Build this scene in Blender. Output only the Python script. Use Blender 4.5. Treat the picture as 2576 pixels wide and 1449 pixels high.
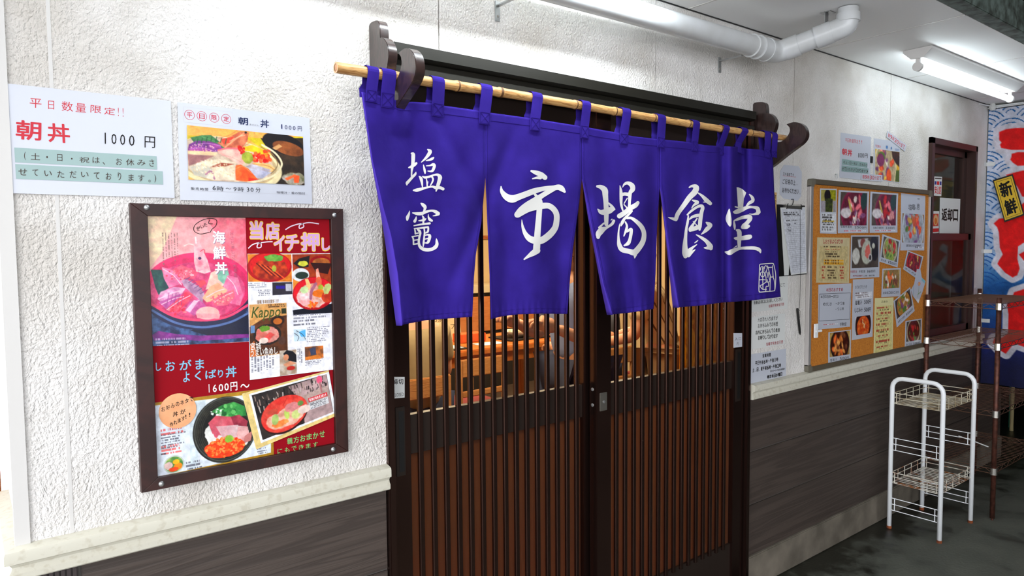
import bpy, bmesh, math, random
import numpy as np
from mathutils import Vector, Matrix
random.seed(7)
RNG = np.random.RandomState(11)
SC = bpy.context.scene
for o in list(bpy.data.objects):
    bpy.data.objects.remove(o, do_unlink=True)
COL = SC.collection

# ------------------------------------------------------------------ camera
FPX = 1771.17
YAW, PITCH, ROLL = [math.radians(a) for a in (38.179, -3.4007, -0.47575)]
CAM = np.array([0.0, -1.715, 1.5])
def _axes():
    c, s = math.cos(YAW), math.sin(YAW)
    f = np.array([s * math.cos(PITCH), c * math.cos(PITCH), math.sin(PITCH)])
    r = np.array([c, -s, 0.0]); u = np.cross(r, f)
    r2 = r * math.cos(ROLL) + u * math.sin(ROLL)
    return f, r2, np.cross(r2, f)
AF, AR, AU = _axes()
cd = bpy.data.cameras.new('camera'); cam = bpy.data.objects.new('camera', cd); COL.objects.link(cam)
cd.sensor_width = 36.0; cd.lens = FPX / 2576 * 36.0; cd.clip_start = 0.02; cd.clip_end = 200
M = Matrix(((AR[0], AU[0], -AF[0]), (AR[1], AU[1], -AF[1]), (AR[2], AU[2], -AF[2]))).to_4x4()
M.translation = Vector(CAM); cam.matrix_world = M
SC.camera = cam

# ------------------------------------------------------------------ view, world, daylight
SC.view_settings.view_transform = 'Standard'; SC.view_settings.look = 'None'
SC.view_settings.gamma = 1; SC.view_settings.use_curve_mapping = False
SC.view_settings.exposure = 0.46
wd = bpy.data.worlds.new('world'); SC.world = wd; wd.use_nodes = True
bg = wd.node_tree.nodes['Background']
bg.inputs[0].default_value = (0.93, 0.95, 1.0, 1); bg.inputs[1].default_value = 2.9
TUBE_POWER = 10.5          # emission of the fluorescent tubes
ROOM_POWER = 27.0          # warm ceiling lamps in the dining room, watts
# low daylight coming in under the roof from the open left end of the passage
sd = bpy.data.lights.new('daylight', 'SUN'); sd.energy = 0.72; sd.angle = math.radians(28); sd.color = (1.0, 0.985, 0.97)
so_ = bpy.data.objects.new('daylight', sd); COL.objects.link(so_); so_.rotation_euler = Vector((0.66, 0.47, -0.46)).to_track_quat('-Z', 'Y').to_euler()
for (lx, ly) in ((1.5, 1.3), (2.7, 1.0), (3.9, 2.0), (2.9, 3.0), (1.6, 3.2), (4.4, 3.2)):
    ld = bpy.data.lights.new('dining_room_lamp', 'AREA'); ld.shape = 'DISK'; ld.size = 0.3; ld.energy = ROOM_POWER; ld.color = (1.0, 0.78, 0.52)
    lo = bpy.data.objects.new('dining_room_lamp', ld); COL.objects.link(lo); lo.location = (lx, ly, 2.42)
ld = bpy.data.lights.new('serving_room_fill', 'POINT'); ld.energy = 2.0; ld.color = (0.9, 1.0, 0.9); ld.shadow_soft_size = 0.1  # unseen fill light, added to lift the dark room behind the window
lo = bpy.data.objects.new('serving_room_fill', ld); COL.objects.link(lo); lo.location = (4.9, 0.5, 2.2)

# a point of the photograph measured onto the wall plane (y) / a plane across the wall (x)
def ray(px, py):
    return AF + AR * (px - 1288) / FPX - AU * (py - 724.5) / FPX
def W(px, py, y=0.0):
    d = ray(px, py); t = (y - CAM[1]) / d[1]; p = CAM + d * t
    return Vector((p[0], y, p[2]))
def XP(px, py, x):
    d = ray(px, py); t = (x - CAM[0]) / d[0]; p = CAM + d * t
    return Vector((x, p[1], p[2]))

# ------------------------------------------------------------------ colours and materials
def lin(c):
    c = np.asarray(c, float) / 255.0
    return np.where(c <= 0.04045, c / 12.92, ((c + 0.055) / 1.055) ** 2.4)
MATS = {}
def mat(name, rgb=(128, 128, 128), rough=0.5, metal=0.0, spec=0.5, emit=None, coat=0.0, bump=None, vcol=False,
        mottle=None, trans=0.0, alpha=1.0, ior=1.45, sheen=0.0, stretch=None):
    """bump = (scale, strength, detail, distance); mottle = (scale, amount, second rgb)"""
    if name in MATS: return MATS[name]
    m = bpy.data.materials.new(name); m.use_nodes = True; nt = m.node_tree; b = nt.nodes['Principled BSDF']
    col = tuple(lin(rgb)) + (1,)
    b.inputs['Base Color'].default_value = col
    b.inputs['Roughness'].default_value = rough; b.inputs['Metallic'].default_value = metal
    b.inputs['Specular IOR Level'].default_value = spec; b.inputs['IOR'].default_value = ior
    b.inputs['Coat Weight'].default_value = coat; b.inputs['Coat Roughness'].default_value = 0.08
    b.inputs['Transmission Weight'].default_value = trans; b.inputs['Alpha'].default_value = alpha
    b.inputs['Sheen Weight'].default_value = sheen
    L = nt.links.new
    tc = nt.nodes.new('ShaderNodeTexCoord'); mp = nt.nodes.new('ShaderNodeMapping'); L(tc.outputs['Object'], mp.inputs[0])
    if stretch: mp.inputs['Scale'].default_value = stretch
    if mottle:
        n = nt.nodes.new('ShaderNodeTexNoise'); n.inputs['Scale'].default_value = mottle[0]; n.inputs['Detail'].default_value = 6
        L(mp.outputs[0], n.inputs['Vector'])
        r = nt.nodes.new('ShaderNodeValToRGB'); r.color_ramp.elements[0].position = 0.35; r.color_ramp.elements[1].position = 0.35 + mottle[1]
        r.color_ramp.elements[0].color = tuple(lin(mottle[2])) + (1,); r.color_ramp.elements[1].color = col
        L(n.outputs['Fac'], r.inputs[0]); L(r.outputs[0], b.inputs['Base Color'])
    if vcol:
        a = nt.nodes.new('ShaderNodeVertexColor'); a.layer_name = 'print'; L(a.outputs[0], b.inputs['Base Color'])
    if bump:
        n = nt.nodes.new('ShaderNodeTexNoise'); n.inputs['Scale'].default_value = bump[0]; n.inputs['Detail'].default_value = bump[2]
        L(mp.outputs[0], n.inputs['Vector'])
        bp = nt.nodes.new('ShaderNodeBump'); bp.inputs['Strength'].default_value = bump[1]; bp.inputs['Distance'].default_value = bump[3]
        L(n.outputs['Fac'], bp.inputs['Height']); L(bp.outputs[0], b.inputs['Normal'])
    if emit:
        b.inputs['Emission Color'].default_value = tuple(lin(emit[0])) + (1,); b.inputs['Emission Strength'].default_value = emit[1]
    MATS[name] = m
    return m

def nodes_of(m): return m.node_tree, m.node_tree.nodes['Principled BSDF'], m.node_tree.links.new

def stucco():
    m = mat('stucco', (228, 225, 222), rough=0.62, spec=0.3); nt, b, L = nodes_of(m)
    tc = nt.nodes.new('ShaderNodeTexCoord')
    mp = nt.nodes.new('ShaderNodeMapping'); mp.inputs['Scale'].default_value = (1.25, 1.25, 0.95); mp.inputs['Rotation'].default_value = (0, 0.3, 0)
    L(tc.outputs['Object'], mp.inputs[0])
    wn = nt.nodes.new('ShaderNodeTexNoise'); wn.inputs['Scale'].default_value = 9; wn.inputs['Detail'].default_value = 2
    L(mp.outputs[0], wn.inputs['Vector'])
    mx = nt.nodes.new('ShaderNodeMix'); mx.data_type = 'VECTOR'; mx.inputs[0].default_value = 0.03
    L(mp.outputs[0], mx.inputs[4]); L(wn.outputs['Color'], mx.inputs[5])
    n1 = nt.nodes.new('ShaderNodeTexNoise'); n1.inputs['Scale'].default_value = 145; n1.inputs['Detail'].default_value = 2; n1.inputs['Roughness'].default_value = 0.5; n1.inputs['Distortion'].default_value = 0.25
    L(mx.outputs[1], n1.inputs['Vector'])
    n2 = nt.nodes.new('ShaderNodeTexNoise'); n2.inputs['Scale'].default_value = 14; n2.inputs['Detail'].default_value = 3; n2.inputs['Distortion'].default_value = 1.6
    L(mx.outputs[1], n2.inputs['Vector'])
    r2 = nt.nodes.new('ShaderNodeValToRGB'); r2.color_ramp.elements[0].position = 0.47; r2.color_ramp.elements[1].position = 0.53
    L(n2.outputs['Fac'], r2.inputs[0])
    ad = nt.nodes.new('ShaderNodeMath'); ad.operation = 'MULTIPLY_ADD'; ad.inputs[1].default_value = 0.12
    L(r2.outputs[0], ad.inputs[0]); L(n1.outputs['Fac'], ad.inputs[2])
    bp = nt.nodes.new('ShaderNodeBump'); bp.inputs['Strength'].default_value = 1.0; bp.inputs['Distance'].default_value = 0.0058
    L(ad.outputs[0], bp.inputs['Height']); L(bp.outputs[0], b.inputs['Normal'])
    # faint grime far along the wall, in patches of their own
    n3 = nt.nodes.new('ShaderNodeTexNoise'); n3.inputs['Scale'].default_value = 3.1; n3.inputs['Detail'].default_value = 7
    L(tc.outputs['Object'], n3.inputs['Vector'])
    r3 = nt.nodes.new('ShaderNodeValToRGB'); r3.color_ramp.elements[0].position = 0.3; r3.color_ramp.elements[1].position = 0.62
    r3.color_ramp.elements[0].color = tuple(lin((196, 190, 182))) + (1,); r3.color_ramp.elements[1].color = tuple(lin((230, 227, 224))) + (1,)
    L(n3.outputs['Fac'], r3.inputs[0]); L(r3.outputs[0], b.inputs['Base Color'])
    return m
STUCCO = stucco()

def wood(name, dark, light, scale=(1, 1, 14), rough=0.5, bump=0.25, axis_rot=(0, 0, 0), wscale=3.0, dist=6, coat=0.0, lo=0.2, hi=0.8):
    m = mat(name, light, rough=rough, coat=coat); nt, b, L = nodes_of(m)
    tc = nt.nodes.new('ShaderNodeTexCoord'); mp = nt.nodes.new('ShaderNodeMapping')
    mp.inputs['Scale'].default_value = scale; mp.inputs['Rotation'].default_value = axis_rot
    L(tc.outputs['Object'], mp.inputs[0])
    n = nt.nodes.new('ShaderNodeTexNoise'); n.inputs['Scale'].default_value = wscale; n.inputs['Detail'].default_value = 6; n.inputs['Distortion'].default_value = dist * 0.2
    L(mp.outputs[0], n.inputs['Vector'])
    w = nt.nodes.new('ShaderNodeMath'); w.operation = 'MULTIPLY'; w.inputs[1].default_value = 9.0; L(n.outputs['Fac'], w.inputs[0])
    s = nt.nodes.new('ShaderNodeMath'); s.operation = 'PINGPONG'; s.inputs[1].default_value = 1.0; L(w.outputs[0], s.inputs[0])
    r = nt.nodes.new('ShaderNodeValToRGB'); r.color_ramp.elements[0].position = lo; r.color_ramp.elements[1].position = hi
    r.color_ramp.elements[0].color = tuple(lin(dark)) + (1,); r.color_ramp.elements[1].color = tuple(lin(light)) + (1,)
    L(s.outputs[0], r.inputs[0]); L(r.outputs[0], b.inputs['Base Color'])
    bp = nt.nodes.new('ShaderNodeBump'); bp.inputs['Strength'].default_value = bump; bp.inputs['Distance'].default_value = 0.002
    L(s.outputs[0], bp.inputs['Height']); L(bp.outputs[0], b.inputs['Normal'])
    return m

M_SIDING = wood('dark_siding', (60, 51, 46), (73, 63, 57), scale=(0.45, 1, 13), rough=0.55, bump=0.3, wscale=2.0)
M_MOULD = mat('cream_moulding', (202, 199, 184), rough=0.5, mottle=(60, 0.12, (190, 185, 168)), bump=(120, 0.12, 4, 0.002))
M_TRIMWHITE = mat('white_trim', (208, 206, 203), rough=0.4)
M_CONC = mat('plinth_concrete', (118, 110, 98), rough=0.85, mottle=(7, 0.35, (84, 78, 68)), bump=(60, 0.4, 6, 0.004))
M_CEIL = mat('ceiling_board', (246, 247, 247), rough=0.55, bump=(30, 0.03, 3, 0.002))
M_BRONZE = mat('bronze_aluminium', (46, 36, 31), rough=0.34, metal=0.35, spec=0.6)
M_BRONZE2 = mat('bronze_aluminium_slat', (80, 58, 52), rough=0.18, metal=0.92, spec=0.7)
M_HEADER = mat('header_bronze', (34, 32, 26), rough=0.45, metal=0.2)
M_BLACK = mat('black_paint', (14, 13, 13), rough=0.5)
M_DARKWOOD = wood('bracket_wood', (42, 30, 28), (56, 40, 37), scale=(1, 6, 1.2), rough=0.3, bump=0.05, wscale=8, coat=0.5)
M_BAMBOO = wood('bamboo', (158, 108, 58), (204, 160, 102), scale=(3, 34, 34), rough=0.4, bump=0.1, wscale=3, lo=0.0, hi=0.7)
M_NODE = mat('bamboo_node', (96, 64, 38), rough=0.6)
M_PVC = mat('white_pvc', (205, 208, 210), rough=0.22, spec=0.55, mottle=(12, 0.3, (196, 198, 198)))
M_STEEL = mat('galvanised_steel', (178, 180, 180), rough=0.35, metal=0.8)
M_PAPER = mat('white_paper', (196, 200, 211), rough=0.3, coat=0.5)
M_PAPER2 = mat('matte_paper', (214, 216, 214), rough=0.7)
M_KRAFT = mat('kraft_paper', (206, 192, 152), rough=0.7, mottle=(30, 0.3, (196, 180, 138)))
M_YELLOWP = mat('pale_yellow_paper', (222, 214, 160), rough=0.7)
M_TEAL = mat('teal_band', (140, 168, 166), rough=0.35, coat=0.4)
M_PRINT = mat('printed_colours', (255, 255, 255), rough=0.35, spec=0.3, coat=0.15, vcol=True)
M_CLOTHPRINT = mat('printed_cloth', (255, 255, 255), rough=0.85, vcol=True)
def ink(rgb, name=None, rough=0.5, emit=None):
    return mat(name or 'ink_%d_%d_%d' % rgb, rgb, rough=rough, spec=0.2)
INK = ink((26, 24, 24)); RED = ink((198, 54, 66)); NAVY = ink((28, 40, 82)); WHITEINK = ink((240, 240, 240)); GREY = ink((110, 108, 108))
M_CLOTH = mat('indigo_cotton', (49, 32, 132), rough=0.9, spec=0.12, mottle=(9, 0.4, (40, 24, 112)), bump=(16, 0.35, 7, 0.007))
M_CLOTHHEM = mat('indigo_cotton_stitch', (38, 24, 106), rough=0.9, spec=0.1)
M_DYE = mat('white_resist_dye', (214, 212, 208), rough=0.85)
M_FRAMEWOOD = wood('frame_wood', (42, 19, 16), (54, 25, 21), scale=(1, 1, 1), rough=0.45, bump=0.03, wscale=6)
M_RED = mat('red_backing', (150, 10, 26), rough=0.6, spec=0.12, mottle=(5, 0.5, (142, 9, 24)))
M_CORK = mat('cork', (202, 130, 44), rough=0.9, mottle=(160, 0.3, (176, 104, 30)), bump=(220, 0.3, 4, 0.001))
M_GLASS = mat('clear_glass', (235, 240, 238), rough=0.02, trans=1.0, ior=1.1)
M_WHITEPAINT = mat('white_enamel', (240, 243, 245), rough=0.25, coat=0.4)
M_RUST = mat('rust', (150, 78, 34), rough=0.9, mottle=(40, 0.3, (96, 46, 24)))
M_BROWNRACK = mat('rusty_brown_metal', (104, 62, 50), rough=0.45, metal=0.5, mottle=(50, 0.3, (70, 42, 34)))
M_CHROME = mat('chrome', (200, 196, 188), rough=0.25, metal=0.9)

# ------------------------------------------------------------------ mesh building
def tag(o, label=None, cat=None, group=None, kind=None):
    if label: o['label'] = label
    if cat: o['category'] = cat
    if group: o['group'] = group
    if kind: o['kind'] = kind
    return o
def empty(name, loc=(0, 0, 0), label=None, cat=None, group=None, kind=None, rz=0):
    o = bpy.data.objects.new(name, None); COL.objects.link(o); o.location = loc; o.rotation_euler.z = rz
    o.empty_display_size = 0.05
    return tag(o, label, cat, group, kind)

class MB:
    def __init__(s): s.v = []; s.f = []; s.m = []; s.mats = []; s.c = {}
    def mi(s, m):
        if m not in s.mats: s.mats.append(m)
        return s.mats.index(m)
    def add(s, vs, fs, m, cols=None):
        k = len(s.v); i = s.mi(m)
        s.v.extend([tuple(map(float, p)) for p in vs]); s.f.extend([tuple(k + j for j in f) for f in fs]); s.m.extend([i] * len(fs))
        if cols is not None: s.c[k] = np.asarray(cols)
        return s
    def box(s, x0, x1, y0, y1, z0, z1, m, bev=0.0):
        if bev <= 0:
            vs = [(x, y, z) for x in (x0, x1) for y in (y0, y1) for z in (z0, z1)]
            fs = [(0, 1, 3, 2), (4, 6, 7, 5), (0, 4, 5, 1), (2, 3, 7, 6), (0, 2, 6, 4), (1, 5, 7, 3)]
            return s.add(vs, fs, m)
        bm = bmesh.new(); bmesh.ops.create_cube(bm, size=1)
        for v in bm.verts: v.co = Vector(((x0 + x1) / 2 + v.co.x * (x1 - x0), (y0 + y1) / 2 + v.co.y * (y1 - y0), (z0 + z1) / 2 + v.co.z * (z1 - z0)))
        bmesh.ops.bevel(bm, geom=bm.edges[:], offset=bev, segments=2, affect='EDGES')
        return s.bm(bm, m)
    def bm(s, bm, m):
        bm.verts.index_update()
        s.add([v.co[:] for v in bm.verts], [[v.index for v in f.verts] for f in bm.faces], m); bm.free(); return s
    def tube(s, pts, r, m, n=10, cap=True, closed=False):
        pts = [Vector(p) for p in pts]; k = len(pts)
        rs = r if isinstance(r, (list, tuple)) else [r] * k
        vs = []; up = None
        for i, p in enumerate(pts):
            if closed: t = pts[(i + 1) % k] - pts[i - 1]
            else: t = pts[min(i + 1, k - 1)] - pts[max(i - 1, 0)]
            t.normalize()
            if up is None:
                a = Vector((0, 0, 1)) if abs(t.z) < 0.9 else Vector((1, 0, 0)); up = t.cross(a).normalized()
            else: up = (up - t * up.dot(t)).normalized()
            w = t.cross(up)
            for j in range(n):
                a = 2 * math.pi * j / n; vs.append(p + (up * math.cos(a) + w * math.sin(a)) * rs[i])
        fs = []
        for i in range(k if closed else k - 1):
            i2 = (i + 1) % k
            for j in range(n):
                fs.append((i * n + j, i * n + (j + 1) % n, i2 * n + (j + 1) % n, i2 * n + j))
        if cap and not closed: fs.append(tuple(range(n - 1, -1, -1))); fs.append(tuple((k - 1) * n + j for j in range(n)))
        return s.add(vs, fs, m)
    def prism(s, poly, ax, a0, a1, m, bev=0.0, seg=2):
        """poly in the two other axes, pushed along axis ax from a0 to a1"""
        def P(u, v, a):
            return {'x': (a, u, v), 'y': (u, a, v), 'z': (u, v, a)}[ax]
        n = len(poly); vs = [P(u, v, a0) for u, v in poly] + [P(u, v, a1) for u, v in poly]
        fs = [tuple(range(n)), tuple(range(2 * n - 1, n - 1, -1))] + [(i, i + n, (i + 1) % n + n, (i + 1) % n) for i in range(n)]
        if bev <= 0: return s.add(vs, fs, m)
        bm = bmesh.new(); bv = [bm.verts.new(v) for v in vs]
        for f in fs: bm.faces.new([bv[j] for j in f])
        bmesh.ops.recalc_face_normals(bm, faces=bm.faces[:])
        ed = [e for e in bm.edges if abs({'x': e.verts[0].co.x - e.verts[1].co.x, 'y': e.verts[0].co.y - e.verts[1].co.y, 'z': e.verts[0].co.z - e.verts[1].co.z}[ax]) < 1e-6]
        bmesh.ops.bevel(bm, geom=ed, offset=bev, segments=seg, affect='EDGES')
        return s.bm(bm, m)
    def lathe(s, c, prof, m, ax='z', n=20):
        """prof = [(radius, height)]"""
        vs = []; k = len(prof)
        for r, h in prof:
            for j in range(n):
                a = 2 * math.pi * j / n; u, v = r * math.cos(a), r * math.sin(a)
                vs.append({'z': (c[0] + u, c[1] + v, c[2] + h), 'y': (c[0] + u, c[1] + h, c[2] + v), 'x': (c[0] + h, c[1] + u, c[2] + v)}[ax])
        fs = [(i * n + j, i * n + (j + 1) % n, (i + 1) * n + (j + 1) % n, (i + 1) * n + j) for i in range(k - 1) for j in range(n)]
        fs += [tuple(range(n - 1, -1, -1)), tuple((k - 1) * n + j for j in range(n))]
        return s.add(vs, fs, m)
    def build(s, name, parent=None, smooth=False, recalc=True, origin=None, auto=None):
        me = bpy.data.meshes.new(name)
        V = np.array(s.v); off = np.zeros(3)
        if origin is not None: off = np.array(origin, float)
        elif parent is None and len(V): off = np.array([(V[:, 0].min() + V[:, 0].max()) / 2, (V[:, 1].min() + V[:, 1].max()) / 2, V[:, 2].min()])
        if parent is not None:
            pm = parent; po = np.zeros(3)
            if origin is None: off = np.array((0.0, 0.0, 0.0))
        me.from_pydata([tuple(p) for p in (V - off)], [], s.f)
        for m in s.mats: me.materials.append(m)
        me.polygons.foreach_set('material_index', s.m)
        if s.c:
            col = np.ones((len(s.v), 4))
            for k, c in s.c.items(): col[k:k + len(c), :3] = c
            at = me.color_attributes.new('print', 'FLOAT_COLOR', 'POINT'); at.data.foreach_set('color', col.ravel())
        if recalc:
            bm = bmesh.new(); bm.from_mesh(me); bmesh.ops.recalc_face_normals(bm, faces=bm.faces[:]); bm.to_mesh(me); bm.free()
        if smooth: me.polygons.foreach_set('use_smooth', [True] * len(me.polygons))
        me.update()
        if auto is not None:
            me.polygons.foreach_set('use_smooth', [True] * len(me.polygons)); me.set_sharp_from_angle(angle=math.radians(auto))
        o = bpy.data.objects.new(name, me); COL.objects.link(o)
        if parent is not None:
            o.parent = parent; o.matrix_parent_inverse = PINV(parent)
        o.location = off
        return o
def PINV(parent):
    """children keep world coordinates"""
    m = Matrix.Identity(4); p = parent; chain = []
    while p is not None: chain.append(p); p = p.parent
    for q in reversed(chain):
        m = m @ q.matrix_parent_inverse @ Matrix.LocRotScale(q.location, q.rotation_euler, q.scale)
    return m.inverted()
def struct(mb, name, **k): return tag(mb.build(name, **k), kind='structure')

def copy_tree(o, parent=None):
    c = o.copy(); COL.objects.link(c)
    if parent is not None: c.parent = parent
    for ch in [x for x in bpy.data.objects if x.parent == o and x is not c]: copy_tree(ch, c)
    return c

# ------------------------------------------------------------------ text
_TX = {}
def glyphs(s, bold=0.0, shear=0.0, space=1.0, line=1.0):
    key = (s, bold, shear, space, line)
    if key in _TX: return _TX[key]
    c = bpy.data.curves.new('t', 'FONT'); c.body = s; c.size = 1; c.offset = bold; c.shear = shear; c.fill_mode = 'FRONT'
    c.space_character = space; c.space_line = line; c.resolution_u = 2; c.align_x = 'CENTER' if '\n' in s else 'LEFT'
    o = bpy.data.objects.new('t', c); COL.objects.link(o)
    dg = bpy.context.evaluated_depsgraph_get(); dg.update()
    e = o.evaluated_get(dg); me = e.to_mesh()
    v = np.array([p.co[:2] for p in me.vertices]) if len(me.vertices) else np.zeros((0, 2)); f = [tuple(p.vertices) for p in me.polygons]
    e.to_mesh_clear(); bpy.data.objects.remove(o); bpy.data.curves.remove(c)
    if len(v):
        lo, hi = v.min(0), v.max(0); v = (v - lo) / np.maximum(hi - lo, 1e-6); asp = (hi[0] - lo[0]) / (hi[1] - lo[1])
    else: asp = 1
    _TX[key] = (v, f, asp); return _TX[key]
def put_text(mb, s, fn, m, **k):
    """fn(u, v) -> 3-D point; u to the right, v up, both 0..1 over the text's own box"""
    b = k.pop('bold', 0.0); nrm = k.pop('nrm', None); v, f, a = glyphs(s, **k)
    if not b: mb.add([fn(p[0], p[1]) for p in v], f, m); return
    rows = s.count(chr(10)) + 1; by = b * 0.9 / rows; bx = by / max(a, 0.2); n = 6 if b < 0.04 else 10     # heavier pen: the same letter laid round a small circle
    for i in range(n):
        t = 2 * math.pi * i / n; dn = (nrm or Vector((0, -1, 0))) * (0.000009 * i)
        mb.add([fn(p[0] * (1 - 2 * bx) + bx + bx * math.cos(t), p[1] * (1 - 2 * by) + by + by * math.sin(t)) + dn for p in v], f, m)

# ------------------------------------------------------------------ painter for printed pictures
def vnoise(U, V, sc, seed=0, oct=3):
    r = np.random.RandomState(seed); out = 0; amp = 1; tot = 0
    for o in range(oct):
        G = r.rand(40, 40); x = (U * sc * 2 ** o) % 39; y = (V * sc * 2 ** o) % 39
        i = np.floor(x).astype(int); j = np.floor(y).astype(int); fx = x - i; fy = y - j
        fx = fx * fx * (3 - 2 * fx); fy = fy * fy * (3 - 2 * fy); i2 = np.minimum(i + 1, 39); j2 = np.minimum(j + 1, 39)
        n = G[i, j] * (1 - fx) * (1 - fy) + G[i2, j] * fx * (1 - fy) + G[i, j2] * (1 - fx) * fy + G[i2, j2] * fx * fy
        out = out + n * amp; tot += amp; amp *= 0.5
    return out / tot
class Cv:
    """u right 0..1, v down 0..1; radii are in units of the width"""
    def __init__(s, nx, ny, asp):
        s.nx, s.ny, s.a = nx, ny, asp    # asp = height / width
        s.U, s.V = np.meshgrid(np.linspace(0, 1, nx + 1), np.linspace(0, 1, ny + 1)); s.C = np.ones((ny + 1, nx + 1, 3)) * 255; s.px = 1.0 / nx; s.k = 0
    def mix(s, w, c):
        w = np.clip(w, 0, 1)[..., None]; s.C = s.C * (1 - w) + np.asarray(c, float) * w; return s
    def fill(s, c, c2=None, sc=6, amt=1.0):
        s.C[:] = c
        if c2 is not None: s.k += 1; s.mix(vnoise(s.U, s.V * s.a, sc, s.k) * amt, c2)
        return s
    def vgrad(s, c0, c1): s.C[:] = np.asarray(c0, float) * (1 - s.V[..., None]) + np.asarray(c1, float) * s.V[..., None]; return s
    def rect(s, u0, v0, u1, v1, c, c2=None, sc=12):
        w = ((s.U >= u0) & (s.U <= u1) & (s.V >= v0) & (s.V <= v1)).astype(float)
        return s._tex(w, c, c2, sc)
    def _tex(s, w, c, c2, sc):
        if c2 is None: return s.mix(w, c)
        s.k += 1; n = np.clip((vnoise(s.U, s.V * s.a, sc, s.k + 50) - 0.3) * 2.2, 0, 1)[..., None]
        cc = np.asarray(c, float) * (1 - n) + np.asarray(c2, float) * n
        w = np.clip(w, 0, 1)[..., None]; s.C = s.C * (1 - w) + cc * w; return s
    def ell(s, cx, cy, rx, ry, c, rot=0, c2=None, sc=20, wob=0.0, ring=None, soft=None, half=None):
        dx = s.U - cx; dy = (s.V - cy) * s.a; ca, sa = math.cos(rot), math.sin(rot)
        x = (dx * ca + dy * sa) / rx; y = (-dx * sa + dy * ca) / ry; d = np.sqrt(x * x + y * y)
        if wob: s.k += 1; d = d + (vnoise(s.U, s.V * s.a, 9 / max(rx, 0.05) * 0.3, s.k) - 0.5) * wob
        sf = (soft or s.px * 1.1) / min(rx, ry)
        w = np.clip((1 - d) / sf + 0.5, 0, 1)
        if ring: w = w * np.clip((d - (1 - ring)) / sf + 0.5, 0, 1)
        if half == 'b': w = w * (s.V > cy)
        return s._tex(w, c, c2, sc)
    def poly(s, pts, c, c2=None, sc=20, grow=0.0):
        x, y = s.U, s.V * s.a; P = [(p[0], p[1] * s.a) for p in pts]; ins = np.zeros(x.shape, bool); dm = np.full(x.shape, 9.0)
        for i in range(len(P)):
            (x0, y0), (x1, y1) = P[i], P[(i + 1) % len(P)]
            cr = ((y0 > y) != (y1 > y)) & (x < (x1 - x0) * (y - y0) / ((y1 - y0) if y1 != y0 else 1e-9) + x0); ins ^= cr
            L2 = (x1 - x0) ** 2 + (y1 - y0) ** 2 + 1e-12; t = np.clip(((x - x0) * (x1 - x0) + (y - y0) * (y1 - y0)) / L2, 0, 1)
            dm = np.minimum(dm, np.hypot(x - x0 - t * (x1 - x0), y - y0 - t * (y1 - y0)))
        sd = np.where(ins, -dm, dm) - grow
        return s._tex(np.clip(0.5 - sd / s.px / 1.2, 0, 1), c, c2, sc)
    def line(s, pts, w, c, c2=None, sc=30):
        x, y = s.U, s.V * s.a; dm = np.full(x.shape, 9.0)
        for i in range(len(pts) - 1):
            x0, y0, x1, y1 = pts[i][0], pts[i][1] * s.a, pts[i + 1][0], pts[i + 1][1] * s.a
            L2 = (x1 - x0) ** 2 + (y1 - y0) ** 2 + 1e-12; t = np.clip(((x - x0) * (x1 - x0) + (y - y0) * (y1 - y0)) / L2, 0, 1)
            dm = np.minimum(dm, np.hypot(x - x0 - t * (x1 - x0), y - y0 - t * (y1 - y0)))
        return s._tex(np.clip((w / 2 - dm) / s.px / 1.2 + 0.5, 0, 1), c, c2, sc)
    def specks(s, cx, cy, rx, ry, n, r, cols, seed=1):
        q = random.Random(seed)
        for i in range(n):
            a = q.uniform(0, 6.28); k = math.sqrt(q.random()); rr = r * q.uniform(0.6, 1.3)
            s.ell(cx + rx * k * math.cos(a), cy + ry * k * math.sin(a) / s.a, rr, rr * q.uniform(0.6, 1), q.choice(cols), rot=q.uniform(0, 3))
        return s
    def smalltext(s, u0, v0, u1, v1, rows, c, vertical=False, seed=3, fill=0.6):
        """lines of print too small to read"""
        q = np.random.RandomState(seed); a = s.V if not vertical else s.U; b = s.U if not vertical else s.V
        a0, a1, b0, b1 = (v0, v1, u0, u1) if not vertical else (u0, u1, v0, v1)
        t = (a - a0) / (a1 - a0) * rows; row = np.floor(t).astype(int); inn = (t >= 0) & (t < rows) & (b >= b0) & (b <= b1) & ((t - row) < fill)
        nz = q.rand(rows + 1, 400); ends = b0 + (b1 - b0) * (0.7 + 0.3 * q.rand(rows + 1))
        rr = np.clip(row, 0, rows); bi = np.clip(((b - b0) / s.px * (0.6 if not vertical else 0.6 * s.a)).astype(int), 0, 399)
        w = inn * (nz[rr, bi] > 0.33) * (b < ends[rr])
        return s.mix(w * 0.75, c)

def lerp(a, b, t): return a + (b - a) * t
def crop_quad(pts, y):
    """four photo points (top left, top right, bottom right, bottom left) measured on the plane y"""
    return [W(p[0], p[1], y) for p in pts]
def rect_quad(p0, p1, y):
    a = W(p0[0], p0[1], y); b = W(p1[0], p1[1], y)
    return [Vector((a.x, y, a.z)), Vector((b.x, y, a.z)), Vector((b.x, y, b.z)), Vector((a.x, y, b.z))]

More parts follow.
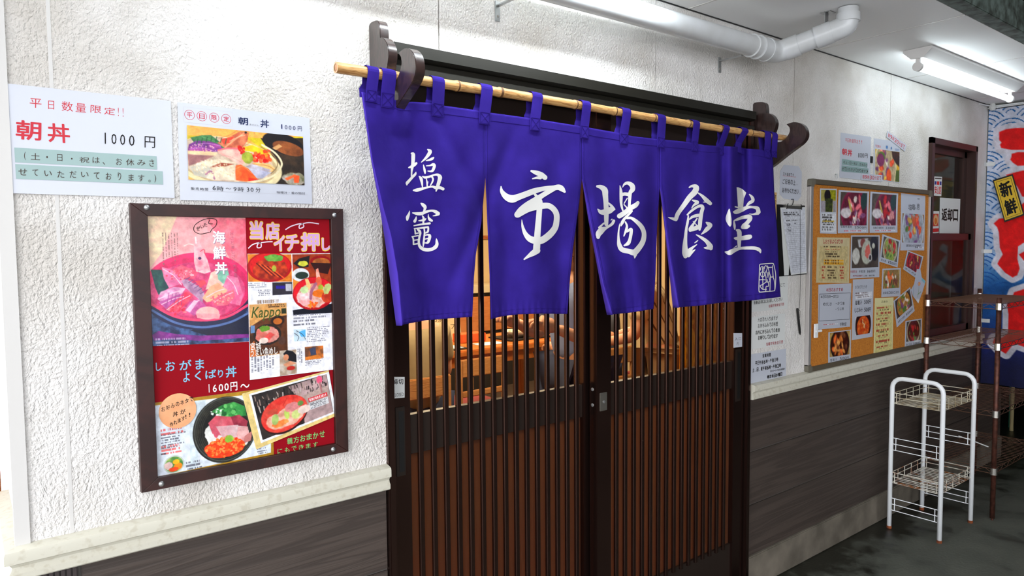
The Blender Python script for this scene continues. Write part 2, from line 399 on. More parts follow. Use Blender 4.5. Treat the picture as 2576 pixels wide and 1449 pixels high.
class Sheet:
    """a flat thing lying on the wall: real thickness, printed layers on its face"""
    def __init__(s, quad, m=M_PAPER, thick=0.0012, normal=Vector((0, -1, 0)), frame=None, curl=0.0):
        s.q = [Vector(p) for p in quad]; s.n = normal; s.mb = MB(); s.t = thick; s.k = 0; s.curl = curl
        s.w = ((s.q[1] - s.q[0]).length + (s.q[2] - s.q[3]).length) / 2; s.h = ((s.q[3] - s.q[0]).length + (s.q[2] - s.q[1]).length) / 2
        if m is not None:
            N = 8; vs = []; fs = []
            for j in range(N + 1):
                for i in range(N + 1): vs.append(s.P(i / N, j / N, 0))
            for j in range(N + 1):
                for i in range(N + 1): vs.append(s.P(i / N, j / N, -thick))
            K = (N + 1) ** 2; I = lambda i, j: j * (N + 1) + i
            for j in range(N):
                for i in range(N):
                    fs.append((I(i, j), I(i, j + 1), I(i + 1, j + 1), I(i + 1, j))); fs.append((K + I(i, j), K + I(i + 1, j), K + I(i + 1, j + 1), K + I(i, j + 1)))
            for i in range(N):
                for (a, b) in ((I(i, 0), I(i + 1, 0)), (I(i + 1, N), I(i, N)), (I(0, i + 1), I(0, i)), (I(N, i), I(N, i + 1))): fs.append((a, b, b + K, a + K))
            s.mb.add(vs, fs, m)
    def P(s, u, v, d=0.0):
        a = s.q[0].lerp(s.q[1], u); b = s.q[3].lerp(s.q[2], u); p = a.lerp(b, v)
        c = s.curl * ((2 * u - 1) ** 2 * 0.5 + (2 * v - 1) ** 2 * 0.5)
        return p + s.n * (d + c)
    def uv(s, px, py):
        """photo point -> u, v on the sheet"""
        y = s.q[0].y; p = W(px, py, y) if abs(s.n.y) > 0.5 else XP(px, py, s.q[0].x)
        e1 = s.q[1] - s.q[0]; e2 = s.q[3] - s.q[0]; d = p - s.q[0]
        a, b, c = e1.dot(e1), e1.dot(e2), e2.dot(e2); g, h = d.dot(e1), d.dot(e2); D = a * c - b * b
        return (g * c - h * b) / D, (h * a - g * b) / D
    def layer(s): s.k += 1; return 0.00004 * s.k + 0.00003
    def rect(s, u0, v0, u1, v1, m):
        d = s.layer(); N = 6; vs = []; fs = []
        for j in range(N + 1):
            for i in range(N + 1): vs.append(s.P(lerp(u0, u1, i / N), lerp(v0, v1, j / N), d))
        for j in range(N):
            for i in range(N): k = j * (N + 1) + i; fs.append((k, k + N + 1, k + N + 2, k + 1))
        s.mb.add(vs, fs, m); return s
    def poly(s, pts, m):
        d = s.layer(); s.mb.add([s.P(u, v, d) for u, v in pts], [tuple(range(len(pts)))], m); return s
    def ring(s, cu, cv, r, w, m, n=28, ry=None):
        d = s.layer(); vs = []; fs = []; asp = s.w / s.h
        for i in range(n):
            a = 2 * math.pi * i / n
            for rr in (r, r - w): vs.append(s.P(cu + rr * math.cos(a), cv + rr * math.sin(a) * asp, d))
        for i in range(n): j = (i + 1) % n; fs.append((2 * i, 2 * j, 2 * j + 1, 2 * i + 1))
        s.mb.add(vs, fs, m); return s
    def line(s, pts, w, m, smooth=True):
        """w in metres"""
        d = s.layer(); ribbon(s.mb, [s.P(u, v, d) for u, v in pts], w, s.n, m, smooth); return s
    def text(s, t, u0, v0, u1, v1, m=INK, rot=0.0, **k):
        d = s.layer()
        cu, cv = (u0 + u1) / 2, (v0 + v1) / 2; ww, hh = (u1 - u0) * s.w, (v1 - v0) * s.h; ca, sa = math.cos(rot), math.sin(rot)
        def fn(a, b):
            x = (a - 0.5) * ww; z = (b - 0.5) * hh; x, z = x * ca - z * sa, x * sa + z * ca
            return s.P(cu + x / s.w, cv - z / s.h, d)
        put_text(s.mb, t, fn, m, nrm=s.n, **k); return s
    def ptext(s, t, p0, p1, m=INK, **k):
        """text box given by the photo points of its top left and bottom right corners"""
        u0, v0 = s.uv(*p0); u1, v1 = s.uv(*p1); return s.text(t, u0, v0, u1, v1, m, **k)
    def paint(s, u0, v0, u1, v1, fn, nx, m=M_PRINT):
        asp = (v1 - v0) * s.h / ((u1 - u0) * s.w); ny = max(4, int(nx * asp)); c = Cv(nx, ny, asp); fn(c); d = s.layer()
        c.C += RNG.randn(*c.C.shape[:2])[..., None] * 3.0
        g_ = c.C.mean(2, keepdims=True); c.C = 255 * (np.clip(g_ + (c.C - g_) * 1.15, 0, 255) / 255) ** 1.22; s.k2 = getattr(s, 'k2', 0) + 1; n1 = vnoise(c.U, c.V * asp, 26, s.k2 + 7, 4) - 0.5; c.C *= (1 + 0.30 * n1)[..., None]
        vs = [s.P(lerp(u0, u1, i / nx), lerp(v0, v1, j / ny), d) for j in range(ny + 1) for i in range(nx + 1)]
        fs = [(j * (nx + 1) + i, (j + 1) * (nx + 1) + i, (j + 1) * (nx + 1) + i + 1, j * (nx + 1) + i + 1) for j in range(ny) for i in range(nx)]
        s.mb.add(vs, fs, m, cols=lin(np.clip(c.C, 0, 255)).reshape(-1, 3)); return s
    def build(s, name, label=None, cat=None, group=None, parent=None):
        o = s.mb.build(name, parent=parent, recalc=False); return tag(o, label, cat, group)
def catmull(pts, n=6):
    P = [np.array(p, float) for p in pts]
    if len(P) < 3: return [P[0] * (1 - i / n) + P[1] * i / n for i in range(n + 1)]
    P = [2 * P[0] - P[1]] + P + [2 * P[-1] - P[-2]]; out = []
    for i in range(1, len(P) - 2):
        for k in range(n):
            t = k / n; a, b, c, d = P[i - 1], P[i], P[i + 1], P[i + 2]
            out.append(0.5 * ((2 * b) + (-a + c) * t + (2 * a - 5 * b + 4 * c - d) * t * t + (-a + 3 * b - 3 * c + d) * t ** 3))
    out.append(P[-2]); return out
def ribbon(mb, pts, w, n, m, smooth=True):
    pts = [tuple(p) for p in pts]
    if smooth and len(pts) > 2: pts = catmull(pts, 5)
    pts = [Vector(p) for p in pts]; k = len(pts); vs = []
    ws = w if isinstance(w, list) else [w] * k
    for i, p in enumerate(pts):
        t = (pts[min(i + 1, k - 1)] - pts[max(i - 1, 0)]).normalized(); sd = t.cross(n).normalized() * ws[min(i, len(ws) - 1)] / 2
        vs += [p + sd, p - sd]
    mb.add(vs, [(2 * i, 2 * i + 1, 2 * i + 3, 2 * i + 2) for i in range(k - 1)], m)

# ================================================================== the setting
Z_C = 2.385                                   # soffit height
X_END = 5.69; DX0, DX1, DZ = 0.905, 2.62, 2.04; WX0, WX1, WZ0, WZ1 = 4.40, 5.065, 0.92, 2.10
SEAMS = [0.165, 1.094, 2.021, 2.952, 3.892, 4.812]
def wall_front():
    mb = MB(); g = 0.0022
    def panel(x0, x1, z0, z1):
        mb.box(x0 + g, x1 - g, 0.0, 0.02, z0, z1, STUCCO, 0.0012)
    cuts = [0.075] + SEAMS + [X_END]
    for a, b in zip(cuts[:-1], cuts[1:]):
        # vertical strips of the panel, cut round the door and the window
        xs = sorted({a, b} | {x for x in (DX0, DX1, WX0, WX1) if a < x < b})
        for i, (p, q) in enumerate(zip(xs[:-1], xs[1:])):
            mid = (p + q) / 2; z0, z1 = 0.88, Z_C; spans = [(z0, z1)]
            if DX0 < mid < DX1: spans = [(DZ, z1)]
            if WX0 < mid < WX1: spans = [(z0, WZ0), (WZ1, z1)]
            for (u, v) in spans:
                pp = p + (g if p in cuts else 0); qq = q - (g if q in cuts else 0)
                mb.box(pp, qq, 0.0, 0.02, u, v, STUCCO)
    # core of the wall behind the boards
    for (x0, x1, z0, z1) in ((0.075, DX0, 0.0, Z_C), (DX0, DX1, DZ, Z_C), (DX1, WX0, 0.0, Z_C), (WX0, WX1, 0.0, WZ0), (WX0, WX1, WZ1, Z_C), (WX1, X_END, 0, Z_C)):
        mb.box(x0, x1, 0.008, 0.12, z0 if z0 > 0.001 else 0.0, z1, mat('wall_core', (96, 92, 88), rough=0.9))
    # caulked joint on the left
    mb.box(0.165 - 0.0035, 0.165 + 0.0035, -0.0008, 0.01, 0.9, Z_C, M_TRIMWHITE)
    return struct(mb, 'wall_front')
WALL = wall_front()
mb = MB(); mb.box(0.075, 0.095, 0.02, 0.42, 0.0, Z_C, STUCCO); struct(mb, 'wall_left')
# corner bead
mb = MB(); mb.prism([(0.066, 0.012), (0.066, -0.006), (0.092, -0.006), (0.092, 0.0), (0.075, 0.0), (0.075, 0.012)], 'z', 0.9, Z_C, M_TRIMWHITE); struct(mb, 'trim_1')

def moulding(x0, x1, ret=False):
    mb = MB()
    prof = [(0.0, 0.905), (-0.012, 0.9045), (-0.027, 0.900), (-0.029, 0.894), (-0.029, 0.876), (-0.020, 0.872), (-0.016, 0.865), (-0.018, 0.858), (-0.022, 0.853), (-0.022, 0.841), (-0.019, 0.838), (0.004, 0.838)]
    n = len(prof)
    vs = []
    if ret: vs += [(x0 + y, 0.42, z) for y, z in prof]
    vs += [(x0 + (y if ret else 0), y, z) for y, z in prof] + [(x1, y, z) for y, z in prof]
    k = len(vs) // n; fs = []
    for a in range(k - 1):
        for i in range(n): j = (i + 1) % n; fs.append((a * n + i, a * n + j, (a + 1) * n + j, (a + 1) * n + i))
    fs += [tuple(range(n)), tuple(range((k - 1) * n, k * n))]
    mb.add(vs, fs, M_MOULD); return mb
struct(moulding(0.075, DX0 - 0.002, True), 'trim_2', auto=35)
struct(moulding(DX1 + 0.012, 5.25), 'trim_3', auto=35)

def wainscot(x0, x1, z0, z1, cuts):
    mb = MB(); zs = [z0] + cuts + [z1]
    for a, b in zip(zs[:-1], zs[1:]): mb.box(x0, x1, 0.0, 0.007, a + 0.0025, b - 0.0025, M_SIDING, 0.0018)
    return mb
mb = wainscot(0.178, DX0 - 0.003, 0.0, 0.838, [0.145, 0.375, 0.607])
M_RIB = mat('dark_ribbed_trim', (58, 49, 49), rough=0.5)
for k in range(9): mb.box(0.078 + k * 0.0105, 0.085 + k * 0.0105, -0.006, 0.004, 0.0, 0.838, M_RIB)
mb.box(0.077, 0.172, 0.0, 0.007, 0.0, 0.838, M_RIB)
struct(mb, 'wall_front_lower')
struct(wainscot(DX1 + 0.004, X_END, 0.145, 0.838, [0.372, 0.606]), 'wall_front_lower_right')
mb = MB(); mb.box(DX1 + 0.004, X_END, -0.012, 0.006, 0.0, 0.147, M_CONC, 0.004); struct(mb, 'baseboard_front')

# soffit with its joints, and the steel edge beam
mb = MB()
cs = [-3.0, -1.5, -0.59, 0.34, 1.27, 2.20, 3.13, 4.06, 4.99, 5.92, 6.85]
for a, b in zip(cs[:-1], cs[1:]): mb.box(a + 0.003, b - 0.003, -0.61, 0.02, Z_C, Z_C + 0.03, M_CEIL)
for c in cs[1:-1]: mb.box(c - 0.004, c + 0.004, -0.61, 0.0, Z_C - 0.0012, Z_C + 0.01, M_TRIMWHITE)
mb.box(-3, 6.85, -0.61, 0.0, Z_C + 0.03, Z_C + 0.06, M_CEIL)
mb.box(-3, 6.85, -0.006, 0.001, Z_C - 0.003, Z_C + 0.001, M_BLACK)
struct(mb, 'ceiling')
mb = MB(); mb.box(-3, 12, -0.672, -0.612, Z_C - 0.001, Z_C + 0.13, mat('weathered_beam', (104, 118, 112), rough=0.7, mottle=(22, 0.25, (58, 64, 58)), bump=(40, 0.3, 5, 0.004)), 0.003)
struct(mb, 'trim_4')
M_ROOF = mat('dark_roof', (44, 38, 30), rough=0.9)
mb = MB(); mb.box(-1.4, 13, -7, 4.2, 3.5, 3.6, M_ROOF)
for x in range(0, 13): mb.box(x - 0.05, x + 0.05, -7, 0.3, 3.3, 3.5, M_ROOF)
struct(mb, 'ceiling_passage')
mb = MB(); mb.box(2.4, 13, -6.2, -6.0, 0, 3.5, mat('blocker_dark', (58, 53, 48), rough=0.9)); struct(mb, 'wall_back_blocker')  # unseen opposite wall, added dark to keep skylight off the right side
mb = MB(); mb.box(12.8, 13, -6.2, 4, 0, 3.5, mat('end_wall', (34, 30, 24), rough=0.95, mottle=(2, 0.4, (18, 16, 12)))); struct(mb, 'wall_right')
mb = MB(); mb.box(5.69, 5.75, 0.12, 4.0, 0, 3.4, mat('side_wall', (60, 54, 48), rough=0.9)); mb.box(5.69, 12.8, 4.0, 4.1, 0, 3.4, MATS['side_wall']); struct(mb, 'wall_alley')

# ground: worn concrete, damp near the plinth
def ground_mat():
    m = mat('worn_ground', (78, 80, 72), rough=0.7); nt, b, L = nodes_of(m)
    tc = nt.nodes.new('ShaderNodeTexCoord')
    n = nt.nodes.new('ShaderNodeTexNoise'); n.inputs['Scale'].default_value = 4.5; n.inputs['Detail'].default_value = 9; n.inputs['Roughness'].default_value = 0.62
    L(tc.outputs['Object'], n.inputs['Vector'])
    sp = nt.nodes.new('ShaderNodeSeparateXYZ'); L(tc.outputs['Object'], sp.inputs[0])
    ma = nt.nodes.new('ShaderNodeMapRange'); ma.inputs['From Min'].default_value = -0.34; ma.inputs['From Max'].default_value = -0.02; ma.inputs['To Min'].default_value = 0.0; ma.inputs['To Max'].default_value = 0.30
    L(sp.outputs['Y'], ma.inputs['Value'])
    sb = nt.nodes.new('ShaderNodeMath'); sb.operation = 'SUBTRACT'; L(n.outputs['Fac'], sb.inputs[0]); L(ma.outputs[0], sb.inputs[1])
    r = nt.nodes.new('ShaderNodeValToRGB'); e = r.color_ramp.elements
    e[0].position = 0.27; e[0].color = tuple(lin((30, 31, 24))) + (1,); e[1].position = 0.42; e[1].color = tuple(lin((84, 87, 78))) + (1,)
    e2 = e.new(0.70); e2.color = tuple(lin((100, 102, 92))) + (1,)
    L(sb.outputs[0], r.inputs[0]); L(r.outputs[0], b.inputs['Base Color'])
    n2 = nt.nodes.new('ShaderNodeTexNoise'); n2.inputs['Scale'].default_value = 70; n2.inputs['Detail'].default_value = 6; L(tc.outputs['Object'], n2.inputs['Vector'])
    bp = nt.nodes.new('ShaderNodeBump'); bp.inputs['Strength'].default_value = 0.35; bp.inputs['Distance'].default_value = 0.004; L(n2.outputs['Fac'], bp.inputs['Height']); L(bp.outputs[0], b.inputs['Normal'])
    r2 = nt.nodes.new('ShaderNodeMapRange'); r2.inputs['From Min'].default_value = 0.3; r2.inputs['From Max'].default_value = 0.5; r2.inputs['To Min'].default_value = 0.35; r2.inputs['To Max'].default_value = 0.8
    L(sb.outputs[0], r2.inputs['Value']); L(r2.outputs[0], b.inputs['Roughness'])
    return m
mb = MB(); mb.box(-8, 13, -9, 0.1, -0.1, 0.0, ground_mat()); mb.box(5.69, 13, 0.1, 4.1, -0.1, 0.0, MATS['worn_ground'])
o = mb.build('floor', origin=(0, 0, 0)); tag(o, kind='structure')
mb = MB(); pv = mat('bounce_paving', (146, 144, 138), rough=0.8, mottle=(3, 0.4, (132, 130, 124))); mb.box(-8, 1.4, -9, -0.35, 0.0, 0.006, pv); mb.box(1.4, 9, -9, -2.3, 0.0, 0.006, pv)  # unseen pale ground, added to bounce light up to the soffit
struct(mb, 'floor_bounce')

# ------------------------------------------------------------------ door frame and header
def door_frame():
    root = empty('door_frame', (DX0, 0, 0), 'dark bronze frame round the slatted entrance doors with a deep ribbed header', 'door frame')
    for (a, b, nm) in ((DX0 - 0.001, 0.926, 'jamb'), (2.597, DX1 + 0.003, 'jamb')):
        mb = MB(); mb.box(a, b, -0.015, 0.115, 0.0, DZ, M_BRONZE2, 0.003); mb.build(nm, root)
    mb = MB()
    prof = [(-0.035, 2.043), (-0.035, 2.012), (-0.02, 2.006), (-0.006, 2.006), (-0.006, 1.990), (-0.02, 1.988), (-0.028, 1.984), (-0.028, 1.964), (0.0, 1.96), (0.115, 1.96), (0.115, 2.043)]
    mb.prism(prof, 'x', 0.932, 2.606, M_HEADER); mb.build('header', root)
    mb = MB(); mb.box(0.926, 2.597, -0.01, 0.115, 0.0, 0.012, M_BRONZE); mb.build('sill', root)
    return root
FRAME = door_frame()

def pane_mat(nm='window_pane', ior=1.45, ro=0.02):
    m = bpy.data.materials.new(nm); m.use_nodes = True; nt = m.node_tree; nt.nodes.clear()
    o = nt.nodes.new('ShaderNodeOutputMaterial'); mx = nt.nodes.new('ShaderNodeMixShader'); t = nt.nodes.new('ShaderNodeBsdfTransparent'); g = nt.nodes.new('ShaderNodeBsdfGlossy'); f = nt.nodes.new('ShaderNodeFresnel')
    g.inputs['Roughness'].default_value = ro; f.inputs['IOR'].default_value = ior; t.inputs[0].default_value = (0.93, 0.95, 0.94, 1)
    ge = nt.nodes.new('ShaderNodeNewGeometry'); iv = nt.nodes.new('ShaderNodeMath'); iv.operation = 'SUBTRACT'; iv.inputs[0].default_value = 1.0; ml = nt.nodes.new('ShaderNodeMath'); ml.operation = 'MULTIPLY'
    nt.links.new(ge.outputs['Backfacing'], iv.inputs[1]); nt.links.new(iv.outputs[0], ml.inputs[0]); nt.links.new(f.outputs[0], ml.inputs[1])   # reflect once, on the outer face
    nt.links.new(ml.outputs[0], mx.inputs[0]); nt.links.new(t.outputs[0], mx.inputs[1]); nt.links.new(g.outputs[0], mx.inputs[2]); nt.links.new(mx.outputs[0], o.inputs[0])
    return m
M_PANE = pane_mat(); M_PANE2 = pane_mat('dusty_pane', 1.18, 0.07)
def frosted_mat():
    m = bpy.data.materials.new('frosted_film'); m.use_nodes = True; nt = m.node_tree; nt.nodes.clear()
    o = nt.nodes.new('ShaderNodeOutputMaterial'); mx = nt.nodes.new('ShaderNodeMixShader'); t = nt.nodes.new('ShaderNodeBsdfTranslucent'); d = nt.nodes.new('ShaderNodeBsdfDiffuse')
    r = nt.nodes.new('ShaderNodeBsdfRefraction'); r.inputs['Roughness'].default_value = 0.55; r.inputs['IOR'].default_value = 1.03; r.inputs[0].default_value = tuple(lin((162, 134, 112))) + (1,)
    m2 = nt.nodes.new('ShaderNodeMixShader'); m2.inputs[0].default_value = 0.5
    t.inputs[0].default_value = tuple(lin((156, 122, 96))) + (1,); d.inputs[0].default_value = tuple(lin((84, 62, 50))) + (1,); mx.inputs[0].default_value = 0.35
    nt.links.new(t.outputs[0], m2.inputs[1]); nt.links.new(r.outputs[0], m2.inputs[2])
    nt.links.new(m2.outputs[0], mx.inputs[1]); nt.links.new(d.outputs[0], mx.inputs[2]); nt.links.new(mx.outputs[0], o.inputs[0])
    return m
M_FROST = frosted_mat()

def door_leaf(n, x0, x1, yf, sl, sr, slats):
    """sl, sr: inner edges of the stiles; yf: face of the leaf"""
    root = empty('door_%d' % n, (x0, yf, 0), kind='structure')
    tag(root, 'left sliding door of dark slats, half behind the other leaf' if n == 1 else 'right sliding door of dark slats with a small lock plate', 'sliding door')
    for a, b in ((x0, sl), (sr, x1)):
        mb = MB(); mb.box(a, b, yf, yf + 0.036, 0.02, 1.962, M_BRONZE2, 0.002); mb.build('stile', root)
    for nm, z0, z1 in (('bottom_rail', 0.02, 0.235), ('middle_rail', 0.899, 1.014), ('top_rail', 1.82, 1.962)):
        mb = MB(); mb.box(sl, sr, yf + 0.010, yf + 0.032, z0, z1, M_BRONZE); mb.build(nm, root)
    for x in slats:
        mb = MB(); mb.prism([(x, yf + 0.010), (x, yf + 0.0020), (x + 0.0020, yf), (x + 0.0145, yf), (x + 0.016, yf + 0.0015), (x + 0.016, yf + 0.010)], 'z', 0.225, 1.83, M_BRONZE2); mb.build('slat', root)
    mb = MB(); mb.box(sl, sr, yf + 0.020, yf + 0.023, 1.014, 1.82, M_PANE); mb.build('glass_pane', root)
    mb = MB(); mb.box(sl, sr, yf + 0.020, yf + 0.0205, 0.235, 0.899, M_FROST); mb.build('frosted_pane', root)
    return root
YL = 0.045
D1 = door_leaf(1, 0.932, 1.76, YL, 1.008, 1.70, [1.0345 + 0.04475 * i for i in range(15)])
D2 = door_leaf(2, 1.717, 2.592, 0.0, 1.79, 2.519, [1.813 + 0.0459 * i for i in range(15)])
# left handle recess, lock plate, right handle, screws
def recess(root, x0, x1, z0, z1, yf, m=M_BLACK):
    mb = MB(); mb.box(x0, x1, yf - 0.003, yf + 0.001, z0, z1, M_STEEL if m is None else M_BRONZE, 0.001)
    mb.box(x0 + (x1 - x0) * 0.3, x1 - (x1 - x0) * 0.15, yf - 0.0035, yf - 0.002, z0 + 0.012, z1 - 0.012, M_BLACK)
    return mb.build('door_handle', root)
recess(D1, 0.958, 0.988, 0.845, 1.045, YL)
recess(D2, 2.531, 2.566, 0.842, 1.062, 0.0)
p = rect_quad((1508, 989), (1526, 1031), 0.0)
mb = MB(); mb.box(p[0].x, p[1].x, -0.0035, 0.001, p[3].z, p[0].z, mat('lock_metal', (120, 116, 108), rough=0.4, metal=0.7), 0.0015)
mb.lathe(((p[0].x + p[1].x) / 2, -0.0035, (p[0].z + p[3].z) / 2), [(0.005, 0), (0.005, -0.003), (0.002, -0.0035)], M_STEEL, ax='y', n=12); mb.build('lock_plate', D2)
for z in (1.0, 0.945):
    mb = MB(); mb.lathe((1.7172, 0.02, z), [(0.0065, 0), (0.006, -0.002), (0.002, -0.003)], M_STEEL, ax='x', n=12); mb.build('bolt', D2)

# ------------------------------------------------------------------ window with its two sashes
def window():
    root = empty('window_1', (WX0, 0, WZ0), 'brown framed window at the far end, a white sheet behind its upper pane', 'window', kind='structure')
    M_BR = mat('window_brown', (58, 36, 32), rough=0.35, metal=0.2)
    mb = MB()
    a, b, c, d = WX0 - 0.02, WX1, WZ0, WZ1; t = 0.03
    mb.box(a, a + t + 0.01, -0.02, 0.1, c, d, M_BR, 0.002); mb.box(b - t, b, -0.02, 0.1, c, d, M_BR, 0.002); mb.box(a, b, -0.02, 0.1, d - 0.035, d, M_BR, 0.002); mb.box(a, b, -0.02, 0.1, c, c + t, M_BR, 0.002)
    mb.build('window_frame', root)
    def sash(z0, z1, y):
        mb = MB(); w = 0.04
        x0, x1 = a + 0.04, b - 0.03
        mb.box(x0, x0 + w, y, y + 0.03, z0, z1, M_BR, 0.002); mb.box(x1 - w, x1, y, y + 0.03, z0, z1, M_BR, 0.002)
        mb.box(x0, x1, y, y + 0.03, z1 - w, z1, M_BR, 0.002); mb.box(x0, x1, y, y + 0.03, z0, z0 + w, M_BR, 0.002)
        s_ = mb.build('sash', root)
        mb = MB(); mb.box(x0 + w, x1 - w, y + 0.012, y + 0.0125, z0 + w, z1 - w, M_PANE2); mb.build('glass', s_)
    sash(1.51, 2.068, 0.030); sash(0.95, 1.555, -0.004)
    return root
WIN = window()
# shallow dim serving room behind the window
mb = MB(); g = mat('kitchen_grey', (92, 88, 80), rough=0.9)
mb.box(4.25, 5.5, 0.75, 0.8, 0, 2.4, g); mb.box(4.2, 4.25, 0.12, 0.8, 0, 2.4, g); mb.box(5.5, 5.55, 0.12, 0.8, 0, 2.4, g); mb.box(4.25, 5.5, 0.12, 0.8, 2.35, 2.4, g); mb.box(4.25, 5.5, 0.12, 0.8, 0.0, 0.05, g)
struct(mb, 'wall_kitchen')

# ------------------------------------------------------------------ fluorescent fittings
M_TUBE = mat('lit_tube', (255, 255, 255), emit=((236, 250, 255), TUBE_POWER))
M_FIX = mat('fitting_enamel', (216, 214, 212), rough=0.35)
def fitting(x0, x1, y, label, m=None):
    root = empty('fluorescent_fitting', (x0, y, Z_C), label, 'ceiling light', 'fluorescent fittings under the soffit')
    mb = MB(); h = 0.045; w1, w2 = 0.062, 0.026; zt = Z_C - 0.0015
    prof = [(y - w1, zt), (y - w1, zt - 0.010), (y - w2, zt - h), (y + w2, zt - h), (y + w1, zt - 0.010), (y + w1, zt)]
    mb.prism(prof, 'x', x0, x1, M_FIX); mb.build('housing', root)
    zt2 = zt - h - 0.036
    for xx, s_ in ((x0 + 0.004, 1), (x1 - 0.004, -1)):
        mb = MB(); mb.box(min(xx + s_ * 0.003, xx + s_ * 0.019), max(xx + s_ * 0.003, xx + s_ * 0.019), y - 0.009, y + 0.009, zt2 + 0.015, zt - h, M_FIX, 0.002)
        mb.lathe((xx, y, zt2), [(0.021, 0), (0.021, s_ * 0.018), (0.017, s_ * 0.022)], M_FIX, ax='x', n=20); mb.build('lamp_holder', root, auto=40)
    mb = MB(); mb.tube([(x0 + 0.022, y, zt2), (x1 - 0.022, y, zt2)], 0.0155, m or M_TUBE, n=14); mb.build('tube', root, smooth=True)
    return root
fitting(3.47, 4.70, -0.297, 'white fluorescent fitting at the right, its tube lit, near the far window')
fitting(0.60, 1.845, -0.297, 'white fluorescent fitting above the entrance, only its lamp end showing at the top edge', mat('bright_tube', (255, 255, 255), emit=((240, 250, 255), TUBE_POWER * 4.8)))

# ------------------------------------------------------------------ drain pipe
def drain():
    root = empty('drain_pipe', (1.2, -0.14, 2.27), 'white plastic drain pipe running under the soffit above the doorway', 'pipe')
    r = 0.038; y = -0.142
    def zc(x): return 2.2465 + (x - 1.4) * 0.006
    mb = MB(); mb.tube([(0.2, y, zc(0.2)), (2.45, y, zc(2.45))], r, M_PVC, n=32); mb.build('long_run', root, auto=40)
    # far bend, then towards the passage and up through the soffit
    e = Vector((2.545, y, zc(2.545)))
    mb = MB(); mb.tube([(2.44, y, zc(2.44)), (2.50, y, zc(2.5))], r + 0.004, M_PVC, n=32)
    top = Vector((2.668, -0.378, Z_C)); elb = Vector((2.668, -0.378, 2.315))
    c1 = [e + Vector((-0.05, 0, 0)), e, e + Vector((0.03, -0.012, 0.003)), e + Vector((0.05, -0.04, 0.012))]
    mb.tube(catmull([tuple(p) for p in c1], 6), r + 0.003, M_PVC, n=32)
    mb.tube([(2.497, y, zc(2.5)), (2.507, y, zc(2.5))], r + 0.007, M_PVC, n=32); mb.tube([(2.44, y, zc(2.44)), (2.448, y, zc(2.44))], r + 0.007, M_PVC, n=32); mb.build('bend', root, auto=40)
    s0 = e + Vector((0.045, -0.03, 0.008)); s1 = elb + Vector((-0.02, 0.05, -0.012))
    mb = MB(); mb.tube([s0, s1], r, M_PVC, n=32); d = (s1 - s0).normalized()
    mb.tube([s0, s0 + d * 0.05], r + 0.004, M_PVC, n=32)
    mb.tube([s1 - d * 0.06, s1], r + 0.004, M_PVC, n=32); mb.build('cross_run', root, auto=40)
    mb = MB(); mb.tube(catmull([tuple(s1 - d * 0.02), tuple(s1 + d * 0.015), tuple(elb + Vector((-0.002, 0.008, 0.005))), tuple(elb + Vector((0, 0, 0.04)))], 7), r + 0.002, M_PVC, n=32)
    mb.tube([elb + Vector((0, 0, 0.03)), top + Vector((0, 0, -0.004))], r - 0.001, M_PVC, n=32)
    mb.tube([elb + Vector((0, 0, 0.015)), elb + Vector((0, 0, 0.045))], r + 0.005, M_PVC, n=32); mb.build('elbow', root, auto=40)
    for x in (1.30, 2.40):                                  # wall brackets with a ring round the pipe
        mb = MB(); z = zc(x)
        ring = [(x, y + (r + 0.0025) * math.cos(a), z + (r + 0.0025) * math.sin(a)) for a in [2 * math.pi * i / 26 for i in range(26)]]
        mb.tube(ring, 0.0035, M_PVC, n=6, closed=True)
        mb.box(x - 0.006, x + 0.006, y + r, -0.004, z - 0.031, z - 0.027, M_STEEL)
        mb.box(x - 0.009, x + 0.009, -0.004, 0.0, z - 0.075, z - 0.015, M_STEEL, 0.001); mb.lathe((x, -0.004, z - 0.06), [(0.004, 0), (0.003, -0.003)], M_CHROME, ax='y', n=10)
        mb.build('wall_bracket', root)
    hx, hy = 2.655, -0.300
    mb = MB(); mb.box(hx - 0.012, hx + 0.012, hy - 0.002, hy + 0.002, 2.32, Z_C, M_STEEL); mb.box(hx - 0.012, hx + 0.035, hy - 0.02, hy + 0.02, Z_C - 0.003, Z_C - 0.0005, M_STEEL)
    for z in (2.345, 2.33): mb.lathe((hx, hy - 0.002, z), [(0.005, 0), (0.004, -0.003)], M_CHROME, ax='y', n=10)
    mb.build('hanger', root)
    return root
drain()

# ================================================================== brackets, pole, shop curtain
BR_PROF = [(0.0, 2.080), (-0.003, 2.085), (-0.014, 2.088), (-0.043, 2.085), (-0.056, 2.076), (-0.061, 2.058), (-0.062, 2.038), (-0.078, 2.032), (-0.094, 2.018), (-0.104, 1.998), (-0.104, 1.978), (-0.097, 1.958), (-0.091, 1.942),
           (-0.092, 1.926), (-0.103, 1.915), (-0.128, 1.9125), (-0.147, 1.920), (-0.160, 1.934), (-0.168, 1.950), (-0.166, 1.965), (-0.153, 1.979), (-0.182, 1.983), (-0.208, 1.976), (-0.228, 1.960), (-0.237, 1.938), (-0.236, 1.916),
           (-0.222, 1.897), (-0.195, 1.880), (-0.150, 1.854), (-0.096, 1.820), (-0.04, 1.792), (0.0, 1.775)]
def bracket(x, label):
    pr = []
    for seg in (BR_PROF[:6], BR_PROF[6:20], BR_PROF[20:]): pr += [tuple(q[:2]) for q in catmull(seg, 3)]      # keep the three crisp cusps of the carving
    mb = MB(); mb.prism(pr, 'x', x, x + 0.026, M_DARKWOOD, bev=0.0016)
    o = mb.build('curtain_bracket', auto=40); return tag(o, label, 'bracket', 'carved brackets holding the bamboo pole')
bracket(0.8765, 'carved dark wooden bracket holding the left end of the bamboo pole')
bracket(2.634, 'carved dark wooden bracket holding the right end of the bamboo pole')

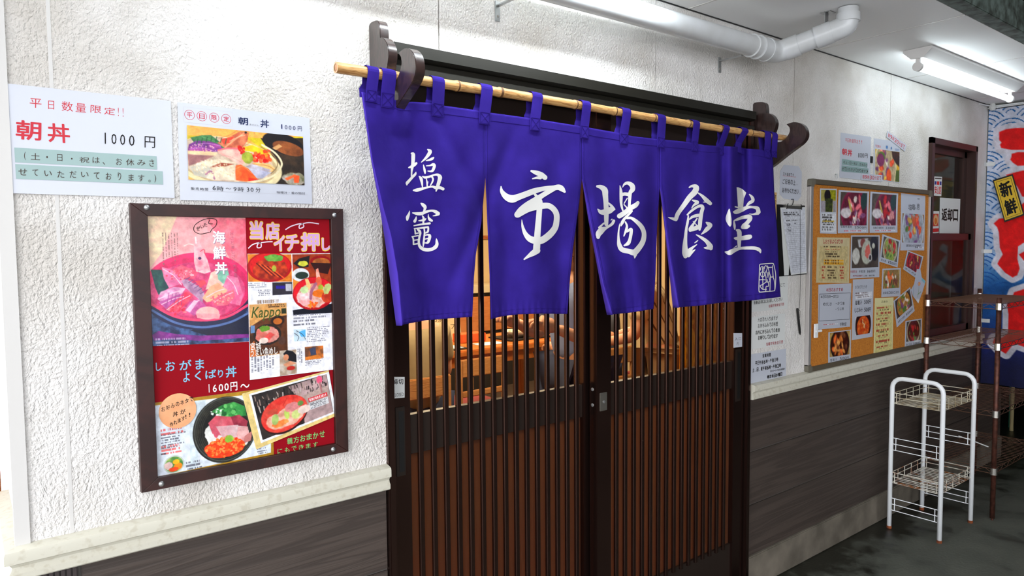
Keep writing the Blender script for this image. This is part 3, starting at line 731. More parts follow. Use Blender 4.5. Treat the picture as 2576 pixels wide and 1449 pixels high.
PY, PZ = -0.130, 1.927
def bamboo():
    root = empty('bamboo_pole', (0.722, PY, PZ), 'light bamboo pole carrying the purple curtain, its cut hollow end showing left', 'pole')
    nodes = [1.045 + 0.0, 1.207, 1.315, 1.55, 1.72, 1.92, 2.13, 2.33, 2.50]
    nodes = [W(px, py, PY).x for px, py in ((1150, 217), (1258, 236), (1256 + 0, 236), (1447, 268), (1546, 284), (1642, 300), (1730, 315), (1812, 330), (1888, 342))]
    nodes = sorted(set(round(n, 3) for n in nodes if n))
    xs = sorted(set([0.722, 2.672] + [n + d for n in nodes for d in (-0.012, -0.004, 0.0, 0.004, 0.012)]))
    mb = MB(); pts = []; rs = []
    for x in xs:
        dn = min(abs(x - n) for n in nodes)
        pts.append((x, PY + 0.0015 * math.sin(x * 9), PZ + 0.002 * math.sin(x * 5 + 1))); rs.append((0.0132 - (x - 0.7) * 0.0009) + (0.0016 if dn < 0.006 else 0.0))
    mb.tube(pts, rs, M_BAMBOO, n=18, cap=False)
    mb.tube([(0.7225, pts[0][1], pts[0][2]), (0.745, pts[1][1], pts[0][2])], 0.0098, mat('bamboo_inside', (214, 160, 122), rough=0.8), n=18)
    vs = []; fs = []
    for i in range(18):
        a = 2 * math.pi * i / 18
        for r in (0.0132, 0.0096): vs.append((0.7218, pts[0][1] + r * math.cos(a), pts[0][2] + r * math.sin(a)))
    fs = [(2 * i, 2 * ((i + 1) % 18), 2 * ((i + 1) % 18) + 1, 2 * i + 1) for i in range(18)]
    mb.add(vs, fs, mat('bamboo_cut', (226, 190, 150), rough=0.8)); mb.build('stem', root, smooth=True)
    for n in nodes:
        mb = MB(); p = (n, PY + 0.0015 * math.sin(n * 9), PZ + 0.002 * math.sin(n * 5 + 1)); r = 0.0132 - (n - 0.7) * 0.0009 + 0.0019
        mb.tube([(n - 0.0026, p[1], p[2]), (n + 0.0022, p[1], p[2])], r, M_NODE, n=18, cap=False); mb.build('node_ring', root, smooth=True)
    return root
bamboo()

# ---- cloth. Outlines measured in the photograph, then laid out on the real hanging surface.
def interp(x, tab):
    return float(np.interp(x, [t[0] for t in tab], [t[1] for t in tab]))
HEM = [(914, 232), (950, 240), (988, 248), (1005, 257), (1040, 256), (1078, 258.5), (1111, 265), (1197, 277), (1230, 283), (1326, 296), (1450, 315.5), (1558, 334.6), (1590, 342.6), (1647, 349), (1730, 357), (1772, 365), (1803, 367), (1858, 369.6), (1877, 374), (1915, 376), (1946, 388)]
# panel: left edge (y -> x), right edge, bottom (x -> y)
PANELS = [
    dict(L=[(232, 913), (262, 917), (404, 937.5), (520, 964), (592, 984), (691, 1001), (819, 1012)], R=[(277, 1221), (444, 1221), (560, 1211), (640, 1197), (700, 1192), (800, 1188)], B=[(1012, 817), (1070, 806), (1130, 801), (1188, 797)], F=[(232, 909), (262, 913), (404, 934), (520, 955), (600, 968), (691, 980), (819, 997)]),
    dict(L=[(283, 1221), (444, 1221), (560, 1226), (700, 1232), (805, 1235)], R=[(315, 1464), (447, 1464), (520, 1456), (620, 1442), (700, 1434), (790, 1427)], B=[(1235, 803), (1262, 796), (1300, 791), (1360, 789), (1427, 790)], F=None),
    dict(L=[(315, 1464), (449, 1464), (458, 1467), (554, 1486), (632, 1502), (713, 1518), (792, 1541)], R=[(349, 1660), (467, 1660), (574, 1653), (690, 1649), (779, 1644)], B=[(1540, 791), (1590, 786), (1644, 777)], F=[(449, 1463.5), (551, 1480), (652, 1499), (720, 1512), (792, 1527)]),
    dict(L=[(349, 1660), (468, 1660), (491, 1665), (565, 1674.5), (648, 1686), (774, 1708)], R=[(388, 1944), (483, 1947.7), (593, 1956), (698, 1960), (747, 1964)], B=[(1708, 773), (1760, 769), (1814, 761.5), (1890, 756), (1964, 747)], F=[(468, 1659.5), (554, 1670), (654, 1681), (774, 1693)]),
]
def hemz(px): return interp(px, HEM)
def down(px, py):
    """0 at the upper hem, 1 at the bottom"""
    return min(1.0, max(0.0, (py - hemz(px)) / max(60.0, 805 - 0.055 * (px - 1000) - hemz(px))))
def sag(px, c, w): return math.exp(-((px - c) / w) ** 2)
def fy(px, py):
    """depth of the cloth, in metres, in front of the wall"""
    t = down(px, py); y = -0.138
    # loose fold from the first loops: the left edge stands out, the cloth sinks back to its right
    y += 0.050 * t ** 0.7 * sag(px, lerp(1000, 1085, t), 44) - 0.022 * t * sag(px, lerp(917, 1012, t), 26) - 0.012 * sag(px, 1010, 26) * math.sin(min(1, t * 6) * math.pi)
    y += 0.014 * sag(px, lerp(1030, 1090, t), 26) * math.sin(min(1.0, t * 3.2) * math.pi) - 0.010 * t * sag(px, 1165, 30)
    y += 0.012 * t * sag(px, 1268, 20) - 0.012 * t * sag(px, lerp(1330, 1345, t), 36) + 0.012 * t * sag(px, 1408, 20)
    y += 0.036 * t * sag(px, lerp(1500, 1578, t), 24) - 0.020 * t * sag(px, lerp(1467, 1541, t), 18) + 0.022 * t * sag(px, 1646, 16)
    y += 0.036 * t * sag(px, lerp(1692, 1738, t), 22) - 0.020 * t * sag(px, lerp(1662, 1708, t), 16) - 0.014 * sag(px, 1778, 24) * (0.4 + 0.6 * t)
    y += 0.030 * (0.5 + 0.5 * t) * sag(px, 1816, 9) - 0.016 * sag(px, 1840, 12) + (1 - t) ** 1.5 * (0.040 * sag(px, 1868, 12)) + 0.020 * t * sag(px, 1876, 18) - 0.012 * t * sag(px, 1925, 24)
    y += 0.010 * (1 - t) * t * 4 * (sag(px - (py - 330) * 0.5, 1120, 22) + sag(px + (py - 330) * 0.4, 1290, 20) + sag(px - (py - 360) * 0.4, 1500, 20) - sag(px, 1600, 22))
    # little pleats along both hems
    y += 0.0016 * math.sin(px * 0.42) * max(0, t - 0.93) / 0.07
    y += 0.0022 * math.sin(px * 0.055 + py * 0.03) * math.sin(t * 3.1)
    return y
def CP(px, py, d=0.0):
    y = fy(px, py) - d; return W(px, py, y)

NOREN = empty('shop_curtain', (1.6, PY, 1.85), 'purple split shop curtain with white brush lettering hanging on the bamboo pole', 'curtain')
PO = []
for pi, p in enumerate(PANELS):
    mb = MB(); NX, NY = (90 if pi in (0, 3) else 64), 90; vs = []
    bl, br = p['L'][-1], p['R'][-1]
    for j in range(NY + 1):
        t = j / NY
        for i in range(NX + 1):
            s = i / NX
            # iterate: boundary x depends on y
            ybot = None; xb = lerp(p['B'][0][0], p['B'][-1][0], s); ybot = interp(xb, p['B'])
            x_top = lerp(interp(hemz(p['L'][0][1]) , p['L']), p['R'][0][1], s); ytop = hemz(x_top)
            y = lerp(ytop, ybot, t); xl, xr = interp(y, p['L']), interp(y, p['R']); x = lerp(xl, xr, s)
            if t == 0: y = hemz(x)
            vs.append(tuple(CP(x, y)))
    fs = [(j * (NX + 1) + i, (j + 1) * (NX + 1) + i, (j + 1) * (NX + 1) + i + 1, j * (NX + 1) + i + 1) for j in range(NY) for i in range(NX)]
    mb.add(vs, fs, M_CLOTH)
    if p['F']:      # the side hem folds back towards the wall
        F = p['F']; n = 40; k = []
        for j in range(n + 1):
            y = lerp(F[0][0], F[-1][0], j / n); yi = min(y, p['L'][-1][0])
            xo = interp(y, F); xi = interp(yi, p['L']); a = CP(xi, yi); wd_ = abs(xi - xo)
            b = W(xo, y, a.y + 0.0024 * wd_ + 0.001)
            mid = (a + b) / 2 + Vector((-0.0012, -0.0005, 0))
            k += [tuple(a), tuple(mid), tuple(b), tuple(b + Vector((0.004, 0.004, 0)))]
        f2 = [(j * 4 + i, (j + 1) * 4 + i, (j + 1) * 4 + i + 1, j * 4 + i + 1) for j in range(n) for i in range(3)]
        mb.add(k, f2, mat('indigo_cotton_lit_hem', (72, 52, 164), rough=0.9, spec=0.12))  # lighter violet paints in the light caught by the folded hem
    # stitched seams: upper hem, lower hem, slit edges (raised threads)
    def seam(pts, w=0.0008, m=M_CLOTHHEM, d=0.0009):
        ribbon(mb, [tuple(CP(x, y, d)) for x, y in pts], w, Vector((0, -1, 0)), m, smooth=False)
    def along(f, a, b, n=24): return [f(lerp(a, b, i / n)) for i in range(n + 1)]
    xa, xz = p['L'][0][1], p['R'][0][1]
    seam(along(lambda x: (x, hemz(x) + 21 - 0.005 * (x - 1000)), xa + 4, xz - 2))
    seam(along(lambda x: (x, interp(x, p['B']) - 13), p['B'][0][0] + 3, p['B'][-1][0] - 2))
    seam(along(lambda y: (interp(y, p['R']) - 5, y), p['R'][0][0] + 8, p['R'][-1][0] - 6))
    if pi: seam(along(lambda y: (interp(y, p['L']) + 5, y), p['L'][0][0] + 8, p['L'][-1][0] - 6))
    o = mb.build('curtain_panel', NOREN, smooth=True, recalc=False)
    so = o.modifiers.new('thickness', 'SOLIDIFY'); so.thickness = 0.0007; so.offset = 0
    PO.append(o)

# loops over the pole: x centre on the pole, half width, patch centre, patch top, patch bottom (photo measures)
LOOPS = [(929, 14, 929, 229, 259), (969, 17, 970, 236, 273), (1093, 15, 1096, 262, 295), (1215, 14, 1213, 284, 315), (1343, 12.5, 1340, 298, 331), (1467, 10.5, 1464, 318, 350), (1569, 10.3, 1563, 338, 364), (1658, 9.7, 1656, 347, 373), (1746, 8, 1741, 357, 382), (1823, 7, 1815, 367, 390), (1870, 7.5, 1863, 371, 393), (1928, 7.5, 1924, 377, 398), (1946, 6.5, 1941, 381, 397)]
for k, (cx, hw, pcx, pt, pb) in enumerate(LOOPS):
    mb = MB(); R = 0.0158; xc = W(cx, 0, PY).x; n0 = W(cx, interp(cx, [(840, 169), (1975, 352)]), PY)
    w = (W(cx + hw, 300, PY).x - W(cx - hw, 300, PY).x); cz = PZ + 0.002 * math.sin(xc * 5 + 1)
    low = W(pcx, pb, PY); up = W(pcx, pt, PY); yc = fy(pcx, pb)
    path = []
    path.append((low.x, yc - 0.0035, low.z)); path.append((lerp(low.x, up.x, 0.5), fy(pcx, (pt + pb) / 2) - 0.0035, (low.z + up.z) / 2)); path.append((up.x, fy(pcx, pt) - 0.0035, up.z))
    path.append(((up.x + xc) / 2, (fy(pcx, pt) - 0.0035 + PY - R) / 2, lerp(up.z, cz, 0.5)))
    for a in range(180, -30, -20):
        an = math.radians(a); path.append((xc, PY + R * math.cos(an), cz + R * math.sin(an)))
    path.append((xc - 0.004, PY + R * 0.6, lerp(cz, up.z, 0.6))); path.append((up.x - 0.010, PY + 0.004, up.z + 0.004)); path.append((up.x - 0.010, PY + 0.002, lerp(up.z, low.z, 0.6)))
    vs = []; fs = []; C5 = [path[0]] + path[1:]
    for q in C5:
        for i in range(5): s = i / 4 - 0.5; vs.append((q[0] + s * w, q[1] - 0.0008 * math.cos(s * 3.1) , q[2] + s * w * -0.02))
    fs = [(j * 5 + i, (j + 1) * 5 + i, (j + 1) * 5 + i + 1, j * 5 + i + 1) for j in range(len(C5) - 1) for i in range(4)]
    mb.add(vs, fs, M_CLOTH)
    # stitched box and cross on the patch
    a, b = low, up; e = 0.0045
    def Q(u, v): return (lerp(low.x, up.x, v) + (u - 0.5) * (w - 0.006), lerp(yc, fy(pcx, pt), v) - 0.0052, lerp(low.z + 0.003, up.z - 0.001, v))
    for pts in ([(0, 0), (1, 0), (1, 1), (0, 1), (0, 0)], [(0, 0), (1, 1)], [(1, 0), (0, 1)]): ribbon(mb, [Q(*q) for q in pts], 0.0010, Vector((0, -1, 0)), M_CLOTHHEM, smooth=False)
    o = mb.build('hanging_loop', NOREN, recalc=False); so = o.modifiers.new('thickness', 'SOLIDIFY'); so.thickness = 0.0012; so.offset = 0

# ---- white brush lettering: strokes as (x, y, width), in each character's own frame
def stroke_char(ox, oy, s, strokes, polys=(), parent=None, name='brush_lettering'):
    mb = MB()
    for si, st in enumerate(strokes):
        lift = 0.0016 + 0.00002 * si
        q = catmull(st, 7) if len(st) > 2 else catmull(st, 10)
        L, Rr, Cc = [], [], []
        for i, p in enumerate(q):
            a = q[max(i - 1, 0)]; b = q[min(i + 1, len(q) - 1)]; dx, dy = b[0] - a[0], b[1] - a[1]; n = math.hypot(dx, dy) or 1
            h = max(p[2], 6) / 2; nx, ny = -dy / n * h, dx / n * h
            L.append((p[0] + nx, p[1] + ny)); Rr.append((p[0] - nx, p[1] - ny)); Cc.append((p[0], p[1]))
        vs = []; fs = []; K = 5
        for i in range(len(q)):
            for j in range(K):
                t = j / (K - 1); x = lerp(L[i][0], Rr[i][0], t); y = lerp(L[i][1], Rr[i][1], t); vs.append(tuple(CP(ox + x / s, oy + y / s, lift)))
        fs = [(i * K + j, i * K + j + 1, (i + 1) * K + j + 1, (i + 1) * K + j) for i in range(len(q) - 1) for j in range(K - 1)]
        # rounded brush ends
        for e, sg in ((0, -1), (len(q) - 1, 1)):
            h = max(q[e][2], 6) / 2
            if h < 12: continue
            a = q[max(e - 1, 0)]; b = q[min(e + 1, len(q) - 1)]; ang = math.atan2(b[1] - a[1], b[0] - a[0]) + (math.pi if sg < 0 else 0)
            k0 = len(vs); vs.append(tuple(CP(ox + q[e][0] / s, oy + q[e][1] / s, lift)))
            for m_ in range(9):
                aa = ang - math.pi / 2 + math.pi * m_ / 8; vs.append(tuple(CP(ox + (q[e][0] + math.cos(aa) * h * (1 if 0 < m_ < 8 else 1)) / s, oy + (q[e][1] + math.sin(aa) * h) / s, lift)))
            fs += [(k0, k0 + 1 + m_, k0 + 2 + m_) for m_ in range(8)]
        mb.add(vs, fs, M_DYE)
    for pl in polys:
        mb.add([tuple(CP(ox + x / s, oy + y / s, 0.0016)) for x, y in pl], [tuple(range(len(pl)))], M_DYE)
    return mb.build(name, parent, recalc=False)

stroke_char(1010, 365, 11.15, [
    [(285, 235, 55), (325, 255, 100), (328, 340, 105), (322, 480, 95), (305, 600, 82), (285, 750, 48), (282, 880, 44)],
    [(205, 630, 36), (255, 612, 66), (350, 565, 80), (415, 510, 66)],
    [(408, 745, 12), (385, 815, 66), (300, 905, 72), (210, 1005, 80), (158, 1065, 84), (150, 1115, 36)],
    [(738, 125, 40), (795, 165, 100), (785, 225, 105), (715, 325, 80), (640, 405, 55), (552, 485, 18)],
    [(690, 437, 24), (780, 415, 58), (860, 382, 72), (898, 352, 44)],
    [(612, 545, 14), (635, 640, 52), (655, 740, 62), (662, 808, 22)],
    [(698, 582, 24), (800, 572, 40), (885, 545, 82), (922, 575, 82), (905, 650, 80), (870, 715, 74), (815, 735, 50), (728, 725, 20)],
    [(485, 865, 18), (545, 935, 84), (572, 1050, 66), (590, 1185, 26)],
    [(592, 880, 34), (665, 908, 66), (800, 880, 62), (930, 835, 54), (1020, 835, 76), (1078, 900, 118), (1060, 1000, 104), (1015, 1150, 92), (970, 1290, 34)],
    [(692, 925, 20), (712, 1020, 38), (722, 1155, 38)], [(750, 1015, 12), (735, 1085, 22)],
    [(850, 885, 50), (885, 955, 52), (858, 1050, 46), (808, 1130, 26)],
    [(338, 1270, 44), (430, 1262, 96), (560, 1230, 80), (700, 1192, 56), (860, 1165, 56), (960, 1195, 84), (1080, 1195, 86), (1165, 1230, 84)]], parent=PO[0])
stroke_char(1010, 500, 10.345, [
    [(510, 120, 34), (560, 160, 88), (612, 215, 86), (600, 285, 58), (575, 345, 46)],
    [(292, 368, 30), (400, 388, 76), (520, 385, 84), (650, 338, 66), (780, 310, 56), (880, 335, 84), (955, 385, 92)],
    [(960, 400, 70), (890, 432, 44), (812, 448, 16)],
    [(212, 310, 12), (192, 400, 56), (158, 480, 84), (150, 545, 56)],
    [(385, 460, 16), (372, 525, 56), (345, 585, 76)],
    [(545, 445, 30), (575, 505, 56), (570, 590, 52), (565, 670, 36)],
    [(448, 572, 24), (520, 565, 46), (600, 545, 54), (632, 522, 30)],
    [(697, 400, 12), (702, 480, 42), (738, 540, 76), (790, 572, 56)],
    [(325, 700, 28), (450, 678, 42), (600, 656, 50), (735, 640, 56)],
    [(332, 775, 26), (450, 768, 42), (600, 748, 50), (690, 735, 46)],
    [(342, 775, 30), (356, 850, 40), (362, 915, 36)], [(355, 908, 34), (440, 890, 34)], [(410, 800, 26), (445, 850, 26)],
    [(425, 800, 28), (472, 835, 56), (490, 900, 56), (465, 1000, 54), (450, 1130, 60), (478, 1240, 76), (560, 1308, 86), (680, 1330, 90), (800, 1308, 86), (888, 1250, 96), (922, 1180, 84), (915, 1090, 56), (905, 1030, 10)],
    [(278, 985, 34), (308, 1050, 42), (312, 1185, 40)], [(290, 985, 34), (430, 960, 32)], [(320, 1080, 28), (440, 1065, 32)], [(320, 1185, 36), (440, 1165, 36)],
    [(590, 785, 36), (600, 880, 42), (585, 1050, 46), (575, 1150, 50), (565, 1245, 24)],
    [(690, 740, 56), (698, 790, 46), (680, 860, 54), (622, 892, 26)],
    [(612, 950, 26), (690, 935, 46), (735, 965, 76), (720, 1060, 76), (682, 1140, 60), (612, 1150, 26)], [(612, 1050, 26), (690, 1030, 36)]], parent=PO[0])
stroke_char(1250, 420, 6.039, [
    [(525, 62, 32), (590, 85, 64), (670, 115, 76), (730, 160, 74)], [(535, 180, 14), (600, 165, 34), (660, 160, 56)],
    [(62, 290, 12), (75, 370, 56), (140, 450, 96), (230, 485, 116), (330, 455, 96), (450, 410, 90), (560, 368, 86), (660, 340, 72), (760, 322, 66), (860, 318, 74), (940, 308, 84), (990, 335, 80), (1028, 375, 38)],
    [(870, 330, 64), (760, 390, 74), (680, 440, 76), (560, 520, 96), (460, 590, 112), (370, 660, 106), (310, 725, 92)],
    [(575, 412, 34), (620, 470, 56), (650, 530, 86), (642, 700, 84), (625, 900, 90), (612, 1080, 96), (606, 1200, 106), (600, 1270, 104)],
    [(612, 1270, 96), (545, 1312, 84), (480, 1355, 50), (408, 1408, 18)],
    [(320, 735, 70), (470, 640, 96), (600, 600, 106), (700, 590, 92), (790, 592, 86), (862, 642, 86), (905, 720, 86), (905, 830, 88), (880, 930, 94), (800, 1030, 104), (690, 1110, 104), (600, 1122, 104), (500, 1090, 94), (430, 1010, 64), (390, 900, 36), (378, 800, 8)]], parent=PO[1])
stroke_char(1490, 450, 6.9, [
    [(88, 130, 44), (150, 142, 76), (215, 195, 104), (226, 285, 96), (236, 400, 86), (243, 550, 84), (243, 700, 76), (243, 790, 64)],
    [(90, 520, 12), (150, 575, 76), (240, 570, 104), (330, 535, 100), (380, 528, 40)], [(278, 412, 18), (330, 468, 46), (375, 515, 36)],
    [(372, 730, 50), (340, 785, 48), (250, 845, 46), (170, 885, 104), (112, 950, 104), (102, 1010, 64)], [(200, 770, 28), (120, 845, 36)], [(320, 720, 12), (348, 695, 20)],
    [(478, 112, 10), (495, 200, 46), (500, 300, 56), (500, 420, 46), (515, 500, 36), (530, 550, 26)],
    [(522, 150, 10), (560, 90, 38), (620, 72, 58), (688, 115, 86), (700, 180, 84), (660, 235, 66), (650, 330, 56), (645, 430, 46), (640, 500, 56)],
    [(520, 270, 56), (570, 262, 58), (640, 272, 64)],
    [(610, 330, 18), (550, 430, 18)], [(545, 440, 18), (600, 500, 24)],
    [(790, 415, 60), (750, 458, 80), (660, 510, 84), (560, 590, 84), (470, 645, 84)],
    [(680, 560, 46), (640, 610, 38), (560, 690, 46), (520, 760, 54), (495, 822, 16)],
    [(600, 680, 38), (680, 682, 48), (780, 752, 68), (860, 842, 78), (898, 950, 78), (880, 1080, 88), (810, 1195, 98), (730, 1275, 106), (640, 1258, 88), (520, 1228, 86), (470, 1150, 76), (455, 1050, 46), (455, 930, 30), (470, 820, 20), (480, 770, 8)],
    [(752, 1270, 86), (742, 1330, 54), (735, 1380, 10)],
    [(575, 748, 26), (600, 812, 38), (590, 880, 46), (560, 960, 28), (545, 1000, 16)], [(600, 920, 26), (650, 882, 48), (676, 882, 54), (670, 960, 56), (650, 1060, 56), (620, 1120, 64), (545, 1162, 22)]], parent=PO[2])
stroke_char(1675, 455, 7.07, [
    [(408, 120, 22), (470, 92, 48), (540, 115, 96), (512, 200, 104), (420, 295, 94), (330, 420, 84), (260, 515, 76), (210, 590, 76), (182, 670, 72)], [(40, 648, 8), (120, 672, 46), (180, 690, 56)],
    [(560, 205, 16), (640, 262, 46), (720, 342, 76), (790, 402, 64)], [(660, 378, 12), (720, 375, 28)],
    [(475, 345, 26), (540, 368, 56), (560, 388, 56), (500, 430, 36), (455, 490, 12)],
    [(382, 602, 26), (460, 530, 42), (560, 462, 46), (630, 445, 56), (655, 480, 64), (635, 560, 66), (615, 680, 72), (605, 800, 66), (600, 868, 38)],
    [(415, 690, 18), (470, 642, 46), (560, 615, 56), (620, 602, 36)],
    [(400, 612, 22), (390, 720, 42), (365, 850, 46), (350, 1000, 60), (340, 1150, 86), (345, 1280, 110), (348, 1340, 76)],
    [(560, 662, 22), (500, 750, 36), (440, 850, 66), (436, 880, 50)], [(430, 880, 50), (500, 852, 76), (600, 812, 76)], [(480, 715, 12), (550, 790, 18)],
    [(345, 1310, 96), (400, 1262, 92), (470, 1190, 46), (555, 1130, 12)], [(400, 1315, 90), (460, 1270, 50), (525, 1220, 12)], [(508, 1105, 10), (545, 1080, 22), (576, 1052, 8)],
    [(710, 735, 16), (768, 772, 76), (800, 795, 56), (740, 850, 76), (680, 910, 46), (625, 955, 10)],
    [(535, 955, 12), (620, 1002, 46), (720, 1072, 66), (788, 1160, 92), (800, 1200, 70)], [(675, 1190, 12), (740, 1192, 56), (800, 1195, 56)]], parent=PO[3])
stroke_char(1815, 465, 7.627, [
    [(530, 178, 18), (590, 242, 56), (598, 305, 66), (530, 352, 56), (470, 410, 20)],
    [(222, 518, 18), (275, 520, 84), (380, 482, 84), (500, 432, 60), (600, 428, 46), (688, 452, 74), (708, 520, 84)], [(700, 545, 60), (600, 565, 28), (530, 552, 8)],
    [(150, 460, 16), (140, 560, 76), (136, 660, 110), (160, 760, 66), (165, 800, 16)],
    [(235, 690, 18), (300, 665, 46), (420, 622, 64), (530, 612, 84), (548, 652, 84), (490, 730, 76), (430, 790, 92)], [(410, 812, 76), (480, 800, 94), (520, 792, 56)], [(238, 690, 22), (250, 780, 46), (255, 860, 22)],
    [(295, 870, 40), (332, 895, 90), (345, 960, 84), (340, 1080, 74), (340, 1190, 56)],
    [(238, 1020, 18), (290, 1030, 64), (400, 1022, 84), (520, 1002, 92), (548, 995, 80)],
    [(60, 1285, 16), (150, 1302, 92), (230, 1262, 84), (350, 1220, 56), (500, 1212, 60), (650, 1217, 66), (728, 1252, 66), (752, 1310, 18)], [(235, 1205, 8), (300, 1170, 22)], [(265, 420, 24), (330, 440, 30)]],
    polys=[[(290, 45), (325, 48), (318, 440), (305, 250)], [(325, 48), (400, 80), (475, 150), (450, 215), (430, 260), (415, 440), (318, 440)]], parent=PO[3])
stroke_char(1900, 655, 16.1, [
    [(200, 155, 34), (420, 138, 34), (690, 122, 36), (748, 180, 36), (790, 350, 34), (828, 600, 32), (822, 900, 32), (795, 1180, 34), (735, 1238, 34), (450, 1262, 34), (200, 1282, 34), (150, 1225, 34), (152, 900, 34), (163, 500, 34), (172, 210, 34), (200, 155, 34)],
    [(520, 288, 34), (700, 278, 34)], [(695, 215, 30), (718, 600, 38), (730, 650, 36)], [(720, 680, 40), (765, 800, 34), (790, 1000, 32), (788, 1190, 32)],
    [(500, 220, 28), (535, 350, 30), (580, 540, 36), (612, 650, 36), (603, 900, 36), (592, 1220, 36)], [(620, 680, 38), (725, 668, 36)],
    [(180, 790, 34), (300, 782, 34), (400, 790, 34)], [(292, 290, 28), (302, 700, 34), (310, 1150, 34)], [(215, 400, 26), (222, 290, 28), (300, 245, 28), (345, 340, 28), (350, 440, 26)],
    [(300, 460, 30), (222, 500, 30), (218, 600, 30), (290, 668, 32), (370, 620, 30), (370, 510, 30), (300, 460, 30)],
    [(370, 330, 30), (385, 240, 32), (440, 220, 32), (485, 300, 32), (450, 420, 30), (400, 520, 32), (430, 700, 32), (445, 860, 32)], [(435, 430, 30), (490, 560, 30), (480, 700, 28)], [(520, 480, 26), (545, 650, 28), (585, 820, 28), (530, 880, 32), (430, 880, 34), (330, 960, 34), (200, 1020, 34)],
    [(200, 1060, 32), (300, 1170, 34), (460, 1170, 32)], [(530, 890, 32), (535, 1040, 32), (450, 1050, 32), (430, 1110, 32), (425, 1240, 32)], [(480, 770, 26), (500, 850, 26)]], parent=PO[3], name='seal_mark')

# ================================================================== picture helper: drawing in the coordinates of a measured detail
class PM:
    def __init__(s, c, sh, ox, oy, sc, box=(0, 0, 1, 1), mid=None):
        s.c, s.sh, s.o, s.b = c, sh, (ox, oy, sc), box
        m = mid or (lambda: None); a = s.m(*(mid or (400, 400))); b = s.m((mid or (400, 400))[0] + 100, (mid or (400, 400))[1]); d = s.m((mid or (400, 400))[0], (mid or (400, 400))[1] + 100)
        s.kx = abs(b[0] - a[0]) / 100; s.ky = abs(d[1] - a[1]) / 100 * c.a
    def m(s, x, y):
        ox, oy, sc = s.o; u, v = s.sh.uv(ox + x / sc, oy + y / sc); b = s.b
        return (u - b[0]) / (b[2] - b[0]), (v - b[1]) / (b[3] - b[1])
    def E(s, x, y, rx, ry, col, **k): u, v = s.m(x, y); s.c.ell(u, v, rx * s.kx, ry * s.ky, col, **k); return s
    def P(s, pts, col, **k): s.c.poly([s.m(*p) for p in pts], col, **k); return s
    def L(s, pts, w, col, **k): s.c.line([s.m(*p) for p in (catmull(pts, 4) if len(pts) > 2 else pts)], w * (s.kx + s.ky) / 2, col, **k); return s
    def S(s, x, y, rx, ry, n, r, cols, seed=1): u, v = s.m(x, y); s.c.specks(u, v, rx * s.kx, ry * s.ky, n, r * s.kx, cols, seed); return s
    def T(s, x0, y0, x1, y1, rows, col, **k): a = s.m(x0, y0); b = s.m(x1, y1); s.c.smalltext(a[0], a[1], b[0], b[1], rows, col, **k); return s

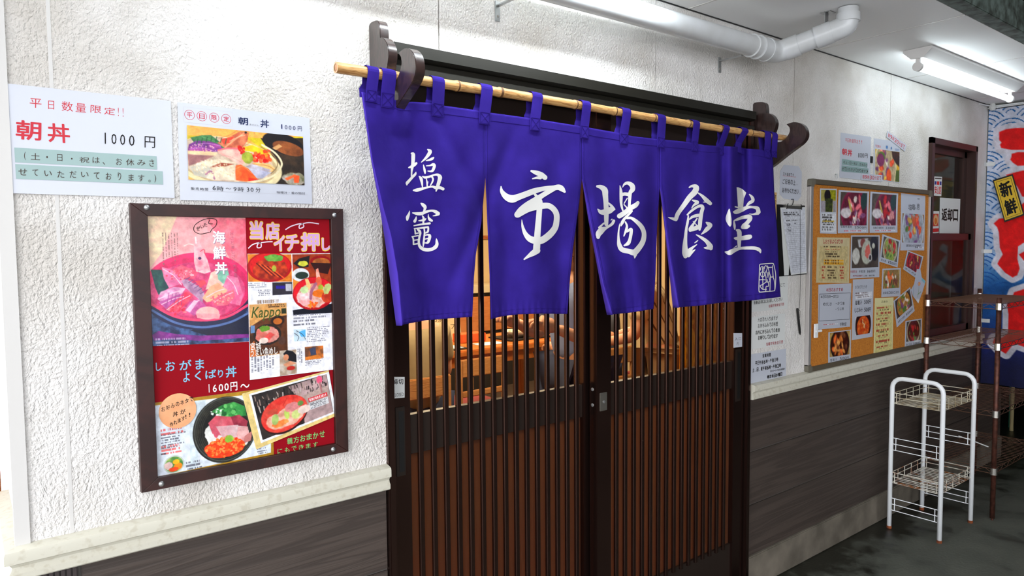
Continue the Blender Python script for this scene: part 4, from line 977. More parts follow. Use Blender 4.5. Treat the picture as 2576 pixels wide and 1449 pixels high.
def morning_bowl(p):     # in the frame of the detail at (430, 240), 5.176 px per px
    c = p.c; c.fill((236, 186, 112), (222, 160, 84), 5, 0.6)
    p.P([(205, 520), (620, 540), (600, 620), (205, 700)], (196, 176, 40)); p.P([(930, 540), (1220, 570), (1720, 540), (1730, 760), (1200, 700)], (206, 190, 50))
    p.P([(1160, 560), (1750, 560), (1740, 1200), (1160, 1160), (1380, 900)], (52, 44, 38), c2=(78, 62, 48))
    p.E(1460, 640, 290, 140, (34, 30, 34), rot=0.2); p.E(1520, 700, 220, 90, (150, 96, 58), rot=0.2, c2=(120, 74, 46)); p.P([(1310, 690), (1400, 640), (1440, 670), (1360, 720)], (206, 166, 120))
    p.E(1600, 1100, 170, 90, (196, 186, 178), wob=0.4, c2=(120, 120, 90)); p.P([(1580, 1040), (1660, 1060), (1650, 1150), (1590, 1150)], (226, 104, 60)); p.P([(1470, 1090), (1600, 1040), (1620, 1060), (1500, 1120)], (230, 120, 74))
    p.E(760, 900, 690, 340, (226, 214, 178), rot=0.12); p.E(740, 870, 640, 300, (196, 176, 140), rot=0.12); p.E(730, 860, 600, 290, (222, 206, 186), rot=0.12, c2=(190, 168, 150))
    p.P([(250, 550), (400, 520), (520, 520), (620, 600), (720, 690), (640, 700), (500, 620), (300, 620)], (52, 108, 66), c2=(84, 140, 90)); p.L([(400, 540), (560, 600), (700, 690)], 8, (110, 160, 110))
    p.P([(215, 720), (230, 640), (330, 590), (500, 600), (620, 640), (700, 730), (500, 740)], (122, 62, 138), c2=(182, 90, 160))
    p.P([(215, 720), (500, 730), (600, 760), (560, 790), (215, 760)], (232, 206, 170)); p.P([(215, 770), (560, 790), (430, 850), (230, 920)], (176, 130, 128), c2=(150, 108, 110))
    p.P([(600, 620), (760, 540), (900, 470), (1010, 490), (990, 600), (920, 690), (700, 690)], (190, 110, 84), c2=(226, 150, 116)); p.L([(700, 680), (800, 600), (940, 500)], 14, (236, 176, 140)); p.L([(860, 480), (1060, 470), (1080, 500)], 7, (200, 140, 100)); p.E(970, 488, 16, 14, (30, 22, 26))
    p.P([(640, 570), (820, 540), (760, 620), (680, 640)], (214, 84, 62))
    p.P([(600, 720), (700, 690), (860, 690), (960, 880), (900, 920), (760, 830), (620, 760)], (240, 204, 190), c2=(236, 176, 168)); p.L([(610, 715), (740, 692), (870, 700)], 20, (226, 130, 136))
    p.P([(930, 680), (1050, 650), (1220, 720), (1290, 790), (1180, 790), (1050, 740), (930, 720)], (244, 206, 60), c2=(250, 176, 40))
    p.S(1150, 820, 150, 60, 60, 24, [(222, 48, 30), (240, 80, 44), (200, 34, 30), (246, 120, 70)], 3); p.S(910, 710, 40, 50, 14, 20, [(214, 60, 44), (190, 40, 36)], 5); p.S(1250, 760, 50, 40, 14, 20, [(230, 80, 44), (246, 150, 60)], 6)
    p.P([(1050, 880), (1280, 900), (1350, 960), (1320, 1010), (1100, 930)], (240, 206, 150), c2=(226, 182, 120)); p.P([(960, 930), (1060, 900), (1300, 980), (1200, 1030)], (172, 160, 168), c2=(216, 214, 226)); p.P([(990, 950), (1300, 1010), (1180, 1090), (1060, 1080)], (206, 204, 216), c2=(180, 180, 200))
    p.P([(820, 920), (900, 905), (1000, 960), (1120, 1100), (980, 1130), (840, 1110)], (240, 128, 70), c2=(226, 96, 48)); p.P([(1000, 1080), (1140, 1100), (1000, 1130)], (214, 60, 40))
    p.P([(240, 930), (420, 860), (620, 830), (840, 880), (820, 1110), (560, 1110), (460, 1080), (300, 1040)], (226, 210, 190), c2=(240, 226, 204)); p.P([(240, 930), (420, 900), (540, 970), (460, 1080), (300, 1040)], (206, 200, 186)); p.P([(500, 940), (640, 880), (820, 900), (700, 930)], (160, 82, 60)); p.L([(450, 1030), (520, 990), (560, 1090)], 22, (176, 130, 150))
    for a_, b_ in (((300, 640), (640, 660)), ((240, 700), (560, 730))): p.L([a_, ((a_[0] + b_[0]) / 2, a_[1] - 14), b_], 7, (206, 150, 206))
    for k in range(7): p.L([(330 + k * 62, 640 - 40 * math.sin(k * 0.5)), (345 + k * 62, 575 - 34 * math.sin(k * 0.5))], 10, (40, 92, 56))
    p.S(560, 960, 260, 110, 150, 9, [(246, 236, 216), (236, 214, 180), (214, 196, 170)], 14); p.S(430, 690, 160, 50, 60, 7, [(236, 200, 190), (160, 96, 170)], 15)
    p.L([(620, 560), (760, 520), (900, 440), (1040, 450)], 6, (206, 120, 80)); p.L([(980, 500), (1040, 590), (930, 680)], 7, (214, 160, 90)); p.L([(760, 600), (880, 540), (960, 520)], 6, (246, 206, 180))
    p.L([(1180, 650), (1330, 740), (1420, 850), (1425, 940), (1330, 1050), (1150, 1120), (1000, 1140)], 26, (232, 222, 192)); p.L([(1170, 680), (1300, 760), (1370, 860), (1370, 940), (1290, 1030)], 12, (150, 128, 96))
    p.L([(1060, 900), (1250, 925), (1330, 975)], 8, (196, 140, 90)); p.L([(840, 960), (930, 930), (1040, 1020)], 7, (250, 170, 120)); p.L([(900, 1080), (960, 1000), (1020, 1080)], 6, (206, 84, 44)); p.L([(620, 790), (760, 800), (900, 870)], 6, (214, 166, 160))
    p.E(990, 815, 72, 76, (176, 182, 86), wob=0.25, c2=(146, 156, 62))

# ---- two laminated sheets high on the left
def sheet_price(quad_px, y, lay, box=None):
    return None
S = Sheet(crop_quad([(7, 209), (429, 254), (439, 498), (23, 486)], -0.0030), M_PAPER, curl=0.0012)
def G(s, t, a, b, c, d, m=INK, ox=0, oy=180, sc=4.2625, **k): return s.ptext(t, (ox + a / sc, oy + b / sc), (ox + c / sc, oy + d / sc), m, **k)
# each letter boxed where it stands
for ch, a, b, c, d in (('平', 315, 283, 448, 395), ('日', 512, 310, 585, 408), ('数', 655, 316, 785, 432), ('量', 805, 336, 925, 442), ('限', 965, 358, 1085, 450), ('定', 1112, 380, 1232, 470), ('!', 1262, 385, 1275, 480), ('!', 1312, 388, 1325, 487)):
    G(S, ch, a, b, c, d, RED, shear=0.06)
G(S, '朝', 158, 515, 455, 745, RED, bold=0.022, shear=0.05); G(S, '丼', 505, 548, 755, 772, RED, bold=0.02)
for ch, a, b, c, d in (('1', 1118, 655, 1140, 775), ('0', 1192, 665, 1252, 782), ('0', 1285, 672, 1345, 790), ('0', 1380, 680, 1445, 800), ('円', 1545, 692, 1668, 822)): G(S, ch, a, b, c, d, INK, shear=0.05)
def band(s, a, b, c, d, m, ox=0, oy=180, sc=4.2625):
    p = s.uv(ox + a / sc, oy + b / sc); q = s.uv(ox + c / sc, oy + d / sc); s.rect(p[0], p[1], q[0], q[1], m)
band(S, 152, 815, 1685, 1050, M_TEAL); band(S, 162, 992, 1750, 1212, M_TEAL)
BI = ink((66, 52, 44))
for ch, a, b, c, d in (('(', 255, 860, 280, 950), ('土', 325, 872, 430, 950), ('・', 495, 905, 515, 930), ('日', 610, 885, 672, 962), ('・', 760, 925, 780, 945), ('祝', 850, 915, 958, 980), ('は', 990, 915, 1070, 985), ('、', 1100, 970, 1125, 1000), ('お', 1242, 928, 1310, 1005), ('休', 1350, 935, 1440, 1010), ('み', 1470, 945, 1560, 1010), ('さ', 1600, 940, 1655, 1020)): G(S, ch, a, b, c, d, BI, shear=0.04)
for ch, a, b, c, d in (('せ', 195, 1040, 292, 1115), ('て', 345, 1048, 412, 1120), ('い', 475, 1062, 555, 1125), ('た', 612, 1065, 690, 1140), ('だ', 745, 1065, 822, 1142), ('い', 868, 1075, 950, 1135), ('て', 1005, 1080, 1070, 1155), ('お', 1130, 1085, 1198, 1160), ('り', 1262, 1080, 1300, 1165), ('ま', 1375, 1100, 1435, 1175), ('す', 1478, 1105, 1550, 1180), ('。', 1590, 1160, 1615, 1188), (')', 1652, 1105, 1675, 1190)): G(S, ch, a, b, c, d, BI, shear=0.04)
S.build('price_sign', 'large laminated white sheet with red lettering and two grey-green bands, far left', 'sign')

S = Sheet(crop_quad([(446, 257), (778, 297), (785, 513), (453, 503)], -0.0034), M_PAPER, curl=0.0014)
def H(s, t, a, b, c, d, m=INK, **k): return G(s, t, a, b, c, d, m, ox=430, oy=240, sc=5.1757, **k)
def uvh(a, b): return S.uv(430 + a / 5.1757, 240 + b / 5.1757)
GL = ink((188, 188, 196))
for pa, pb in (((160, 148), (795, 218)), ((795, 218), (800, 412)), ((800, 412), (163, 345)), ((163, 345), (160, 148)), ((250, 1240), (1770, 1312))): S.line([uvh(*pa), uvh(*pb)], 0.0006, GL)
CR = ink((200, 30, 60))
for ch, x, y in (('平', 240, 255), ('日', 401, 272), ('限', 560, 290), ('定', 717, 308)):
    u, v = uvh(x, y); S.ring(u, v, 0.0355, 0.0028, CR); H(S, ch, x - 36, y - 38, x + 36, y + 38, CR, bold=0.008)
H(S, '朝', 872, 280, 1003, 392, NAVY, bold=0.02); H(S, 'あさどん', 1020, 368, 1140, 404, GREY); H(S, '丼', 1160, 312, 1275, 430, NAVY, bold=0.018)
for ch, a, b, c, d in (('1', 1432, 378, 1447, 440), ('0', 1478, 388, 1512, 446), ('0', 1530, 394, 1564, 452), ('0', 1583, 400, 1617, 458), ('円', 1645, 402, 1700, 472)): H(S, ch, a, b, c, d, NAVY)
for ch, a, b, c, d in (('販', 255, 1195, 305, 1235), ('売', 315, 1200, 362, 1238), ('時', 375, 1205, 425, 1243), ('間', 437, 1208, 478, 1246), ('6', 535, 1180, 578, 1240), ('時', 592, 1186, 680, 1254), ('〜', 705, 1208, 775, 1230), ('9', 805, 1198, 845, 1256), ('時', 862, 1200, 940, 1262), ('3', 975, 1206, 1010, 1262), ('0', 1025, 1208, 1065, 1266), ('分', 1090, 1205, 1155, 1275), ('味噌汁・香の物付', 1365, 1258, 1728, 1308)): H(S, ch, a, b, c, d, ink((44, 44, 52)))
a = uvh(205, 385); b = uvh(1730, 1190); c_ = S.uv(430 + 1705 / 5.1757, 240 + 545 / 5.1757)
box = (a[0], (a[1] + c_[1]) / 2, (b[0] + c_[0]) / 2, b[1] - 0.005)
S.paint(*box, lambda c: morning_bowl(PM(c, S, 430, 240, 5.1757, box, (900, 800))), 210)
S.build('menu_photo_sheet', 'laminated white sheet with a big photo of a seafood bowl, second from the left', 'sign')

# ---- framed red board
def poster_frame():
    root = empty('poster_frame', (0.54, -0.02, 0.96), 'brown wooden frame holding a red board of food pictures and marker lettering', 'frame')
    ox0, ox1, oz0, oz1 = 0.2955, 0.7845, 0.9655, 1.599; yf = -0.018; w = 0.0335
    for nm, pl in (('frame_rail', [(ox0, oz1), (ox1, oz1), (ox1 - w, oz1 - w * 0.8), (ox0 + w, oz1 - w * 0.8)]), ('frame_rail', [(ox0, oz0), (ox1, oz0), (ox1 - w, oz0 + w * 0.8), (ox0 + w, oz0 + w * 0.8)]),
                   ('frame_stile', [(ox0, oz0), (ox0, oz1), (ox0 + w, oz1 - w * 0.8), (ox0 + w, oz0 + w * 0.8)]), ('frame_stile', [(ox1, oz0), (ox1, oz1), (ox1 - w, oz1 - w * 0.8), (ox1 - w, oz0 + w * 0.8)])):
        mb = MB(); mb.prism(pl, 'y', yf, -0.0005, M_FRAMEWOOD, bev=0.0008, seg=1); mb.build(nm, root)
    S = Sheet([Vector((ox0 + w - 0.001, -0.006, oz1 - w * 0.8 + 0.001)), Vector((ox1 - w + 0.001, -0.006, oz1 - w * 0.8 + 0.001)), Vector((ox1 - w + 0.001, -0.006, oz0 + w * 0.8 - 0.001)), Vector((ox0 + w - 0.001, -0.006, oz0 + w * 0.8 - 0.001))], M_RED, thick=0.004)
    LAV = ink((206, 160, 206)); YEL = ink((232, 200, 84)); LBL = ink((132, 186, 214)); WM = ink((232, 214, 230)); GRN = ink((132, 190, 112))
    k = lambda t, a, b, c, d, m, **kw: G(S, t, a, b, c, d, m, ox=600, oy=520, sc=3.2932, **kw)
    for ch, a, b, c, d in (('当', 92, 118, 205, 270), ('店', 222, 130, 340, 270), ('イ', 292, 240, 385, 365), ('チ', 385, 232, 500, 365), ('押', 515, 215, 670, 365), ('し', 690, 262, 760, 362)):
        k(ch, a - 6, b - 8, c + 6, d + 8, YEL, bold=0.075); k(ch, a, b, c, d, LAV, bold=0.045)
    uvk = lambda a, b, ox, oy, sc: S.uv(ox + a / sc, oy + b / sc)
    S.line([uvk(a, b, 600, 520, 3.2932) for a, b in ((388, 190), (440, 160), (520, 140), (540, 165), (505, 180), (510, 150), (580, 132), (665, 142))], 0.0026, WM)
    S.line([uvk(a, b, 600, 520, 3.2932) for a, b in ((80, 345), (120, 312), (180, 300), (185, 335), (155, 338), (165, 305), (230, 292), (282, 290))], 0.0026, WM)
    q = lambda t, a, b, c, d, m, **kw: G(S, t, a, b, c, d, m, ox=330, oy=860, sc=3.7145, **kw)
    for ch, a, b, c, d in (('し', 228, 195, 282, 268), ('お', 318, 180, 412, 268), ('が', 448, 175, 565, 255), ('ま', 598, 165, 682, 252), ('よ', 482, 280, 548, 372), ('く', 590, 275, 655, 358), ('ば', 690, 265, 795, 335), ('り', 808, 262, 860, 330), ('丼', 880, 232, 985, 325)): q(ch, a, b, c, d, LBL, bold=0.022)
    for ch, a, b, c, d in (('1', 722, 395, 732, 472), ('6', 760, 400, 800, 466), ('0', 815, 395, 860, 460), ('0', 868, 388, 912, 452), ('円', 925, 378, 992, 452), ('〜', 1018, 395, 1105, 425)): q(ch, a, b, c, d, ink((240, 236, 240)), bold=0.02)
    for i, ch in enumerate('親方おまかせ'): q(ch, 1455 + i * 60, 900 - i * 13, 1508 + i * 60, 950 - i * 13, GRN, bold=0.02)
    for i, ch in enumerate('にもできます'): q(ch, 1365 + i * 66, 1000 - i * 12, 1412 + i * 66, 1045 - i * 14, GRN, bold=0.012)
    S.build('backing_board', parent=root)
    for px, py in ((369, 522), (841, 541), (838, 1130), (406, 1217)):
        c = W(px, py, yf); mb = MB(); mb.lathe((c.x, yf, c.z), [(0.0062, 0.002), (0.0062, -0.001), (0.0045, -0.0035), (0.0015, -0.0045)], M_STEEL, ax='y', n=14); mb.build('screw', root, auto=40)
    return root
poster_frame()
YP = -0.0070

def big_bowl(p):     # detail at (320, 500), 3.8125
    c = p.c; c.fill((238, 200, 190), (240, 168, 178), 3, 1.0)
    p.P([(180, 150), (480, 160), (330, 520), (190, 700)], (238, 220, 190), c2=(236, 206, 184)); p.P([(760, 180), (1140, 190), (1160, 700), (980, 560), (900, 420)], (238, 148, 158), c2=(232, 120, 140))
    p.P([(200, 980), (1180, 960), (1180, 1330), (230, 1420)], (84, 110, 150), c2=(40, 52, 84)); p.P([(600, 1250), (1180, 1050), (1180, 1260), (800, 1300)], (30, 34, 62))
    p.E(700, 900, 520, 340, (46, 50, 84)); p.E(700, 830, 510, 320, (222, 66, 122)); p.E(700, 850, 490, 296, (206, 56, 112)); p.E(690, 870, 450, 270, (196, 70, 120), c2=(224, 110, 150))
    p.L([(230, 1010), (450, 1120), (700, 1150), (950, 1110), (1160, 990)], 24, (236, 90, 130)); p.L([(240, 1070), (460, 1180), (720, 1215), (980, 1160), (1170, 1060)], 22, (104, 126, 170))
    p.P([(225, 680), (330, 680), (400, 850), (300, 920), (270, 850)], (36, 74, 78), c2=(60, 110, 100))
    p.P([(330, 650), (430, 680), (520, 730), (540, 800), (400, 850), (350, 760)], (226, 130, 170), c2=(240, 166, 190)); p.P([(430, 680), (520, 630), (600, 660), (680, 700), (640, 760), (520, 750)], (238, 130, 150), c2=(226, 90, 120))
    p.P([(290, 960), (320, 890), (450, 840), (560, 850), (500, 940), (360, 1020)], (232, 196, 216), c2=(210, 140, 180)); p.P([(300, 990), (520, 900), (560, 1000), (380, 1060)], (188, 96, 160), c2=(216, 140, 190))
    p.P([(370, 1060), (560, 880), (640, 900), (600, 960), (500, 1060), (420, 1080)], (230, 70, 104), c2=(240, 110, 130)); p.S(480, 1060, 90, 40, 30, 14, [(236, 96, 120), (246, 140, 150), (214, 60, 90)], 4)
    p.P([(550, 1060), (600, 980), (700, 940), (760, 1020), (640, 1110)], (190, 90, 150), c2=(214, 130, 180)); p.P([(560, 1060), (640, 960), (680, 970), (600, 1080)], (236, 200, 220))
    p.P([(520, 780), (560, 760), (700, 840), (740, 900), (720, 980), (620, 900), (540, 830)], (170, 130, 160), c2=(206, 176, 196)); p.P([(650, 780), (740, 770), (760, 800), (700, 840)], (238, 96, 110))
    p.P([(750, 860), (800, 700), (880, 660), (960, 720), (920, 820)], (236, 214, 200), c2=(240, 190, 180)); p.P([(860, 680), (960, 650), (980, 740), (930, 810), (870, 760)], (128, 176, 160), c2=(160, 204, 184))
    p.P([(960, 720), (1060, 740), (1110, 900), (1080, 1000), (980, 980), (920, 820)], (230, 120, 160), c2=(240, 160, 186)); p.P([(720, 940), (790, 830), (870, 790), (960, 860), (900, 940), (760, 980)], (244, 180, 150), c2=(250, 200, 170)); p.P([(810, 960), (900, 900), (1020, 850), (1030, 920), (960, 1000), (840, 1010)], (240, 134, 150), c2=(226, 110, 134))
    p.E(770, 1080, 112, 62, (244, 190, 186)); p.P([(660, 1085), (890, 1085), (880, 1130), (670, 1130)], (240, 176, 180))
    p.P([(640, 430), (690, 400), (720, 480), (770, 580), (800, 690), (740, 710), (660, 690), (640, 600)], (240, 176, 186), c2=(246, 210, 210)); p.P([(655, 560), (720, 560), (760, 660), (680, 690)], (238, 140, 160), c2=(246, 190, 196)); p.L([(660, 420), (655, 370)], 14, (250, 226, 226)); p.L([(640, 440), (590, 430), (545, 450)], 8, (250, 226, 220)); p.L([(700, 500), (735, 480), (745, 520)], 8, (214, 90, 110)); p.E(695, 565, 16, 13, (70, 40, 90))
    for a_, b_ in (((340, 670), (520, 820)), ((300, 960), (540, 870)), ((330, 1010), (540, 930)), ((570, 1050), (690, 960)), ((380, 1060), (600, 920)), ((760, 930), (930, 850)), ((830, 980), (1010, 880)), ((960, 740), (1060, 900))): p.L([a_, ((a_[0] + b_[0]) / 2 + 10, (a_[1] + b_[1]) / 2 - 16), b_], 7, (248, 214, 224))
    for k in range(6): p.L([(560 + k * 28, 770 + k * 26), (600 + k * 28, 745 + k * 26)], 7, (130, 96, 140))
    for k in range(5): p.L([(400 + k * 34, 900 + 10 * (k % 2)), (380 + k * 34, 1010)], 5, (160, 76, 140))
    p.S(470, 730, 90, 60, 30, 10, [(244, 150, 160), (222, 84, 110)], 16); p.S(900, 940, 110, 50, 60, 8, [(250, 170, 160), (220, 110, 130)], 17); p.S(600, 700, 50, 40, 20, 9, [(240, 120, 140), (250, 190, 196)], 18)
    p.P([(235, 1310), (300, 1265), (480, 1290), (700, 1295), (1160, 1262), (1170, 1295), (700, 1345), (420, 1340), (260, 1360)], (150, 70, 150), c2=(120, 50, 130))
    p.T(335, 325, 510, 640, 6, (150, 120, 116), vertical=True, fill=0.35); p.T(270, 1340, 660, 1400, 3, (196, 190, 206))
S = Sheet(crop_quad([(371, 543.5), (617.5, 548), (626.5, 860), (382, 871)], YP), M_PAPER, thick=0.0006)
S.paint(0, 0, 1, 1, lambda c: big_bowl(PM(c, S, 320, 500, 3.8125, (0, 0, 1, 1), (700, 800))), 230)
K1 = lambda t, a, b, c, d, m, **kw: G(S, t, a, b, c, d, m, ox=320, oy=500, sc=3.8125, **kw)
for ch, a, b, c, d in (('海', 815, 305, 940, 425), ('鮮', 820, 450, 945, 572), ('丼', 838, 598, 958, 708)):
    K1(ch, a + 5, b + 6, c + 5, d + 6, ink((150, 110, 140)), bold=0.03); K1(ch, a, b, c, d, ink((250, 246, 246)), bold=0.03)
for i, ch in enumerate('旨さと美しさに大満足'): K1(ch, 985 + i * 3.5, 312 + i * 43, 1018 + i * 3.5, 345 + i * 43, ink((176, 96, 120)))
uvb = lambda a, b: S.uv(320 + a / 3.8125, 500 + b / 3.8125)
S.line([uvb(*q) for q in ((790, 318), (700, 335), (640, 305), (650, 250), (720, 205), (800, 188), (855, 205), (850, 255), (812, 290), (795, 320))], 0.0014, INK); S.line([uvb(*q) for q in ((820, 240), (780, 235), (790, 200))], 0.0014, INK)
for ch, a, b, c, d in (('ぜ', 660, 262, 700, 305), ('い', 703, 250, 733, 282), ('た', 732, 232, 768, 268)): K1(ch, a, b, c, d, INK, bold=0.01)
S.build('seafood_poster', 'pink poster of a sashimi bowl with white lettering, upper left in the brown frame', 'poster')

def magazine(p):     # detail at (600, 520), 3.2932
    c = p.c; c.fill((240, 240, 246))
    p.P([(75, 392), (438, 395), (443, 622), (80, 622)], (222, 150, 60), c2=(200, 120, 44)); p.E(260, 500, 175, 122, (170, 24, 34)); p.E(262, 490, 160, 105, (206, 40, 46)); p.E(265, 520, 140, 82, (150, 50, 36), c2=(206, 90, 50), wob=0.3)
    for k in range(6): p.L([(150 + k * 22, 470 + k * 6), (250 + k * 26, 560 + k * 7)], 9, (226, 110, 66) if k % 2 else (112, 34, 26))
    p.E(290, 425, 70, 30, (96, 150, 70), wob=0.6, c2=(140, 186, 96)); p.E(295, 512, 18, 26, (176, 176, 80))
    p.P([(445, 395), (790, 390), (795, 700), (452, 620)], (170, 80, 40), c2=(140, 60, 34)); p.P([(450, 860), (800, 800), (800, 880), (455, 900)], (26, 30, 44)); p.P([(452, 560), (520, 620), (452, 700)], (222, 150, 70))
    p.P([(455, 470), (500, 430), (590, 405), (580, 500), (510, 510)], (40, 36, 38)); p.E(535, 472, 42, 22, (206, 204, 90), wob=0.4)
    p.E(680, 455, 90, 50, (150, 24, 30)); p.E(685, 462, 75, 38, (196, 130, 70), c2=(150, 90, 50)); p.P([(595, 465), (770, 470), (740, 560), (640, 540)], (60, 26, 26)); p.E(515, 565, 72, 56, (226, 228, 230)); p.E(525, 570, 54, 30, (50, 66, 58))
    p.E(625, 720, 178, 140, (170, 20, 36)); p.E(625, 712, 170, 126, (206, 36, 56)); p.E(620, 740, 140, 100, (226, 196, 186), wob=0.3, c2=(206, 130, 110))
    p.P([(550, 600), (575, 595), (600, 650), (590, 690), (565, 660)], (240, 206, 150)); p.P([(640, 520), (660, 510), (690, 640), (650, 660)], (240, 190, 176), c2=(226, 120, 96)); p.E(665, 620, 26, 40, (222, 120, 90)); p.E(682, 670, 22, 26, (170, 176, 74))
    p.E(670, 720, 60, 34, (222, 130, 50), wob=0.4); p.E(740, 750, 52, 48, (180, 66, 46), wob=0.3, c2=(214, 96, 60)); p.E(550, 760, 66, 60, (240, 226, 226), wob=0.4, c2=(240, 176, 176)); p.E(545, 690, 34, 30, (206, 224, 176), wob=0.4); p.S(620, 810, 40, 30, 20, 9, [(226, 110, 50), (240, 150, 60)], 2); p.L([(600, 760), (605, 700), (640, 640)], 26, (176, 120, 140)); p.E(735, 680, 30, 50, (190, 200, 140), rot=0.4, wob=0.4)
    p.T(80, 632, 270, 672, 3, (150, 150, 160)); p.T(162, 690, 272, 742, 4, (120, 120, 130)); p.P([(280, 628), (445, 625), (447, 725), (282, 735)], (60, 56, 66)); p.P([(310, 655), (385, 655), (385, 680), (312, 680)], (60, 46, 150)); p.P([(390, 640), (440, 640), (440, 700), (392, 700)], (190, 190, 196))
    p.T(158, 776, 334, 796, 1, (150, 130, 110), fill=0.9)
    p.P([(88, 812), (398, 797), (410, 1215), (95, 1245)], (206, 160, 104), c2=(222, 182, 130)); p.P([(90, 1000), (200, 930), (400, 900), (408, 1210), (95, 1240)], (110, 70, 44), c2=(80, 52, 36)); p.P([(95, 1150), (130, 1110), (150, 1240), (95, 1245)], (206, 130, 80))
    p.E(240, 1060, 110, 85, (52, 44, 40)); p.E(240, 1060, 94, 70, (200, 120, 110), wob=0.3, c2=(226, 170, 160)); p.E(215, 1010, 40, 24, (110, 150, 60), wob=0.5); p.E(325, 945, 54, 42, (60, 40, 34)); p.E(325, 950, 36, 26, (190, 120, 60)); p.P([(180, 1110), (260, 1040), (300, 1060), (230, 1130)], (214, 100, 96)); p.E(210, 1110, 36, 24, (236, 220, 210)); p.E(360, 1110, 30, 34, (96, 70, 60)); p.P([(355, 845), (395, 842), (397, 885), (358, 888)], (60, 66, 44)); p.T(245, 812, 396, 836, 2, (70, 50, 36)); p.P([(100, 985), (135, 985), (135, 1045), (100, 1050)], (120, 150, 186))
    p.T(455, 895, 750, 925, 2, (150, 150, 160)); p.T(457, 945, 650, 990, 2, (100, 100, 110), fill=0.55); p.P([(458, 1020), (558, 1016), (560, 1112), (460, 1120)], (206, 222, 232)); p.P([(500, 1040), (555, 1020), (556, 1080), (520, 1080)], (110, 180, 220)); p.L([(465, 1050), (500, 1080), (490, 1112)], 4, (60, 60, 70)); p.L([(480, 1030), (530, 1060), (556, 1100)], 4, (70, 70, 80)); p.T(565, 1005, 760, 1115, 9, (140, 140, 150))
    p.P([(340, 1195), (480, 1185), (485, 1385), (345, 1405)], (206, 196, 186), c2=(170, 150, 130)); p.P([(372, 1220), (400, 1190), (450, 1200), (480, 1230), (482, 1290), (420, 1280), (385, 1250)], (34, 34, 42)); p.E(395, 1250, 22, 26, (206, 150, 120)); p.P([(370, 1310), (430, 1280), (480, 1300), (400, 1330)], (214, 160, 130)); p.E(435, 1340, 34, 18, (190, 60, 50))
    p.T(490, 1180, 535, 1320, 3, (110, 110, 120), vertical=True); p.P([(550, 1165), (703, 1155), (706, 1255), (553, 1275)], (206, 130, 70), c2=(110, 80, 66)); p.P([(590, 1180), (640, 1165), (645, 1230), (600, 1235)], (80, 86, 110)); p.P([(555, 1250), (660, 1230), (690, 1262), (556, 1275)], (214, 140, 70)); p.T(553, 1275, 706, 1310, 4, (150, 150, 160)); p.T(105, 1245, 305, 1370, 8, (130, 130, 140), vertical=True)
S = Sheet(crop_quad([(622.5, 638.5), (841.5, 637), (844.5, 929), (628.5, 956)], YP - 0.0010), M_PAPER, thick=0.0006)
S.paint(0, 0, 1, 1, lambda c: magazine(PM(c, S, 600, 520, 3.2932, (0, 0, 1, 1), (440, 900))), 240)
K2 = lambda t, a, b, c, d, m, **kw: G(S, t, a, b, c, d, m, ox=600, oy=520, sc=3.2932, **kw)
K2('Kappo', 104, 832, 350, 938, ink((74, 88, 40)), shear=0.25, bold=0.012); K2('宮城', 98, 1128, 188, 1180, ink((240, 236, 230)), bold=0.01); K2('うまい魚めし', 100, 1178, 325, 1222, ink((240, 236, 230)), bold=0.012)
K2('塩竈市場食堂 只野', 148, 774, 334, 797, ink((150, 124, 104)))
S.build('magazine_page', 'laminated magazine spread with red bowls and a small cover, right side of the brown frame', 'magazine page')

